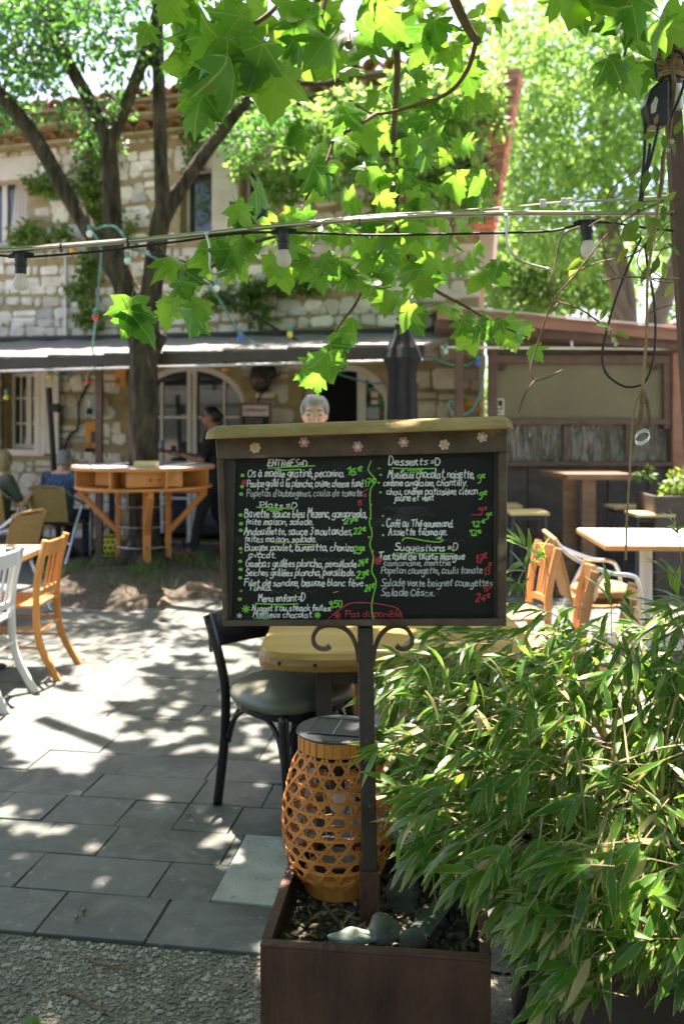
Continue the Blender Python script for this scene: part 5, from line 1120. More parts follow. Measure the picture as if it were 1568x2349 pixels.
# ================================================================ wicker lantern
LC = V((-.012, 2.345, .385))
lan = thing('wicker_lantern', 'orange woven bamboo solar lantern with a black lid standing in the planter', 'lantern', LC)
def prad(t): return .098 + .046 * math.sin(math.pi * min(1, max(0, (t * .93 + .06))) ** .85) ** .8       # radius over body height t 0..1
ZB, ZT = .05, .36
m_ = MB(); m_.lathe(LC, [(.082, 0), (.086, .004), (.086, .05), (.08, .052)], 32); m_.build('base_ring', 'lantern_wood', lan)
m_ = MB(); m_.lathe(LC, [(.098, .366), (.103, .37), (.104, .405), (.1, .408)], 40); top_ = m_.build('lid_ring', 'lantern_wood', lan, smooth=False)
for i in range(30):
    a = i * 2 * math.pi / 30; m_ = MB(); m_.box(LC + V((.1043 * math.cos(a), .1043 * math.sin(a), .3875)), (.0012, .0005 if i % 5 else .0014, .034), Matrix.Rotation(a, 3, 'Z')); m_.build('slat_joint', 'hair_dark', top_)
m_ = MB(); m_.lathe(LC, [(.0, .414), (.1, .414), (.107, .411), (.107, .407), (.0, .407)], 40); lid = m_.build('lid', 'solar', lan)
rz = Matrix.Rotation(R(-12), 3, 'Z')
m_ = MB(); m_.box(LC + V((0, 0, .4148)), (.13, .12, .0016), rz); pn = m_.build('solar_panel', 'black_plastic', lid)
for i in range(4):
    a, b_ = (((-.065, -.06), (.065, -.06)), ((.065, -.06), (.065, .06)), ((.065, .06), (-.065, .06)), ((-.065, .06), (-.065, -.06)))[i]; m_ = MB(); m_.bar(LC + rz @ V((*a, .4165)), LC + rz @ V((*b_, .4165)), .0025, .0015); m_.build('panel_edge', 'solar', lid)
m_ = MB(); m_.bar(LC + rz @ V((0, -.058, .4166)), LC + rz @ V((0, .058, .4166)), .0015, .001); m_.build('panel_line', 'galvanised', lid)
# dark inner core with wire cage and bulb
m_ = MB(); m_.lathe(LC, [(.06, .05), (.06, .075), (.0, .078)], 20); m_.build('inner_plate', 'black_plastic', lan)
m_ = MB(); m_.lathe(LC, [(.075, .353), (.075, .33), (.02, .325), (.02, .25), (.0, .25)], 20); m_.build('lamp_holder', 'black_plastic', lan)
m_ = MB(); m_.ell(LC + V((0, 0, .225)), (.025, .025, .032), 12, 8); m_.build('bulb', 'bulb_glass', lan, smooth=True)
for i in range(4):
    a = i * math.pi / 2 + .4; m_ = MB(); m_.tube([LC + V((.07 * math.cos(a), .07 * math.sin(a), .06)), LC + V((.095 * math.cos(a), .095 * math.sin(a), .2)), LC + V((.075 * math.cos(a), .075 * math.sin(a), .35))], .0018, 5); m_.build('wire', 'galvanised', lan)
def strand_geo(fn, k, wd, off):
    m_ = MB(); vs = []; uv = []
    pts = [fn(i / k) for i in range(k + 1)]
    for i, (a, z) in enumerate(pts):
        t = (z - ZB) / (ZT - ZB); o_ = off + .0011 * math.sin(a * 16 + z * 260); r = prad(t) + o_; c = LC + V((r * math.cos(a), r * math.sin(a), z)); rad = V((math.cos(a), math.sin(a), 0))
        a2, z2 = pts[min(i + 1, k)]; a1, z1 = pts[max(i - 1, 0)]
        q2 = V((prad((z2 - ZB) / (ZT - ZB)) * math.cos(a2), prad((z2 - ZB) / (ZT - ZB)) * math.sin(a2), z2)); q1 = V((prad((z1 - ZB) / (ZT - ZB)) * math.cos(a1), prad((z1 - ZB) / (ZT - ZB)) * math.sin(a1), z1))
        t_ = (q2 - q1).normalized(); wv = t_.cross(rad).normalized() * wd / 2; n_ = t_.cross(wv).normalized() * .0007
        vs += [c - wv - n_, c + wv - n_, c + wv + n_, c - wv + n_]
    fs = [(0, 1, 2, 3), (len(vs) - 1, len(vs) - 2, len(vs) - 3, len(vs) - 4)]
    for i in range(k):
        for j in range(4): fs.append((i * 4 + j, i * 4 + (j + 1) % 4, (i + 1) * 4 + (j + 1) % 4, (i + 1) * 4 + j))
    m_.add(vs, fs); m_.build('strand', 'strand', lan)
NR = 10; ND = 18; TURN = 2 * math.pi / ND * (NR + 1) * .5; zd = lambda t: lerp(ZB - .004, ZT + .006, t)
for i in range(NR + 1):
    z = zd(.06 / (2 * TURN) + (i + .5) / (NR + 1)); 
    if z < ZT: strand_geo(lambda t, z=z: (t * 2 * math.pi, z), 48, .0078, 0)
for i in range(ND):
    a0 = i * 2 * math.pi / ND
    strand_geo(lambda t: (a0 + TURN * t, zd(t)), 22, .0074, .0012); strand_geo(lambda t: (a0 + .06 - TURN * t, zd(t)), 22, .0074, -.0012)

# ================================================================ bamboo
random.seed(91)
bam = thing('bamboo', 'dense bushy bamboo with tan-edged green leaves spilling from the dark planter', 'bamboo', (.9, 2.2, .37))
def blade(seed, bend):
    random.seed(seed); st = [(0, .1), (.08, .45), (.3, 1.0), (.6, .85), (.85, .4), (1.0, .02)]; vs = []; uv = []; cu = ru(.1, .5) * bend; tw_ = ru(-.5, .5)
    for y, wv in st:
        z = -cu * y * y; hw = .096 * wv; a = tw_ * y
        vs += [(-hw * math.cos(a), y, z + .02 * wv - hw * math.sin(a)), (0, y, z), (hw * math.cos(a), y, z + .02 * wv + hw * math.sin(a))]; uv += [(-1 * .95, y), (.001, y), (.95, y)]
    fs = []
    for i in range(len(st) - 1): b_ = i * 3; fs += [(b_, b_ + 1, b_ + 4, b_ + 3), (b_ + 1, b_ + 2, b_ + 5, b_ + 4)]
    return vs, fs, uv
BLD = [blade(i, 1) for i in range(8)]; BM = []
for vs, fs, uv in BLD:
    me = bpy.data.meshes.new('bamboo_leaf'); me.from_pydata(vs, [], fs); me.materials.append(MATS['bamboo_leaf']); ul = me.uv_layers.new(name='UVMap'); idx = [0] * len(me.loops); me.loops.foreach_get('vertex_index', idx); ul.data.foreach_set('uv', [c for i in idx for c in uv[i]]); me.polygons.foreach_set('use_smooth', [True] * len(me.polygons)); BM.append(me)
random.seed(92)
def inside(poly, x, y):
    c = False; n = len(poly)
    for i in range(n):
        (x0, y0), (x1, y1) = poly[i], poly[i - 1]
        if (y0 > y) != (y1 > y) and x < (x1 - x0) * (y - y0) / (y1 - y0) + x0: c = not c
    return c
POLY = [(845, 1560), (905, 1500), (975, 1450), (1060, 1440), (1150, 1440), (1240, 1440), (1330, 1425), (1450, 1400), (1560, 1370), (1980, 1420), (1980, 2250), (1560, 2300), (1440, 2270), (1350, 2290), (1270, 2300), (1210, 2230), (1160, 2150), (1120, 2040), (1040, 2010), (960, 1990), (915, 1930), (900, 1880), (880, 1800), (850, 1730), (850, 1640)]
root = lambda: V((ru(.55, 1.2), ru(1.98, 2.45), .38))
clusters = []
while len(clusters) < 1230:
    x, y = ru(800, 1980), ru(1360, 2320)
    if not inside(POLY, x, y): continue
    f = (y - 1380) / 850; d = lerp(2.55, 1.78, min(1, f * 1.15)) + ru(-.12, .5) * (1 if x > 900 else .5)
    if y > 1950: d = ru(1.72, 2.05)
    clusters.append((x, y, d))
clusters += [(1190, 1235, 2.5), (1200, 1290, 2.45), (1175, 1330, 2.4), (1240, 1260, 2.5), (1180, 1390, 2.4), (1230, 1400, 2.4), (1290, 1400, 2.4), (1390, 1330, 2.4), (1440, 1360, 2.4), (1500, 1290, 2.3), (1545, 1200, 2.3), (1540, 1350, 2.3), (975, 1380 + 70, 2.5), (870, 1560, 2.4), (850, 1600, 2.35), (1270, 2290, 1.75), (1240, 2330, 1.75), (1300, 2240, 1.75), (1310, 2270, 1.76)]
stems = MB(); leaves_all = []
for k, (x, y, d) in enumerate(clusters):
    c = P(x, y, d); side = (x - 1250) / 450
    ax = V((-.55 + side * .45 + ru(-.6, .45), ru(-.7, .4), -.3 + ru(-.4, .5) + max(0, (1560 - y) / 300)))
    if y > 1950: ax.z -= .22
    ax.normalize(); n = random.choice((4, 5, 6, 7))
    bse = c - ax * ru(.035, .08); stems.tube([bse - ax * .06 + V((0, .03, -.03)), bse, c], .0011, 4)
    for i in range(n):
        t = (ax + rv() * .62 + V((0, 0, -.12))).normalized(); p = bse.lerp(c, i / n) ; ln = ru(.055, .098) * (1.1 if d < 2 else 1)
        nn = V((ru(-.5, .5), ru(-.9, .1), 1)); leaves_all.append((p, t, nn, ln, d))
leaves_all.sort(key=lambda q: q[4] + (9 if q[0].x / q[0].y > .38 else 0))
for p, t, nn, ln, d in leaves_all[:300]: place(random.choice(BM), 'leaf', bam, frame_mtx(p, t, nn, ln))
m_ = MB()
for p, t, nn, ln, d in leaves_all[300:]:
    vs, fs, uv = random.choice(BLD); M_ = frame_mtx(p, t, nn, ln); m_.add([M_ @ V(q) for q in vs], fs, uv, lv=rnd())
for i in range(1850):                  # inner leaves, deep in the bush
    x, y = ru(900, 1980), ru(1480, 2150)
    if not inside(POLY, x, y): continue
    vs, fs, uv = random.choice(BLD); t = V((ru(-1, 1), ru(-1, 1), ru(-1, .3))); M_ = frame_mtx(P(x, y, ru(2.15, 2.75)), t, V((ru(-.5, .5), ru(-.5, .5), 1)), ru(.06, .1)); m_.add([M_ @ V(q) for q in vs], fs, uv, lv=rnd())
o = m_.build('leaf_mass', 'bamboo_leaf', bam, smooth=True); o['kind'] = 'stuff'
for i in range(44):
    r0 = root(); x, y, d = random.choice(clusters); e = P(x, min(y, 1750), d + .1); mid = r0.lerp(e, .55) + V((0, 0, ru(.1, .3))); stems.tube(crom([r0, mid, e], 6), [.0035 - .0018 * j / 12 for j in range(13)], 5)
o = stems.build('stems', 'bamboo_stem' if 'bamboo_stem' in MATS else 'twine', bam)

# ================================================================ litter on the paving
for (x, y, sz, dx, dy, m, lab) in ((424, 1872, .05, 1, .2, 'vine_leaf', 'small curled green leaf lying on the dark pavers left of the chair leg'), (70, 2330, .09, .6, -1, 'vine_leaf', 'green leaf lying on the gravel at the bottom left corner')):
    m_ = MB(); p = G(x, y, .006 if y < 2100 else -.004); vs, fs, uv = BLD[2]; M_ = frame_mtx(p, V((dx, dy, .12)), V((.2, -.3, 1)), sz); m_.add([M_ @ V((q[0] * 3.2, q[1], q[2] * 1.5)) for q in vs], fs); tag(m_.build('fallen_leaf', m, org=p), lab, 'leaf')
sp_ = G(182, 2100, .004); t = thing('seed_pods', 'two small brown seed balls on a thin stalk lying on the pavers', 'seed pods', sp_)
for (x, y) in ((176, 2104), (193, 2088)): m_ = MB(); m_.ell(G(x, y, .011), .0085, 10, 8); m_.build('seed_ball', 'wet_leaf', t, smooth=True)
m_ = MB(); m_.tube(crom([G(176, 2100, .012), G(181, 2082, .014), G(192, 2066, .008)], 5), .0014, 4); m_.build('stalk', 'twig', t)
random.seed(33); m_ = MB()
for i in range(260):
    a, b_ = ru(-2.2, 1.2), ru(.02, 3.4); p = pv(a, b_, .0045); 
    if rnd() < .5: leaf_quad(m_, p, V((ru(-1, 1), ru(-1, 1), 0)), V((ru(-.2, .2), ru(-.2, .2), 1)), ru(.006, .02), ru(.003, .008))
    else: pebble(m_, p, ru(.0012, .003), .7)
tag(m_.build('paving_litter', 'wet_leaf'), 'scattered bits of dry leaf and grit on the pavers', 'litter', kind='stuff')
# ================================================================ round table built on the tree
random.seed(101)
RT = thing('tree_table', 'round wooden bar table with drawers built on brackets round the trunk', 'table', (tb.x, tb.y, .3))
tc_ = V((tb.x, tb.y, 0)); tr = .69
def ring(m_, r0, r1, z0, z1, n=40, a0=0, a1=2 * math.pi):
    m_.lathe(tc_, [(r0, z0), (r1, z0), (r1, z1), (r0, z1), (r0, z0)], n, a0, a1)
m_ = MB(); ring(m_, .2, tr, 1.125, 1.15); m_.build('top', 'table_grey', RT)
m_ = MB(); ring(m_, tr + .001, tr + .008, 1.118, 1.148); m_.build('top_edge', 'pine', RT)
m_ = MB(); ring(m_, .2, tr - .02, .93, .955); m_.build('shelf', 'pine', RT)
for a in range(8):                   # dividers
    an = R(-150 + a * 45); c = tc_ + V((math.cos(an) * .45, math.sin(an) * .45, 1.04)); m_ = MB(); m_.box(c, (.46, .022, .165), an); m_.build('divider', 'pine', RT)
def drawer(a0, a1, r=.655, m='pine', knobs=True):
    p0 = tc_ + V((r * math.cos(a0), r * math.sin(a0), 0)); p1 = tc_ + V((r * math.cos(a1), r * math.sin(a1), 0)); m_ = MB(); m_.bar(p0 + V((0, 0, 1.042)), p1 + V((0, 0, 1.042)), .02, .145); o = m_.build('drawer_front', m, RT, bevel=.004)
    nrm = (p1 - p0).normalized().cross(V((0, 0, 1))); nrm = nrm if nrm.dot(p0 - tc_) > 0 else -nrm
    if knobs:
        for t in (.42, .58): k_ = MB(); k_.ell(p0.lerp(p1, t) + V((0, 0, 1.035)) + nrm * .014, .011, 8, 6); k_.build('drawer_hole', 'hair_dark', o)
        for t in (.07, .9): k_ = MB(); k_.lathe(V((0, 0, 0)), [(.03, 0), (.03, .004), (.0, .004)], 12); q = p0.lerp(p1, t) + V((0, 0, 1.055)) + nrm * .011; mm = nrm.to_track_quat('Z', 'Y').to_matrix(); k_.v = [tuple(mm @ V(v) + q) for v in k_.v]; k_.build('roundel', 'bent_wood', o)
drawer(R(-92), R(-45)); drawer(R(-143), R(-97), .5, knobs=False)
for an in (-172, -72, -8, 90):    # wooden brackets strapped to the trunk
    a = R(an); u_ = V((math.cos(a), math.sin(a), 0)); r0 = .25; b_ = tc_ + u_ * r0
    m_ = MB(); m_.bar(b_ + V((0, 0, .18)), b_ + V((0, 0, .925)), .075, .045, up=u_); st = m_.build('bracket_post', 'pine', RT, bevel=.004)
    ln = tr - .06 if an not in (-110,) else .3
    m_ = MB(); m_.bar(b_ + u_ * .02 + V((0, 0, .9)), tc_ + u_ * (tr - .05) + V((0, 0, .9)), .05, .05); m_.build('bracket_arm', 'pine', RT, bevel=.004)
    if an != -110: m_ = MB(); m_.bar(b_ + u_ * .015 + V((0, 0, .5)), tc_ + u_ * (tr - .06) + V((0, 0, .885)), .055, .05); m_.build('bracket_brace', 'pine', RT, bevel=.004)
    for z in (.35, .55, .75): k_ = MB(); k_.ell(b_ + u_ * .025 + V((0, 0, z)), .012, 6, 5); k_.build('bolt', 'hair_dark', st)
for z in (.35, .55, .75):
    m_ = MB(); m_.tube([tc_ + V((.262 * math.cos(t), .262 * math.sin(t), z)) for t in [i * 2 * math.pi / 28 for i in range(28)]], .006, 5, closed=True); m_.build('steel_band', 'galvanised', RT)
bx_ = tc_ + V((.12, -.45, 1.152)); m_ = MB(); m_.box(bx_ + V((0, 0, .028)), (.22, .1, .055)); bo = m_.build('wooden_tray', 'pale_wood', org=bx_, bevel=.006); tag(bo, 'small yellowish wooden box on the round tree table right of the trunk', 'box')
m_ = MB(); m_.tube(crom([G(420, 1240, .3), G(428, 1268, .12), G(450, 1288, .14), G(500, 1300, .03)], 6), .012, 6); tag(m_.build('power_cable', 'rubber', org=G(500, 1300, 0)), 'black cable running from the tree mound to the right', 'cable')

# ================================================================ chairs
def put(t, loc, rz): t.location = loc; t.rotation_euler = (0, 0, rz)
def bistro_chair(label, loc, rz, weave='rattan', group='aluminium bistro chairs'):      # faces local +y
    t = thing('bistro_chair', label, 'chair', (0, 0, 0), 0, group); ORG[t.name] = V((0, 0, 0))
    def B(m_, n, mt, **k): return m_.build(n, mt, t, local=True, **k)
    w_ = .25; k = 8
    for s in (-1, 1):
        m_ = MB(); m_.tube(crom([(s * .20, -.27, .84), (s * .265, -.16, .74), (s * .285, .05, .655), (s * .285, .18, .64), (s * .275, .225, .6), (s * .262, .25, .45), (s * .25, .275, 0)], 6), .0135, 8); B(m_, 'arm_and_front_leg', 'alu', smooth=True)
        m_ = MB(); m_.tube(crom([(s * .283, .02, .65), (s * .265, -.08, .46), (s * .255, -.2, .2), (s * .25, -.3, 0)], 6), .0135, 8); B(m_, 'leg', 'alu', smooth=True)
        m_ = MB(); m_.tube(crom([(s * .215, -.262, .84), (s * .21, -.2, .6), (s * .205, -.15, .45), (s * .2, .0, .425), (s * .2, .22, .44)], 6), .013, 8); B(m_, 'side_tube', weave, smooth=True)
    m_ = MB(); m_.tube(crom([(-.215, -.262, .84), (-.12, -.285, .86), (.12, -.285, .86), (.215, -.262, .84)], 6), .014, 8); B(m_, 'top_tube', weave, smooth=True)
    for nm, rows in (('backrest', [(-.262, .84, .03), (-.2, .62, .03), (-.155, .46, .025)]), ('seat', [(-.15, .45, 0), (0, .428, 0), (.22, .44, 0)])):
        m_ = MB(); n = 6; vs = []; fs = []; rr = crom([V((0, y, z)) for y, z, _ in rows], 4); K_ = len(rr)
        for lay in (0, -.012):
            for i, p in enumerate(rr):
                for j in range(n + 1): u_ = j / n * 2 - 1; cv = (1 - u_ * u_) * (.028 if nm == 'backrest' else .0); vs.append((u_ * .205, p.y - cv + (lay if nm == 'backrest' else 0), p.z + (lay if nm == 'seat' else 0) - (0 if nm == 'backrest' else (1 - u_ * u_) * .012)))
        q = K_ * (n + 1)
        for i in range(K_ - 1):
            for j in range(n): a = i * (n + 1) + j; fs += [(a, a + 1, a + n + 2, a + n + 1), (q + a, q + a + n + 1, q + a + n + 2, q + a + 1)]
        m_.add(vs, fs); B(m_, nm, weave, smooth=True)
    for y, z in ((.25, .4), (-.19, .22)): m_ = MB(); m_.tube([(-.262, y, z), (.262, y, z)], .01, 6); B(m_, 'stretcher', 'alu')
    put(t, loc, rz); return t
bistro_chair('rattan and aluminium chair with its empty back to us behind the seated woman in green', (-3.85, 10.0, 0), R(-8), 'rattan')
bistro_chair('rattan and aluminium chair of the seated person in blue, back towards us', (-3.22, 10.25, 0), R(-12), 'rattan')
bistro_chair('orange rattan chair at the left edge seen from the side, behind the wooden chair', (-2.78, 7.35, 0), R(75), 'rattan_orange')
bistro_chair('rattan and aluminium armchair with brown cushion in the sun beyond the bamboo', (1.62, 5.85, 0), R(-94), 'rattan_orange')
m_ = MB(); m_.ell((1.69, 5.86, .5), (.2, .2, .055), 16, 8); cu = m_.build('seat_cushion', 'cushion', org=(1.69, 5.86, .45), smooth=True); tag(cu, 'striped brown cushion on the sunny rattan armchair', 'cushion')

def wood_chair(label, loc, rz, m, spindles, name='wooden_chair', slats=2, flare=.06, rail=.085):       # faces local +y
    t = thing(name, label, 'chair'); ORG[t.name] = V((0, 0, 0))
    def B(m_, n, **k): return m_.build(n, m, t, local=True, **k)
    for s in (-1, 1):
        pts = crom([(s * .19, -.27 - flare, 0), (s * .185, -.215, .22), (s * .18, -.19, .44), (s * .18, -.2, .64), (s * .185, -.25, .86)], 5)
        m_ = MB()
        for i in range(len(pts) - 1): m_.bar(pts[i], pts[i + 1], .03, .036, up=(0, 1, 0)) if False else None
        m_.tube(pts, [.02] * len(pts), 6, flat=1.15); B(m_, 'leg')
        m_ = MB(); m_.tube([(s * .185, .21, 0), (s * .18, .19, .44)], [.014, .02], 8); B(m_, 'leg')
        m_ = MB(); m_.tube([(s * .182, .2, .2), (s * .185, -.215, .2)], .009, 6); B(m_, 'stretcher')
        m_ = MB(); m_.tube([(s * .182, .2, .32), (s * .182, -.2, .32)], .009, 6); B(m_, 'stretcher')
    for y, z in ((.2, .26), (-.205, .3)): m_ = MB(); m_.tube([(-.183, y, z), (.183, y, z)], .009, 6); B(m_, 'stretcher')
    m_ = MB(); vs = [(-.2, -.2, .445), (.2, -.2, .445), (.215, .1, .445), (.19, .215, .445), (-.19, .215, .445), (-.215, .1, .445)]; m_.prism(vs, (0, 0, .022)); B(m_, 'seat', bevel=.008)
    for z0, h in ((.845 - rail / 2, rail), (.53, .04)):
        m_ = MB(); q = crom([(-.18, -.235 if z0 > .7 else -.195, z0), (0, -.275 if z0 > .7 else -.22, z0 + .01), (.18, -.235 if z0 > .7 else -.195, z0)], 5); n = len(q); vs = []
        for p in q: vs += [p + V((0, -.009, -h / 2)), p + V((0, .009, -h / 2)), p + V((0, .009, h / 2)), p + V((0, -.009, h / 2))]
        fs = [(3, 2, 1, 0), (n * 4 - 4, n * 4 - 3, n * 4 - 2, n * 4 - 1)]
        for i in range(n - 1):
            for j in range(4): fs.append((i * 4 + j, i * 4 + (j + 1) % 4, (i + 1) * 4 + (j + 1) % 4, (i + 1) * 4 + j))
        m_.add(vs, fs); B(m_, 'back_rail', bevel=.004)
    for i in range(spindles):
        x = lerp(-.11, .11, i / (spindles - 1)); m_ = MB(); m_.bar((x, -.213, .54), (x, -.255, .78), .024, .011, up=(0, 1, 0)); B(m_, 'spindle', bevel=.003)
    put(t, loc, rz); return t
wood_chair('honey coloured wooden slat-back chair at the white table on the left', (-2.06, 5.72, 0), R(88), 'orange_wood', 4)
wood_chair('white painted spindle-back chair cut off by the left edge of the picture', (-2.14, 5.12, 0), R(86), 'white_chair', 4, slats=2)
wood_chair('bentwood chair farthest from us right of the menu sign', (.98, 5.35, 0), R(95), 'bent_wood', 5, rail=.14)
wood_chair('bentwood chair in the middle of the three right of the menu sign', (1.02, 4.62, 0), R(80), 'bent_wood', 5, rail=.14)
wood_chair('bentwood chair nearest to us, half hidden by bamboo leaves', (1.02, 3.98, 0), R(72), 'bent_wood', 3, rail=.14)

# black bistro chair at the live-edge table
bc = thing('black_chair', 'worn black bentwood chair with olive vinyl seat at the live-edge table', 'chair'); ORG[bc.name] = V((0, 0, 0))
def B(m_, n, mt='black_paint', **k): return m_.build(n, mt, bc, local=True, **k)
for s in (-1, 1):
    m_ = MB(); m_.tube(crom([(s * .205, -.225, 0), (s * .19, -.2, .25), (s * .185, -.195, .46), (s * .195, -.22, .6), (s * .215, -.285, .78)], 6), [.018] * 25, 8, flat=1.2); B(m_, 'leg', smooth=True)
    m_ = MB(); m_.tube(crom([(s * .185, .225, 0), (s * .18, .2, .25), (s * .17, .17, .46)], 5), [lerp(.015, .022, i / 10) for i in range(11)], 8); B(m_, 'leg', smooth=True)
    m_ = MB(); m_.tube(crom([(s * .178, .185, .26), (s * .172, .13, .38), (s * .17, .02, .435)], 5), .0105, 6); B(m_, 'bracket', smooth=True)
    m_ = MB(); m_.tube(crom([(s * .187, -.185, .28), (s * .18, -.13, .38), (s * .175, -.05, .435)], 5), .0105, 6); B(m_, 'bracket', smooth=True)
for y, s in ((.18, 1), (-.19, 1)):
    for q in (-1, 1): m_ = MB(); m_.tube(crom([(q * .175, y, .26), (q * .13, y * .97, .38), (q * .03, y * .95, .435)], 5), .0105, 6); B(m_, 'bracket', smooth=True)
def seat_ring(r, z): return [(r * .225 * math.copysign(abs(math.cos(t)) ** .75, math.cos(t)) * (1 + .1 * math.sin(t)), r * .222 * math.copysign(abs(math.sin(t)) ** .75, math.sin(t)), z) for t in [i * 2 * math.pi / 36 for i in range(36)]]
def rings(m_, rs):
    vs = [p for r in rs for p in r]; n = len(rs[0]); fs = [tuple(range(n - 1, -1, -1)), tuple(range((len(rs) - 1) * n, len(rs) * n))]
    for i in range(len(rs) - 1):
        for j in range(n): fs.append((i * n + j, i * n + (j + 1) % n, (i + 1) * n + (j + 1) % n, (i + 1) * n + j))
    m_.add(vs, fs)
m_ = MB(); rings(m_, [seat_ring(.95, .43), seat_ring(.95, .455)]); B(m_, 'seat_frame')
m_ = MB(); rings(m_, [seat_ring(.95, .456), seat_ring(1.04, .466), seat_ring(1.06, .49), seat_ring(1.0, .512), seat_ring(.85, .526), seat_ring(.5, .535), seat_ring(.1, .537)]); B(m_, 'seat_cushion', 'seat_vinyl', smooth=True)
m_ = MB(); q = crom([(-.217, -.262, .7), (-.12, -.32, .705), (.12, -.32, .705), (.217, -.262, .7)], 6); n = len(q); vs = []
for p in q: vs += [p + V((0, -.008, -.075)), p + V((0, .012, -.075)), p + V((0, -.01, .075)), p + V((0, -.026, .075))]
fs = [(3, 2, 1, 0), (n * 4 - 4, n * 4 - 3, n * 4 - 2, n * 4 - 1)]
for i in range(n - 1):
    for j in range(4): fs.append((i * 4 + j, i * 4 + (j + 1) % 4, (i + 1) * 4 + (j + 1) % 4, (i + 1) * 4 + j))
m_.add(vs, fs); B(m_, 'backrest', bevel=.004)
put(bc, (-.215, 3.72, 0), math.atan2(-.74, .67) - math.pi / 2)

# ================================================================ live-edge table
lt = thing('live_edge_table', 'thick varnished live-edge wooden table behind the menu sign', 'table', (.3, 3.7, 0))
random.seed(17)
edge = [(-.27, 3.36), (-.1, 3.32), (.15, 3.335), (.4, 3.31), (.55, 3.33), (.68, 3.36), (.74, 3.5), (.75, 3.9), (.7, 4.12), (.45, 4.18), (.1, 4.15), (-.2, 4.17), (-.3, 4.05), (-.31, 3.7), (-.32, 3.46)]
e = [(p.x, p.y) for p in crom([V((x, y, 0)) for x, y in edge], 4, closed=True)]
cxy = (.22, 3.74)
def er(k, z, j=0): return [(cxy[0] + (x - cxy[0]) * (1 + (k - 1) * .2) + (0), cxy[1] + (y - cxy[1]) * k, z) for x, y in e]
m_ = MB(); rings(m_, [er(.9, .655), er(.985, .668), er(1.0, .69), er(.985, .712), er(.93, .7265)]); m_.build('slab_edge', 'edge_wood', lt, smooth=False)
m_ = MB(); rings(m_, [er(.925, .70), er(.925, .7275), er(.915, .73)]); m_.build('tabletop', 'slab_wood', lt)
for x, y in ((.1, 3.47), (.35, 3.45)): pass
for (x, y) in ((-.07, 3.5), (-.07, 4.0), (.55, 3.5), (.55, 4.0)):
    m_ = MB(); m_.bar((x, y, 0), (x, y, .655), .06, .06); m_.build('leg', 'post_steel', lt, bevel=.004)
for x in (-.07, .55): m_ = MB(); m_.bar((x, 3.53, .62), (x, 3.97, .62), .05, .05); m_.build('leg_rail', 'post_steel', lt)
m_ = MB(); m_.bar((-.04, 3.5, .61), (.52, 3.5, .61), .04, .06); m_.build('leg_rail', 'post_steel', lt)
for (x, y) in ((640, 1522), (722, 1527)): m_ = MB(); q = P(x, y, 3.318); m_.ell(q, (.008, .006, .008), 8, 6); m_.build('knot', 'hair_dark', lt)
wood_chair('chair of orange wood half hidden behind the wicker lantern under the table', (.25, 4.35, 0), R(180), 'orange_wood', 4)

# ================================================================ white table on the left
wt = thing('white_table', 'sunlit white cafe table with wooden edge at the left picture border', 'table', (-2.45, 5.6, 0))
m_ = MB(); m_.box((-2.45, 5.6, .74), (.9, .95, .022)); m_.build('tabletop', 'cloth_white', wt, bevel=.004)
m_ = MB()
for c, s in (((-2.45, 6.083, .738), (.94, .014, .034)), ((-2.45, 5.117, .738), (.94, .014, .034)), ((-1.991, 5.6, .738), (.014, .95, .034)), ((-2.909, 5.6, .738), (.014, .95, .034))): m_.box(c, s)
m_.build('edge_band', 'pale_wood', wt)
m_ = MB(); m_.bar((-2.4, 5.6, .02), (-2.4, 5.6, .728), .07, .07); m_.build('pedestal', 'post_steel', wt)
for a in (0, 90): m_ = MB(); m_.box((-2.4, 5.6, .015 + a * .0002), (.62, .06, .022), R(a + 45)); m_.build('foot', 'post_steel', wt)
gl = P(25, 1262, 5.7); gl.z = .752; t = thing('patterned_glass', 'small glass with dark pattern on the white table', 'glass', gl); m_ = MB(); m_.lathe(gl, [(.03, 0), (.036, .05), (.033, .05), (.028, .006), (0, .006)], 16); m_.build('bowl', 'bottle_glass', t); m_ = MB(); m_.lathe(gl, [(.0325, .01), (.0372, .034), (.0365, .034)], 16); m_.build('pattern_band', 'cloth_denim', t)

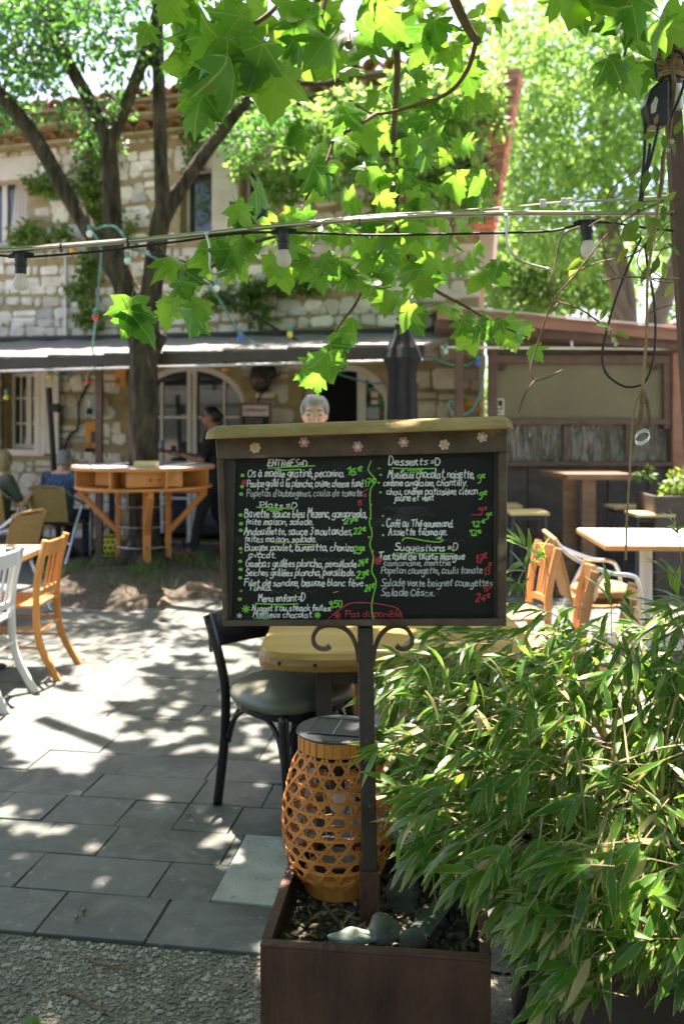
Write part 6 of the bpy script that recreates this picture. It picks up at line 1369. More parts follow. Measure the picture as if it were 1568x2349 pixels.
# ================================================================ bar tables and stools on the right
bt = thing('bar_table', 'tall dark wooden bar table half in the sun in front of the kiosk', 'table', (2.25, 8.35, 0))
m_ = MB(); a = [P(1236, 1078, 8.75), P(1392, 1078, 8.75), P(1452, 1098, 8.1), P(1300, 1098, 8.1)]
for q in a: q.z = 1.06
m_.prism(a, (0, 0, .055)); m_.build('tabletop', 'bar_wood', bt, bevel=.008)
for x, y in ((1305, 8.45), (1348, 8.3)): p = P(x, 1200, y); m_ = MB(); m_.bar((p.x, y, .06), (p.x, y, 1.06), .13, .05, up=(0, 1, 0)); m_.build('leg', 'bar_wood', bt, bevel=.006)
p = P(1330, 1300, 8.4); m_ = MB(); m_.box((p.x, 8.38, .03), (.6, .5, .06)); m_.build('base', 'bar_wood', bt, bevel=.01)
def stool(label, x, y, d):
    p = P(x, y, d); p.z = 0; t = thing('bar_stool', label, 'stool', p, 0, 'bar stools'); m_ = MB(); m_.box(p + V((0, 0, .745)), (.36, .34, .03)); m_.build('seat', 'pale_wood', t, bevel=.008)
    for sx in (-1, 1):
        for sy in (-1, 1): m_ = MB(); m_.tube([p + V((sx * .19, sy * .18, 0)), p + V((sx * .145, sy * .135, .73))], .011, 6); m_.build('leg', 'stool_steel', t)
    for z in (.24, .7):
        k = .145 + (.045) * (1 - z / .73)
        for a_, b_ in (((-1, -1), (1, -1)), ((1, -1), (1, 1)), ((1, 1), (-1, 1)), ((-1, 1), (-1, -1))): m_ = MB(); m_.tube([p + V((a_[0] * k, a_[1] * k * .94, z)), p + V((b_[0] * k, b_[1] * k * .94, z))], .009, 6); m_.build('footrest' if z < .5 else 'seat_rail', 'stool_steel', t)
stool('stool with a half sunlit seat just right of the menu sign', 1206, 1168, 8.35)
stool('stool in full shade behind the half sunlit one beside the menu sign', 1150, 1150, 9.0)
stool('shaded stool standing right of the tall bar table leg', 1438, 1150, 8.85)
stool('stool with a sunlit seat in front of the shaded one near the right edge', 1488, 1170, 8.2)
ct = thing('cafe_table', 'sunlit square cafe table with cream pedestal at the right picture edge', 'table', (2.35, 6.5, 0))
m_ = MB(); m_.box((2.36, 6.52, .735), (1.12, .95, .035), R(-3)); m_.build('tabletop', 'bent_wood', ct, bevel=.004)
m_ = MB(); m_.box((2.36, 6.52, .7545), (1.1, .93, .003), R(-3)); m_.build('top_laminate', 'white_chair', ct)
m_ = MB(); m_.tube([(2.19, 6.5, .02), (2.19, 6.5, .715)], .045, 12); m_.build('pedestal', 'white_chair', ct)
m_ = MB(); m_.lathe((2.19, 6.5, 0), [(.28, 0), (.28, .015), (.06, .03), (0, .03)], 24); m_.build('base', 'white_chair', ct)
for a in range(4): an = a * math.pi / 2 + .5; m_ = MB(); m_.bar((2.19, 6.5, .69), (2.19 + .3 * math.cos(an), 6.5 + .3 * math.sin(an), .705), .03, .02); m_.build('top_support', 'white_chair', ct)
# planter with shrub near the kiosk
pb = P(1556, 1200, 8.3); pb.z = 0
t = thing('wooden_planter', 'dark wooden planter box with a small sunlit shrub near the kiosk', 'planter', pb)
for sx, sy, w1, w2 in ((0, -.25, .62, .03), (0, .25, .62, .03), (-.3, 0, .03, .468), (.3, 0, .03, .468)): m_ = MB(); m_.box(pb + V((sx, sy, .46)), (w1, w2, .92)); m_.build('side_board', 'kiosk_wall', t, bevel=.005)
m_ = MB(); m_.box(pb + V((0, 0, .44)), (.56, .46, .84)); m_.build('soil', 'soil', t)
random.seed(23); m_ = MB()
for i in range(14): clump(m_, pb + V((ru(-.3, .3), ru(-.25, .2), ru(.92, 1.1))), .1, 40, .06, .035)
o = m_.build('shrub_leaves', 'vine_leaf', t)

# ================================================================ closed parasol, poles, bag, flowers
up_ = P(922, 900, 8.2); up_.z = 0; UX, UY = up_.x, 8.2
t = thing('closed_parasol', 'closed black parasol with pale cap behind the menu sign', 'parasol', up_)
def zy(y): return CAMZ - (y - HOR) / F * 8.2
prof = [(742, 16), (758, 17), (780, 24), (800, 34), (822, 41), (830, 38), (848, 31), (870, 29), (910, 31), (960, 32), (1010, 33), (1045, 30)]
m_ = MB(); n = 30; vs = []; fs = []
for i, (y, hw) in enumerate(prof):
    for j in range(n):
        a = 2 * math.pi * j / n; r = hw / F * 8.2 * (1 + (.14 if i > 1 else .03) * math.cos(a * 8 + i * .15)); vs.append((UX + r * math.cos(a), UY + r * math.sin(a), zy(y)))
for i in range(len(prof) - 1):
    for j in range(n): fs.append((i * n + j, (i + 1) * n + j, (i + 1) * n + (j + 1) % n, i * n + (j + 1) % n))
m_.add(vs, fs); m_.build('canopy', 'cloth_black', t)
m_ = MB(); m_.lathe((UX, UY, zy(745)), [(.066, 0), (.062, .025), (.03, .036), (0, .038)], 16); m_.build('top_cap', 'galvanised', t, smooth=True)
m_ = MB(); m_.tube([(UX, UY, .05), (UX, UY, zy(745))], .022, 8); m_.build('pole', 'post_steel', t)
m_ = MB(); m_.lathe((UX, UY, 0), [(.3, 0), (.3, .05), (.05, .07), (.05, .3), (0, .3)], 24); m_.build('base', 'post_steel', t)
for (x0, y0, x1, y1, d, nm, lab) in ((112, 890, 126, 1100, 10.6, 'parasol_pole', 'dark leaning pole with a clamp in front of the shuttered window'), (256, 1075, 258, 1270, 10.5, 'parasol_pole', 'dark pole standing on the paving beside the yellow bag')):
    a, b_ = P(x0, y0, d), P(x1, y1, d); b_ = a + (b_ - a) * ((a.z) / (a.z - b_.z)); t = thing(nm, lab, 'pole', b_); m_ = MB(); m_.tube([b_, a], .035, 8); m_.build('shaft', 'rubber', t)
    m_ = MB(); m_.box(a.lerp(b_, .12) + V((.06, 0, 0)), (.09, .08, .1)); m_.build('clamp', 'rubber', t)
    m_ = MB(); m_.lathe(b_, [(.22, 0), (.2, .05), (.04, .06), (0, .06)], 16); m_.build('foot', 'rubber', t)
bgp = P(252, 1268, 10.3); bgp.z = 0
t = thing('dotted_bag', 'yellow bag with black dots on the ground left of the tree', 'bag', bgp)
m_ = MB(); m_.ell(bgp + V((0, 0, .15)), (.14, .09, .15), 16, 10); m_.build('body', 'bag_yellow', t, smooth=True)
for i in range(5):
    for j in range(6):
        a = R(-150 + j * 24 + (i % 2) * 12); la = R(-50 + i * 25); d = V((math.cos(a) * math.cos(la), math.sin(a) * math.cos(la), math.sin(la))); p = bgp + V((0, 0, .15)) + V((d.x * .14, d.y * .09, d.z * .15)); m_ = MB(); m_.ell(p, (.016, .01, .018), 8, 4); m_.build('dot', 'cloth_black', t)
m_ = MB(); m_.tube(crom([bgp + V((-.08, 0, .28)), bgp + V((-.05, 0, .38)), bgp + V((.05, 0, .38)), bgp + V((.08, 0, .28))], 5), .01, 6); m_.build('handle', 'cloth_black', t)
fp = P(1070, 1010, 9.9)
sh = thing('side_cabinet', 'low dark cabinet against the house wall beside the kiosk', 'cabinet', (fp.x, 9.9, 0)); m_ = MB(); m_.box((fp.x - .2, 9.95, .6), (.9, .4, 1.2)); m_.build('body', 'kiosk_wall', sh, bevel=.01)
for k in (-.22, .22): m_ = MB(); m_.box((fp.x - .2 + k, 9.74, .6), (.4, .02, 1.06)); m_.build('door', 'kiosk_wall', sh, bevel=.004)
vp = P(1060 + 6, 960, 9.85); vp.x = P(1064, 960, 9.85).x - .02; vp.z = 1.2
vp = V((P(1068, 0, 9.85).x, 9.85, 1.2))
t = thing('flower_vase', 'vase of yellow and orange flowers against the stone wall', 'vase', vp); m_ = MB(); m_.lathe(vp, [(.05, 0), (.06, .1), (.045, .22), (.05, .26)], 14); m_.build('vase', 'bottle_glass', t, smooth=True)
random.seed(29); m_ = MB(); m2 = MB()
for i in range(26):
    p = vp + V((ru(-.17, .17), ru(-.1, .1), ru(.3, .62))); m_.tube([vp + V((0, 0, .22)), p], .004, 4); m2.ell(p, (ru(.02, .035),) * 2 + (ru(.02, .04),), 7, 5)
m_.build('stems', 'twig', t); o = m2.build('blossoms', 'flower_yellow', t); o['kind'] = 'stuff'
bp_ = V((P(1108, 0, 9.85).x, 9.85, 1.2)); t = thing('glass_carafe', 'tall pale glass bottle right of the yellow flowers', 'bottle', bp_); m_ = MB(); m_.lathe(bp_, [(.05, 0), (.055, .02), (.055, .2), (.025, .28), (.025, .4), (.03, .42)], 14); m_.build('glass', 'bottle_glass', t, smooth=True)
# ================================================================ people
def stripes(name, c1, c2, scale):
    m, t, N, L, b = nodes_of(name); tc = N.new('ShaderNodeTexCoord'); wv = N.new('ShaderNodeTexWave'); wv.bands_direction = 'Z'; wv.inputs['Scale'].default_value = scale; wv.inputs['Distortion'].default_value = .6
    rp = N.new('ShaderNodeValToRGB'); rp.color_ramp.interpolation = 'CONSTANT'; rp.color_ramp.elements[0].color = (*c1, 1); rp.color_ramp.elements[1].color = (*c2, 1); rp.color_ramp.elements[1].position = .5
    L.new(tc.outputs['Object'], wv.inputs[0]); L.new(wv.outputs[0], rp.inputs[0]); L.new(rp.outputs[0], b.inputs['Base Color']); b.inputs['Roughness'].default_value = .9
stripes('cloth_striped', (.08, .14, .3), (.6, .62, .65), 9)
def cap_(m_, a, b_, r0, r1):
    a, b_ = V(a), V(b_); k = 6; pts = []; rr = []
    d = (b_ - a).normalized()
    for i in range(4): t = i / 3 * math.pi / 2; pts.append(a - d * r0 * math.cos(t)); rr.append(max(r0 * math.sin(t), .001))
    for i in range(1, 4): pts.append(a.lerp(b_, i / 4)); rr.append(lerp(r0, r1, i / 4))
    for i in range(4): t = i / 3 * math.pi / 2; pts.append(b_ + d * r1 * math.sin(t)); rr.append(max(r1 * math.cos(t), .001))
    m_.tube(pts, rr, 12)
def head_parts(m_, c, yaw, pitch=0):          # c: centre of the skull; the face looks along local -y turned by yaw
    M_ = Matrix.Rotation(yaw, 3, 'Z') @ Matrix.Rotation(pitch, 3, 'X'); f = lambda x, y, z: c + M_ @ V((x, y, z))
    m_.ell(c, (.074, .094, .1), 16, 12, M_); m_.ell(f(0, -.032, -.06), (.056, .058, .062), 14, 10, M_); m_.ell(f(0, -.06, -.098), (.026, .024, .02), 10, 8, M_)
    cap_(m_, f(0, -.088, .006), f(0, -.108, -.03), .008, .014); m_.ell(f(0, -.086, -.062), (.024, .011, .01), 10, 6, M_)
    m_.ell(f(0, -.083, .022), (.05, .016, .012), 10, 6, M_)
    for s in (-1, 1): m_.ell(f(s * .076, .004, -.012), (.01, .02, .032), 8, 8, M_); m_.ell(f(s * .034, -.066, -.03), (.022, .02, .02), 8, 6, M_)
    cap_(m_, f(0, .02, -.06), f(0, .035, -.17), .052, .058)
    return f, M_
def hand(m_, w, d, n, curl=.5, s=1):          # wrist, pointing direction, palm normal
    d = V(d).normalized(); n = V(n); n = (n - d * n.dot(d)).normalized(); x = d.cross(n)
    for k in (-.024, -.008, .008, .024): cap_(m_, w + x * k * .7, w + d * .085 + x * k, .014, .0115)
    for k, ln in zip((-.027, -.009, .009, .026), (.062, .075, .07, .055)):
        a = w + d * .088 + x * k; b_ = a + (d * math.cos(curl * .6) + n * math.sin(curl * .6)) * ln * .5; e = b_ + (d * math.cos(curl * 1.6) + n * math.sin(curl * 1.6)) * ln * .5; cap_(m_, a, b_, .0088, .008); cap_(m_, b_, e, .008, .0065)
    a = w + d * .03 - x * .03 * s; b_ = a + (d * .7 - x * .7 * s + n * .3) * .04; cap_(m_, a, b_, .012, .01); cap_(m_, b_, b_ + (d + n * .5).normalized() * .032, .01, .0075)
def person(label, base, J, skin, top, bottom, hair, hair_fn, yaw, pitch=0, sleeves='short', extra=None, remesh=.011, shoes='cloth_black'):
    t = thing('person', label, 'person', base); m_ = MB(); f, HM = head_parts(m_, J['head'], yaw, pitch)
    cap_(m_, J['neck'] + V((0, 0, .04)), J['chest'], .055, .11); cap_(m_, J['chest'], J['pelvis'], .125, .13)
    for s in ('l', 'r'):
        sh, el, wr = J['sh' + s], J['el' + s], J['wr' + s]; cap_(m_, J['neck'], sh, .06, .055); cap_(m_, sh, el, .048, .038); cap_(m_, el, wr, .037, .026); hand(m_, wr, J.get('hd' + s, (wr - el)), J.get('hn' + s, V((0, 0, -1))), J.get('hc' + s, .6), 1 if s == 'l' else -1)
        hp, kn, an = J['hp' + s], J['kn' + s], J['an' + s]; cap_(m_, hp, kn, .085, .056); cap_(m_, kn, an, .054, .038); cap_(m_, an, an + J['ft' + s] * .16 + V((0, 0, -.045)), .04, .03)
    body = m_.build('body', skin, t, remesh=remesh)
    m_ = MB(); m_.ell(J['chest'].lerp(J['neck'], .35), (.185, .12, .13), 16, 10, Matrix.Rotation(J['turn'], 3, 'Z')); m_.ell(J['chest'], (.175, .13, .17), 16, 10, Matrix.Rotation(J['turn'], 3, 'Z')); m_.ell(J['chest'].lerp(J['pelvis'], .5), (.165, .13, .18), 16, 10, Matrix.Rotation(J['turn'], 3, 'Z')); m_.ell(J['pelvis'] + V((0, 0, .04)), (.175, .14, .13), 16, 10, Matrix.Rotation(J['turn'], 3, 'Z')); cap_(m_, J['chest'], J['pelvis'], .14, .14)
    for s in ('l', 'r'):
        cap_(m_, J['neck'] + V((0, 0, -.04)), J['sh' + s], .065, .072); e = J['el' + s] if sleeves == 'long' else J['sh' + s].lerp(J['el' + s], .75); cap_(m_, J['sh' + s], e, .068, .056)
        if sleeves == 'long': cap_(m_, J['el' + s], J['wr' + s].lerp(J['el' + s], .12), .054, .042)
    m_.build('top', top, t, remesh=remesh)
    m_ = MB(); m_.ell(J['pelvis'], (.17, .14, .13), 16, 10, Matrix.Rotation(J['turn'], 3, 'Z'))
    for s in ('l', 'r'): cap_(m_, J['hp' + s], J['kn' + s], .1, .072); cap_(m_, J['kn' + s], J['an' + s] + V((0, 0, .02)), .07, .06)
    m_.build('trousers', bottom, t, remesh=remesh)
    for s in ('l', 'r'): m_ = MB(); a = J['an' + s]; m_.ell(a + J['ft' + s] * .08 + V((0, 0, -.045)), (.05, .14, .045), 12, 8, Matrix.Rotation(math.atan2(J['ft' + s].y, J['ft' + s].x) - math.pi / 2, 3, 'Z')); m_.build('shoe', shoes, t, smooth=True)
    m_ = MB(); hair_fn(m_, f, HM, J['head']); m_.build('hair', hair, t, remesh=.0065 if hair_fn is hair_curly else .009)
    if extra: extra(t, f, HM)
    return t
def std(base, h=1.75, face=V((0, -1, 0)), lean=0):
    k = h / 1.75; rt = V((-face.y, face.x, 0)) * -1; Z = lambda z, x=0, y=0: base + rt * x * k + face * y * k + V((0, 0, z * k)); turn = math.atan2(rt.y, rt.x)
    return dict(head=Z(1.635, 0, .02), neck=Z(1.45), chest=Z(1.28), pelvis=Z(.95), shl=Z(1.41, -.18), shr=Z(1.41, .18), ell=Z(1.13, -.23), elr=Z(1.13, .23), wrl=Z(.9, -.22, .08), wrr=Z(.9, .22, .08), hpl=Z(.92, -.09), hpr=Z(.92, .09), knl=Z(.5, -.1, .02), knr=Z(.5, .1, .02), anl=Z(.09, -.1), anr=Z(.09, .1), ftl=face, ftr=face, turn=turn), Z
def seated(seat, face, sh=.0, arm=1):
    rt = V((face.y, -face.x, 0)); Z = lambda z, x=0, y=0: seat + rt * x + face * y + V((0, 0, z)); turn = math.atan2(rt.y, rt.x)
    return dict(head=Z(.7, 0, .06 + sh), neck=Z(.53, 0, .01 + sh * .7), chest=Z(.36, 0, sh * .4), pelvis=Z(.06), shl=Z(.49, -.18, sh * .6), shr=Z(.49, .18, sh * .6), ell=Z(.25, -.26, .08), elr=Z(.25, .26, .08), wrl=Z(.27, -.16, .32), wrr=Z(.27, .16, .32), hpl=Z(.04, -.09, .04), hpr=Z(.04, .09, .04), knl=Z(.03, -.12, .45), knr=Z(.03, .12, .45), anl=Z(-.38, -.12, .42), anr=Z(-.38, .12, .42), ftl=face, ftr=face, turn=turn), Z
def hair_short(m_, f, HM, c): m_.ell(f(0, .018, .03), (.082, .092, .088), 16, 10, HM); m_.ell(f(0, .05, -.02), (.074, .06, .07), 14, 8, HM); m_.ell(f(0, -.03, .078), (.062, .05, .028), 12, 8, HM)
def hair_tied(m_, f, HM, c): hair_short(m_, f, HM, c); m_.ell(f(0, .115, .0), (.04, .045, .045), 12, 8, HM); m_.ell(f(0, .13, -.07), (.026, .026, .06), 10, 8, HM)
def hair_bob(m_, f, HM, c): m_.ell(f(0, .015, .025), (.09, .104, .095), 16, 10, HM); m_.ell(f(0, .04, -.06), (.092, .085, .11), 16, 10, HM); m_.ell(f(0, .05, -.13), (.08, .06, .06), 14, 8, HM)
def hair_curly(m_, f, HM, c):
    random.seed(4); hair_short(m_, f, HM, c); m_.ell(f(0, .01, .06), (.084, .088, .062), 16, 10, HM); m_.ell(f(.02, -.055, .082), (.045, .03, .022), 10, 8, HM)
    for s_ in (-1, 1): m_.ell(f(s_ * .074, -.012, .03), (.016, .04, .045), 10, 8, HM)
    for i in range(34): a = ru(0, 6.28); z = ru(.02, .1); r = .082 * math.sqrt(max(.05, 1 - (z / .12) ** 2)); m_.ell(f(math.cos(a) * r * .95, .014 + math.sin(a) * r * .95, z + .006), ru(.012, .022), 7, 5)
# waiter in black carrying a tray
fw = V((-1, 0, 0)); wb = P(487, 1262, 10.6); wb.z = 0
J, Z = std(wb, 1.76, fw); J['ell'] = Z(1.12, -.2, .1); J['wrl'] = Z(1.19, -.12, .34); J['elr'] = Z(1.12, .2, .06); J['wrr'] = Z(1.18, .14, .3); J['hnl'] = V((0, 0, 1)); J['hnr'] = V((0, 0, 1)); J['hdl'] = fw; J['hdr'] = fw; J['hcl'] = .3
J['knl'] = Z(.5, -.1, .12); J['anl'] = Z(.09, -.1, .2); J['knr'] = Z(.49, .1, -.04); J['anr'] = Z(.1, .1, -.22)
def shades(t, f, HM):
    m_ = MB()
    for s in (-1, 1): m_.ell(f(s * .034, -.09, .0), (.028, .01, .02), 10, 6, HM); m_.bar(f(s * .062, -.086, .004), f(s * .078, .0, .004), .004, .006)
    m_.bar(f(-.02, -.1, .008), f(.02, -.1, .008), .006, .005); m_.build('sunglasses', 'hair_dark', t)
    m_ = MB(); m_.lathe(f(0, .035, -.155), [(.062, -.012), (.066, .012), (.06, .014)], 16); m_.build('collar', 'cloth_white', t)
person('person in black with sunglasses and tied dark hair, in profile, carrying a tray', wb, J, 'skin_tan', 'cloth_black', 'cloth_black', 'hair_dark', hair_tied, R(-90), .0, 'short', shades, shoes='deep_red')
trp = Z(1.215, -.02, .5)
t = thing('serving_tray', 'round dark serving tray held by the waiter', 'tray', trp); m_ = MB(); m_.lathe(trp, [(0, 0), (.17, 0), (.18, .02), (.176, .02), (.166, .005), (0, .005)], 28); m_.build('tray', 'deep_red', t)
for k, (dx, dy, h, m, lab) in enumerate(((-.09, -.04, .13, 'bottle_glass', 'tall glass on the left of the serving tray'), (.06, -.05, .07, 'black_plastic', 'dark round cup on the right of the serving tray'))):
    q = trp + V((dx, dy, .006)); m_ = MB(); m_.lathe(q, [(.026, 0), (.034, h), (.031, h), (.024, .006), (0, .006)], 16); o = m_.build('glass' if k == 0 else 'cup', m, org=q, smooth=True); tag(o, lab, 'glass' if k == 0 else 'cup')
# grey-haired person behind the sign
mbp = P(722, 1400, 5.7); mbp.z = 0
J, Z = std(mbp, 1.755, V((0, -1, 0)))
def specs(t, f, HM):
    for s in (-1, 1):
        m_ = MB(); m_.tube([f(s * .036 + .026 * math.cos(a), -.1, -.004 + .019 * math.sin(a)) for a in [i * .5236 for i in range(12)]], .0016, 5, closed=True); m_.bar(f(s * .062, -.096, .0), f(s * .08, .0, .0), .003, .005); m_.build('spectacle_rim', 'bulb_mint', t)
        m_ = MB(); m_.ell(f(s * .035, -.079, -.004), (.011, .006, .006), 8, 6, HM); m_.build('eye', 'hair_dark', t); m_ = MB(); m_.ell(f(s * .036, -.093, .026), (.02, .005, .004), 8, 5, HM); m_.build('eyebrow', 'hair_dark', t)
    m_ = MB(); m_.bar(f(-.011, -.104, .002), f(.011, -.104, .002), .003, .003); m_.build('spectacle_bridge', 'bulb_mint', t)
person('grey-haired person with pale green glasses looking over the top of the menu sign', mbp, J, 'skin_pale', 'cloth_shirt', 'cloth_denim', 'hair_grey', hair_curly, 0, R(4), 'short', specs)
# seated guests on the left
fb_ = V((math.sin(R(12)), math.cos(R(12)), 0))
J, Z = seated(V((-3.22, 10.27, .45)), fb_, .06); person('seated guest in a blue patterned shirt with grey cropped hair, back to us', (-3.22, 10.27, 0), J, 'skin_pale', 'cloth_blue', 'cloth_denim', 'hair_grey', hair_short, R(180 - 12), 0, 'short')
f2 = V((math.sin(R(35)), math.cos(R(35)), 0))
J, Z = seated(V((-3.83, 10.02, .45)), f2, .02); J['elr'] = Z(.2, .27, .12); J['wrr'] = Z(.42, .3, .3); J['hdr'] = V((0, 0, 1)); person('seated guest with a blond bob and dark green shirt, back to us', (-3.83, 10.02, 0), J, 'skin_pale', 'cloth_green', 'cloth_denim', 'hair_blond', hair_bob, R(180 - 35), 0, 'short')
J, Z = seated(V((-2.98, 7.42, .45)), V((-1, 0, 0)), .0); person('guest in a blue striped shirt mostly cut off by the left edge', (-2.98, 7.42, 0), J, 'skin_pale', 'cloth_striped', 'cloth_denim', 'hair_dark', hair_short, R(-90), 0, 'short')
# ================================================================ steel post on the right with rope and black bundle
random.seed(121)
PD = 2.6
pt = P(1531, 62, PD); pb_ = P(1572, 770, PD); gnd = pt + (pb_ - pt) * ((pt.z) / (pt.z - pb_.z))
post = thing('steel_post', 'leaning brown steel post at the right edge carrying the pipe and cables', 'post', gnd)
m_ = MB(); m_.bar(gnd, pt.lerp(pb_, .28), .04, .04, up=(0, 1, 0)); m_.build('shaft', 'brown_steel', post, bevel=.003)
m_ = MB(); m_.tube([pt.lerp(pb_, .27), pt], .03, 10); m_.build('upper_tube', 'post_steel', post)
m_ = MB(); m_.tube([P(1550, 195, PD - .03), P(1556, 252, PD - .03)], .013, 10); m_.build('white_sleeve', 'bulb_pale', post)
ax = (pb_ - pt).normalized()
def wrap(name, label, y0, y1, turns, r, rr, m, seed):
    random.seed(seed); pts = []; n = int(turns * 12); a = P(lerp(1531, 1572, (y0 - 62) / 708), y0, PD); b_ = P(lerp(1531, 1572, (y1 - 62) / 708), y1, PD)
    for i in range(n + 1): t = i / n; an = t * turns * 2 * math.pi; c = a.lerp(b_, t + .04 * math.sin(an * .37)); pts.append(c + V((math.cos(an) * (rr + .006 * math.sin(an * 2.7)), math.sin(an) * rr, .004 * math.sin(an * 1.9))))
    q = MB(); q.tube(pts, r, 6); o = q.build('rope', m, org=a); tag(o, label, 'rope'); return o
wrap('rope', 'coarse brown rope wound thickly round the top of the steel post', 78, 165, 7, .0095, .034, 'rope', 1)
wrap('rope', 'thin twine tied round the steel post below the thick rope', 168, 188, 2.5, .004, .037, 'twine', 2)
m_ = MB(); m_.tube(crom([P(x, y, PD - .05) for x, y in ((1545, 80), (1552, 110), (1540, 150), (1545, 190), (1540, 250), (1532, 320), (1520, 360), (1516, 420), (1510, 455))], 6), .006, 6); tag(m_.build('rope', 'rope', org=P(1545, 80, PD)), 'loose brown rope hanging down from the wound rope along the post', 'rope')
bd = thing('cable_box', 'black box with paper label and hanging cords tied to the upper steel post', 'cable box', P(1505, 280, PD - .06))
m_ = MB(); q = [(1518, 178), (1536, 186), (1536, 282), (1514, 288), (1488, 284), (1480, 240), (1492, 205)]; m_.prism([P(x, y, PD - .1) for x, y in q], (0, .055, 0)); m_.build('case', 'black_plastic', bd, bevel=.008)
m_ = MB(); m_.prism([P(x, y, PD - .1005) for x, y in ((1491, 243), (1502, 222), (1508, 228), (1502, 258), (1492, 262))], (0, -.0015, 0)); m_.build('paper_label', 'chalk_dim', bd)
m_ = MB(); m_.prism([P(x, y, PD - .1005) for x, y in ((1498, 272), (1506, 262), (1510, 268), (1506, 284), (1498, 286))], (0, -.0015, 0)); m_.build('tag', 'wet_leaf', bd)
for pts in (((1520, 185), (1495, 205), (1480, 235), (1478, 300), (1476, 360), (1470, 430), (1462, 490)), ((1510, 285), (1500, 330), (1490, 370), (1478, 410), (1470, 470)), ((1512, 60 + 20), (1502, 130), (1505, 180)), ((1545, 115), (1566, 130), (1570, 180), (1555, 230), (1540, 265)), ((1490, 330), (1484, 370), (1475, 405))):
    m_ = MB(); m_.tube(crom([P(x, y, PD - .07) for x, y in pts], 6), .0045, 6); m_.build('cord', 'rubber', bd)

# ================================================================ pipe, steel cable, bulb string
def run(pts, d=PD): return crom([P(x, y, d) for x, y in pts], 6)
PIPE = [(-120, 586), (0, 577), (200, 562), (430, 541), (640, 519), (850, 503), (1010, 494), (1160, 490), (1350, 490), (1550, 491)]
m_ = MB(); m_.tube(run(PIPE), .0068, 12); o = m_.build('steel_pipe', 'stainless', org=P(1550, 491, PD), smooth=True); tag(o, 'thin stainless pipe spanning the picture from the steel post', 'pipe')
sc_ = thing('steel_cable', 'taut steel cable with clamps just above the stainless pipe', 'cable', P(1550, 450, PD + .02))
m_ = MB(); m_.tube(run([(-120, 580), (430, 537), (820, 497), (1000, 486), (1180, 474), (1240, 468)], PD + .03), .0022, 6); m_.build('wire', 'galvanised', sc_)
m_ = MB(); m_.tube(run([(1318, 464), (1430, 458), (1500, 453), (1560, 449)], PD + .02), .0036, 8); m_.build('rod', 'galvanised', sc_)
for x, y, a, b_ in ((1244, 467, .016, .012), (1292, 464, .014, .014)): m_ = MB(); m_.box(P(x, y, PD + .02), (.017, .014, .022)); m_.build('cable_clamp', 'galvanised', sc_, bevel=.003)
m_ = MB(); m_.tube([P(1308 + 13 * math.cos(t), 463 + 7 * math.sin(t), PD + .02) for t in [i * .5236 for i in range(12)]], .0028, 6, closed=True); m_.build('eye_loop', 'galvanised', sc_)
m_ = MB(); m_.tube(run([(1250, 467), (1275, 465), (1296, 464)], PD + .02), .003, 6); m_.build('wire', 'galvanised', sc_)
st = thing('festoon_string', 'black bulb string with three clear bulbs slung under the stainless pipe', 'string lights', P(650, 540, PD))
m_ = MB(); m_.tube(run([(-120, 584), (-40, 584), (45, 590), (100, 588), (230, 577), (300, 568), (430, 552), (500, 541), (580, 534), (650, 534), (740, 536), (850, 540), (1000, 538), (1150, 535), (1260, 531), (1310, 520), (1345, 512), (1400, 512), (1470, 522), (1560, 532)]), .0036, 8); m_.build('cable', 'rubber', st, smooth=True)
for x, y, tilt in ((48, 588, 0), (650, 533, .02), (1343, 512, .08)):
    c = P(x, y, PD); M_ = Matrix.Rotation(-tilt, 3, 'Y')
    def pr(prof, n=18): q = MB(); q.lathe((0, 0, 0), prof, n); q.v = [tuple(M_ @ V(v) + c) for v in q.v]; return q
    sk = pr([(.0, .004), (.016, .004), (.018, -.006), (.0165, -.022), (.019, -.024), (.019, -.03), (.0165, -.032), (.0165, -.05), (.014, -.052), (0, -.052)]).build('socket', 'black_plastic', st, smooth=False)
    q = MB(); q.tube([c + V((-.036, 0, -.002)), c + V((-.02, 0, .002)), c + V((.02, 0, .004)), c + V((.038, 0, .004))], [.005, .0085, .0085, .005], 8); q.build('cable_grip', 'black_plastic', sk)
    pr([(.0, -.05), (.0135, -.051), (.0145, -.058), (.0205, -.07), (.0225, -.08), (.0205, -.09), (.014, -.0985), (0, -.102)], 22).build('bulb', 'bulb_glass', sk, smooth=True)
    q = MB(); q.tube([c + V((-.02 + .007 * math.cos(a), .0, .012 + .016 * math.sin(a))) for a in [i * .6 for i in range(8)]], .0015, 5); q.build('hook_wire', 'galvanised', sk)
for k, (x, y) in enumerate(((141, 566), (294, 553), (824, 505))):
    q = MB(); q.tube([P(x, y + 3, PD) + V((0, math.cos(a) * .011, math.sin(a) * .013)) for a in [i * .5236 for i in range(12)]], .0022, 5, closed=True); q.build('cable_tie', 'rubber', st)
for pts, lab in (([(474, 532), (474, 541), (480, 560), (482, 590), (482, 615), (489, 629), (505, 625), (520, 618)], 'white plastic hook hanging under the pipe left of the middle bulb'), ([(1160, 492), (1163, 505), (1161, 540), (1166, 570), (1185, 592), (1215, 607), (1255, 617)], 'white plastic hook hanging under the pipe left of the right bulb')):
    q = MB(); q.tube(run(pts, PD - .012), .0036, 8); q.ell(P(*pts[-1], PD - .012), (.008, .005, .004), 8, 6); q.ell(P(pts[0][0], pts[0][1] + 4, PD - .012), .0068, 8, 6); tag(q.build('pipe_hook', 'galvanised', org=P(*pts[0], PD), smooth=True), lab, 'hook')

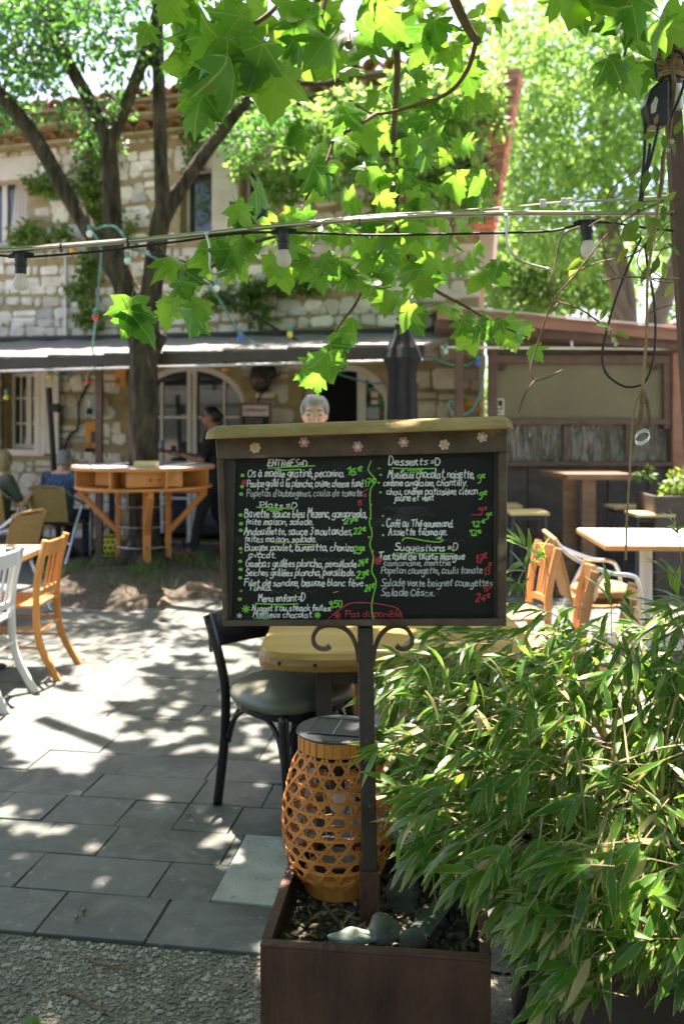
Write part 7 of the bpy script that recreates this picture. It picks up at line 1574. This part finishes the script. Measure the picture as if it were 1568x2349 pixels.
# ================================================================ hanging rope, black cord loop, ring and climbing plant
tw_ = thing('hanging_twine', 'long twisted twine hanging in loops down the right side', 'twine', P(1480, 640, 2.45))
def twisted(pts, d, r, m, par, name, turns=30):
    q = run(pts, d); n = len(q)
    for ph in (0, math.pi):
        b2 = MB(); b2.tube([p + V((math.cos(i * 1.1 + ph) * r * .6, math.sin(i * 1.1 + ph) * r * .6, 0)) for i, p in enumerate(q)], r, 5); b2.build(name, m, par)
def dense(pts, k=10): return [(p.x, p.y) for p in crom([V((x, y, 0)) for x, y in pts], k)]
twisted(dense([(1510, 455), (1498, 540), (1484, 640), (1482, 760), (1476, 840), (1472, 895)]), 2.45, .0028, 'twine', tw_, 'strand')
twisted(dense([(1470, 898), (1455, 930), (1448, 990), (1442, 1100), (1436, 1200), (1434, 1285)]), 2.44, .0022, 'twine', tw_, 'strand')
twisted(dense([(1472, 896), (1470, 940), (1463, 985)]), 2.43, .0045, 'rope', tw_, 'loop'); twisted(dense([(1472, 896), (1484, 930), (1490, 975)]), 2.45, .004, 'rope', tw_, 'loop')
q = MB(); pts = [V((19 * math.cos(t), 13 * math.sin(t), 0)) for t in [i * 2 * math.pi / 28 for i in range(28)]]; vs = []; fs = []; ca, sa = math.cos(-.6), math.sin(-.6); n = 28
for p in pts:
    x, y = p.x * ca - p.y * sa, p.x * sa + p.y * ca; dpt = 2.43 - p.y / 13 * .012
    for o_ in (0, 1): vs.append(P(1472 + x * (1 - .06 * o_), 1003 + y * (1 - .06 * o_) , dpt) + V((0, 0, .005))); vs.append(P(1472 + x * (1 - .06 * o_), 1003 + y * (1 - .06 * o_), dpt) + V((0, 0, -.005)))
for i in range(n):
    a, b_ = i * 4, ((i + 1) % n) * 4; fs += [(a, b_, b_ + 1, a + 1), (a + 2, a + 3, b_ + 3, b_ + 2), (a, a + 2, b_ + 2, b_), (a + 1, b_ + 1, b_ + 3, a + 3)]
q.add(vs, fs); tag(q.build('metal_ring', 'galvanised', org=P(1472, 1003, 2.43)), 'shiny steel hose clamp ring hanging at the end of the twine', 'ring')
q = MB(); q.tube(run([(1470, 545), (1440, 610), (1410, 690), (1390, 760), (1380, 815), (1388, 855), (1415, 880), (1445, 889), (1478, 876), (1496, 830), (1502, 760), (1497, 680), (1484, 610), (1478, 560)], 2.5), .0034, 6); tag(q.build('cord_loop', 'rubber', org=P(1470, 545, 2.5)), 'braided black cord hanging in a wide loop below the pipe', 'cord')
vn = thing('honeysuckle', 'wiry brown climbing stems with a few leaves and blossoms around the right bulb', 'climbing plant', P(1540, 640, 2.5))
st_ = [((1560, 455), (1500, 470), (1440, 500), (1390, 540), (1350, 590), (1310, 640), (1275, 680), (1250, 735), (1232, 790), (1215, 845), (1225, 872), (1250, 868), (1288, 850)), ((1228, 870), (1203, 905), (1190, 945)), ((1268, 690), (1320, 705), (1360, 730), (1400, 762)), ((1270, 690), (1262, 650), (1275, 590), (1290, 540), (1330, 520)), ((1540, 480), (1500, 520), (1480, 560), (1440, 590), (1380, 600), (1320, 625), (1285, 660)), ((1555, 640), (1500, 640), (1440, 636), (1380, 645)), ((1380, 545), (1390, 600), (1420, 640)), ((1540, 460), (1470, 465), (1430, 490), (1400, 520)), ((1545, 500), (1490, 545), (1460, 600), (1490, 640), (1540, 650)), ((1390, 455), (1405, 430), (1440, 405), (1470, 380)), ((1540, 700), (1500, 712), (1490, 720)), ((1550, 560), (1500, 575), (1455, 555), (1420, 500)), ((1530, 520), (1480, 600), (1520, 640)), ((1350, 520), (1380, 505), (1420, 520)), ((1260, 690), (1268, 705), (1280, 690), (1268, 672)), ((1500, 600), (1530, 560), (1560, 575))]
for i, pts in enumerate(st_): q = MB(); q.tube(crom([P(x, y, 2.48 + .04 * math.sin(i * 1.7 + j)) for j, (x, y) in enumerate(pts)], 6), .0024 if i < 6 else .0017, 5); q.build('stem', 'twig', vn)
vs_, fs_, uv_ = [], [], []
sts = [(0, .03), (.2, .7), (.45, 1), (.75, .6), (1, .02)]
for y, wv in sts: z = -.25 * y * y; vs_ += [(-.22 * wv, y, z + .05 * wv), (0, y, z), (.22 * wv, y, z + .05 * wv)]
for i in range(4): b_ = i * 3; fs_ += [(b_, b_ + 1, b_ + 4, b_ + 3), (b_ + 1, b_ + 2, b_ + 5, b_ + 4)]
vm = bpy.data.meshes.new('honeysuckle_leaf'); vm.from_pydata(vs_, [], fs_); vm.materials.append(MATS['vine_leaf']); vm.polygons.foreach_set('use_smooth', [True] * 8)
for (x, y, s, dx, dy) in ((1330, 590, 60, -.5, 1), (1345, 600, 50, -.9, .3), (1460, 500, 55, -.3, 1), (1480, 490, 60, .3, 1), (1455, 505, 60, -.6, .9), (1490, 500, 45, .8, .8), (1500, 540, 45, -.4, 1), (1470, 540, 45, -1, .3), (1510, 590, 45, -.3, 1), (1520, 600, 50, .2, 1), (1490, 610, 45, -.6, 1), (1530, 560, 40, .7, .6), (1500, 380, 45, .2, 1), (1470, 375, 45, -.7, .8), (1485, 390, 50, -.2, 1), (1520, 310, 40, .2, 1), (1535, 320, 40, .4, 1), (1505, 305, 45, -.8, .3), (1545, 310, 40, .3, -.6), (1400, 750, 40, -.8, -.2), (1400, 765, 38, .4, 1), (1410, 760, 36, .8, .4), (1375, 735, 36, .3, -.7), (1450, 420, 45, -.4, 1), (1550, 440, 40, -.7, .6), (1440, 570, 40, -.6, .6), (1545, 650, 40, -.5, .7), (1475, 465, 40, -.7, .4), (1520, 470, 40, .1, 1)):
    place(vm, 'leaf', vn, frame_mtx(P(x, y, 2.46 + ru(-.03, .03)), V((dx, ru(-.4, .3), -dy)), V((ru(-.5, .5), -1, ru(.2, .8))), s / F * 2.46))
for (x, y) in ((1395, 755), (1412, 790), (1405, 780), (1480, 540), (1500, 560), (1490, 640), (1540, 325), (1385, 640), (1530, 345), (1465, 570)):
    c = P(x, y, 2.44); q = MB()
    for i in range(5): a = i * 1.256; q.add([c, c + V((math.cos(a) * .01 - math.sin(a) * .003, -.003, math.sin(a) * .01 + math.cos(a) * .003)), c + V((math.cos(a) * .014, -.001, math.sin(a) * .014)), c + V((math.cos(a) * .01 + math.sin(a) * .003, -.003, math.sin(a) * .01 - math.cos(a) * .003))], [(0, 1, 2, 3)])
    q.v = [tuple(c + (V(v) - c) * .55) for v in q.v]; q.build('blossom', 'petal_white', vn)

# ================================================================ coloured garland far behind
def garland(label, cable, bulbs, r=.011):
    d0 = cable[0][2]; t = thing('light_garland', label, 'string lights', P(cable[0][0], cable[0][1], d0), 0, 'coloured light garlands'); q = MB(); q.tube(crom([P(x, y, d) for x, y, d in cable], 6), r, 6); q.build('cable', 'teal_cable', t)
    for x, y, d, m in bulbs:
        c = P(x, y, d); q = MB(); q.lathe(c, [(0, .06), (.022, .055), (.022, 0), (0, 0)], 10); sk = q.build('socket', 'teal_cable' if m != 'bulb_orange' else 'rubber', t); q = MB(); q.ell(c + V((0, 0, -.028)), (.031, .031, .036), 10, 8); q.build('bulb', m, sk, smooth=True)
garland('teal light garland dropping from the tree fork to the awning on the left', [(210, 530, 8.6), (232, 570, 8.6), (228, 640, 9), (222, 720, 9.4), (213, 790, 9.8), (212, 828, 10)], [(219, 722, 9.35, 'bulb_red'), (211, 826, 10, 'bulb_green'), (166, 570, 9, 'bulb_orange')])
garland('teal light garland swooping from the tree fork past the blue bulb to the right', [(218, 526, 8.5), (262, 520, 8.4), (300, 560, 8.4), (360, 595, 8.5), (430, 620, 8.6), (490, 670, 8.8), (530, 735, 9), (570, 780, 9.2), (640, 815, 9.4), (700, 835, 9.5), (780, 860, 9.6), (850, 880, 9.6), (886, 878, 9.6)], [(293, 592, 8.4, 'bulb_mint'), (550, 770, 9.1, 'bulb_blue'), (206, 530, 8.45, 'bulb_pale'), (665, 762, 9.3, 'bulb_yellow'), (497, 655, 8.8, 'bulb_pale')])
garland('teal light garland sagging under the awning in front of the shuttered window', [(30, 850, 10), (90, 845, 10), (140, 862, 10), (190, 848, 10), (212, 838, 10)], [(113, 858, 10, 'bulb_yellow'), (16, 906, 10, 'bulb_yellow'), (205, 868, 10.2, 'bulb_red'), (515, 842, 9.8, 'bulb_orange'), (833, 822, 9.6, 'bulb_red')])
garland('teal light garland looping down beside the kiosk right of the parasol', [(930, 850, 9.2), (955, 825, 9.2), (985, 820, 9.2), (1030, 836, 9.2), (1070, 838, 9.2), (1096, 820, 9.2), (1110, 818, 9.2), (1108, 860, 9.2), (1098, 910, 9.2), (1078, 945, 9.2), (1050, 952, 9.2), (1030, 940, 9.2), (1028, 925, 9.2), (1042, 920, 9.2)], [(1094, 828, 9.15, 'bulb_blue'), (1020, 800, 9.15, 'bulb_mint'), (1052, 862, 9.2, 'bulb_yellow')], .013)
for cab in ([(230, 560, 8.7), (420, 600, 9), (520, 680, 9.4), (600, 735, 9.8), (660, 770, 10), (700, 790, 10.1)],):
    q = MB(); q.tube(crom([P(x, y, d) for x, y, d in cab], 6), .013, 6); tag(q.build('overhead_cable', 'rubber', org=P(*cab[0])), 'black cable slanting down from the tree to the awning', 'cable')
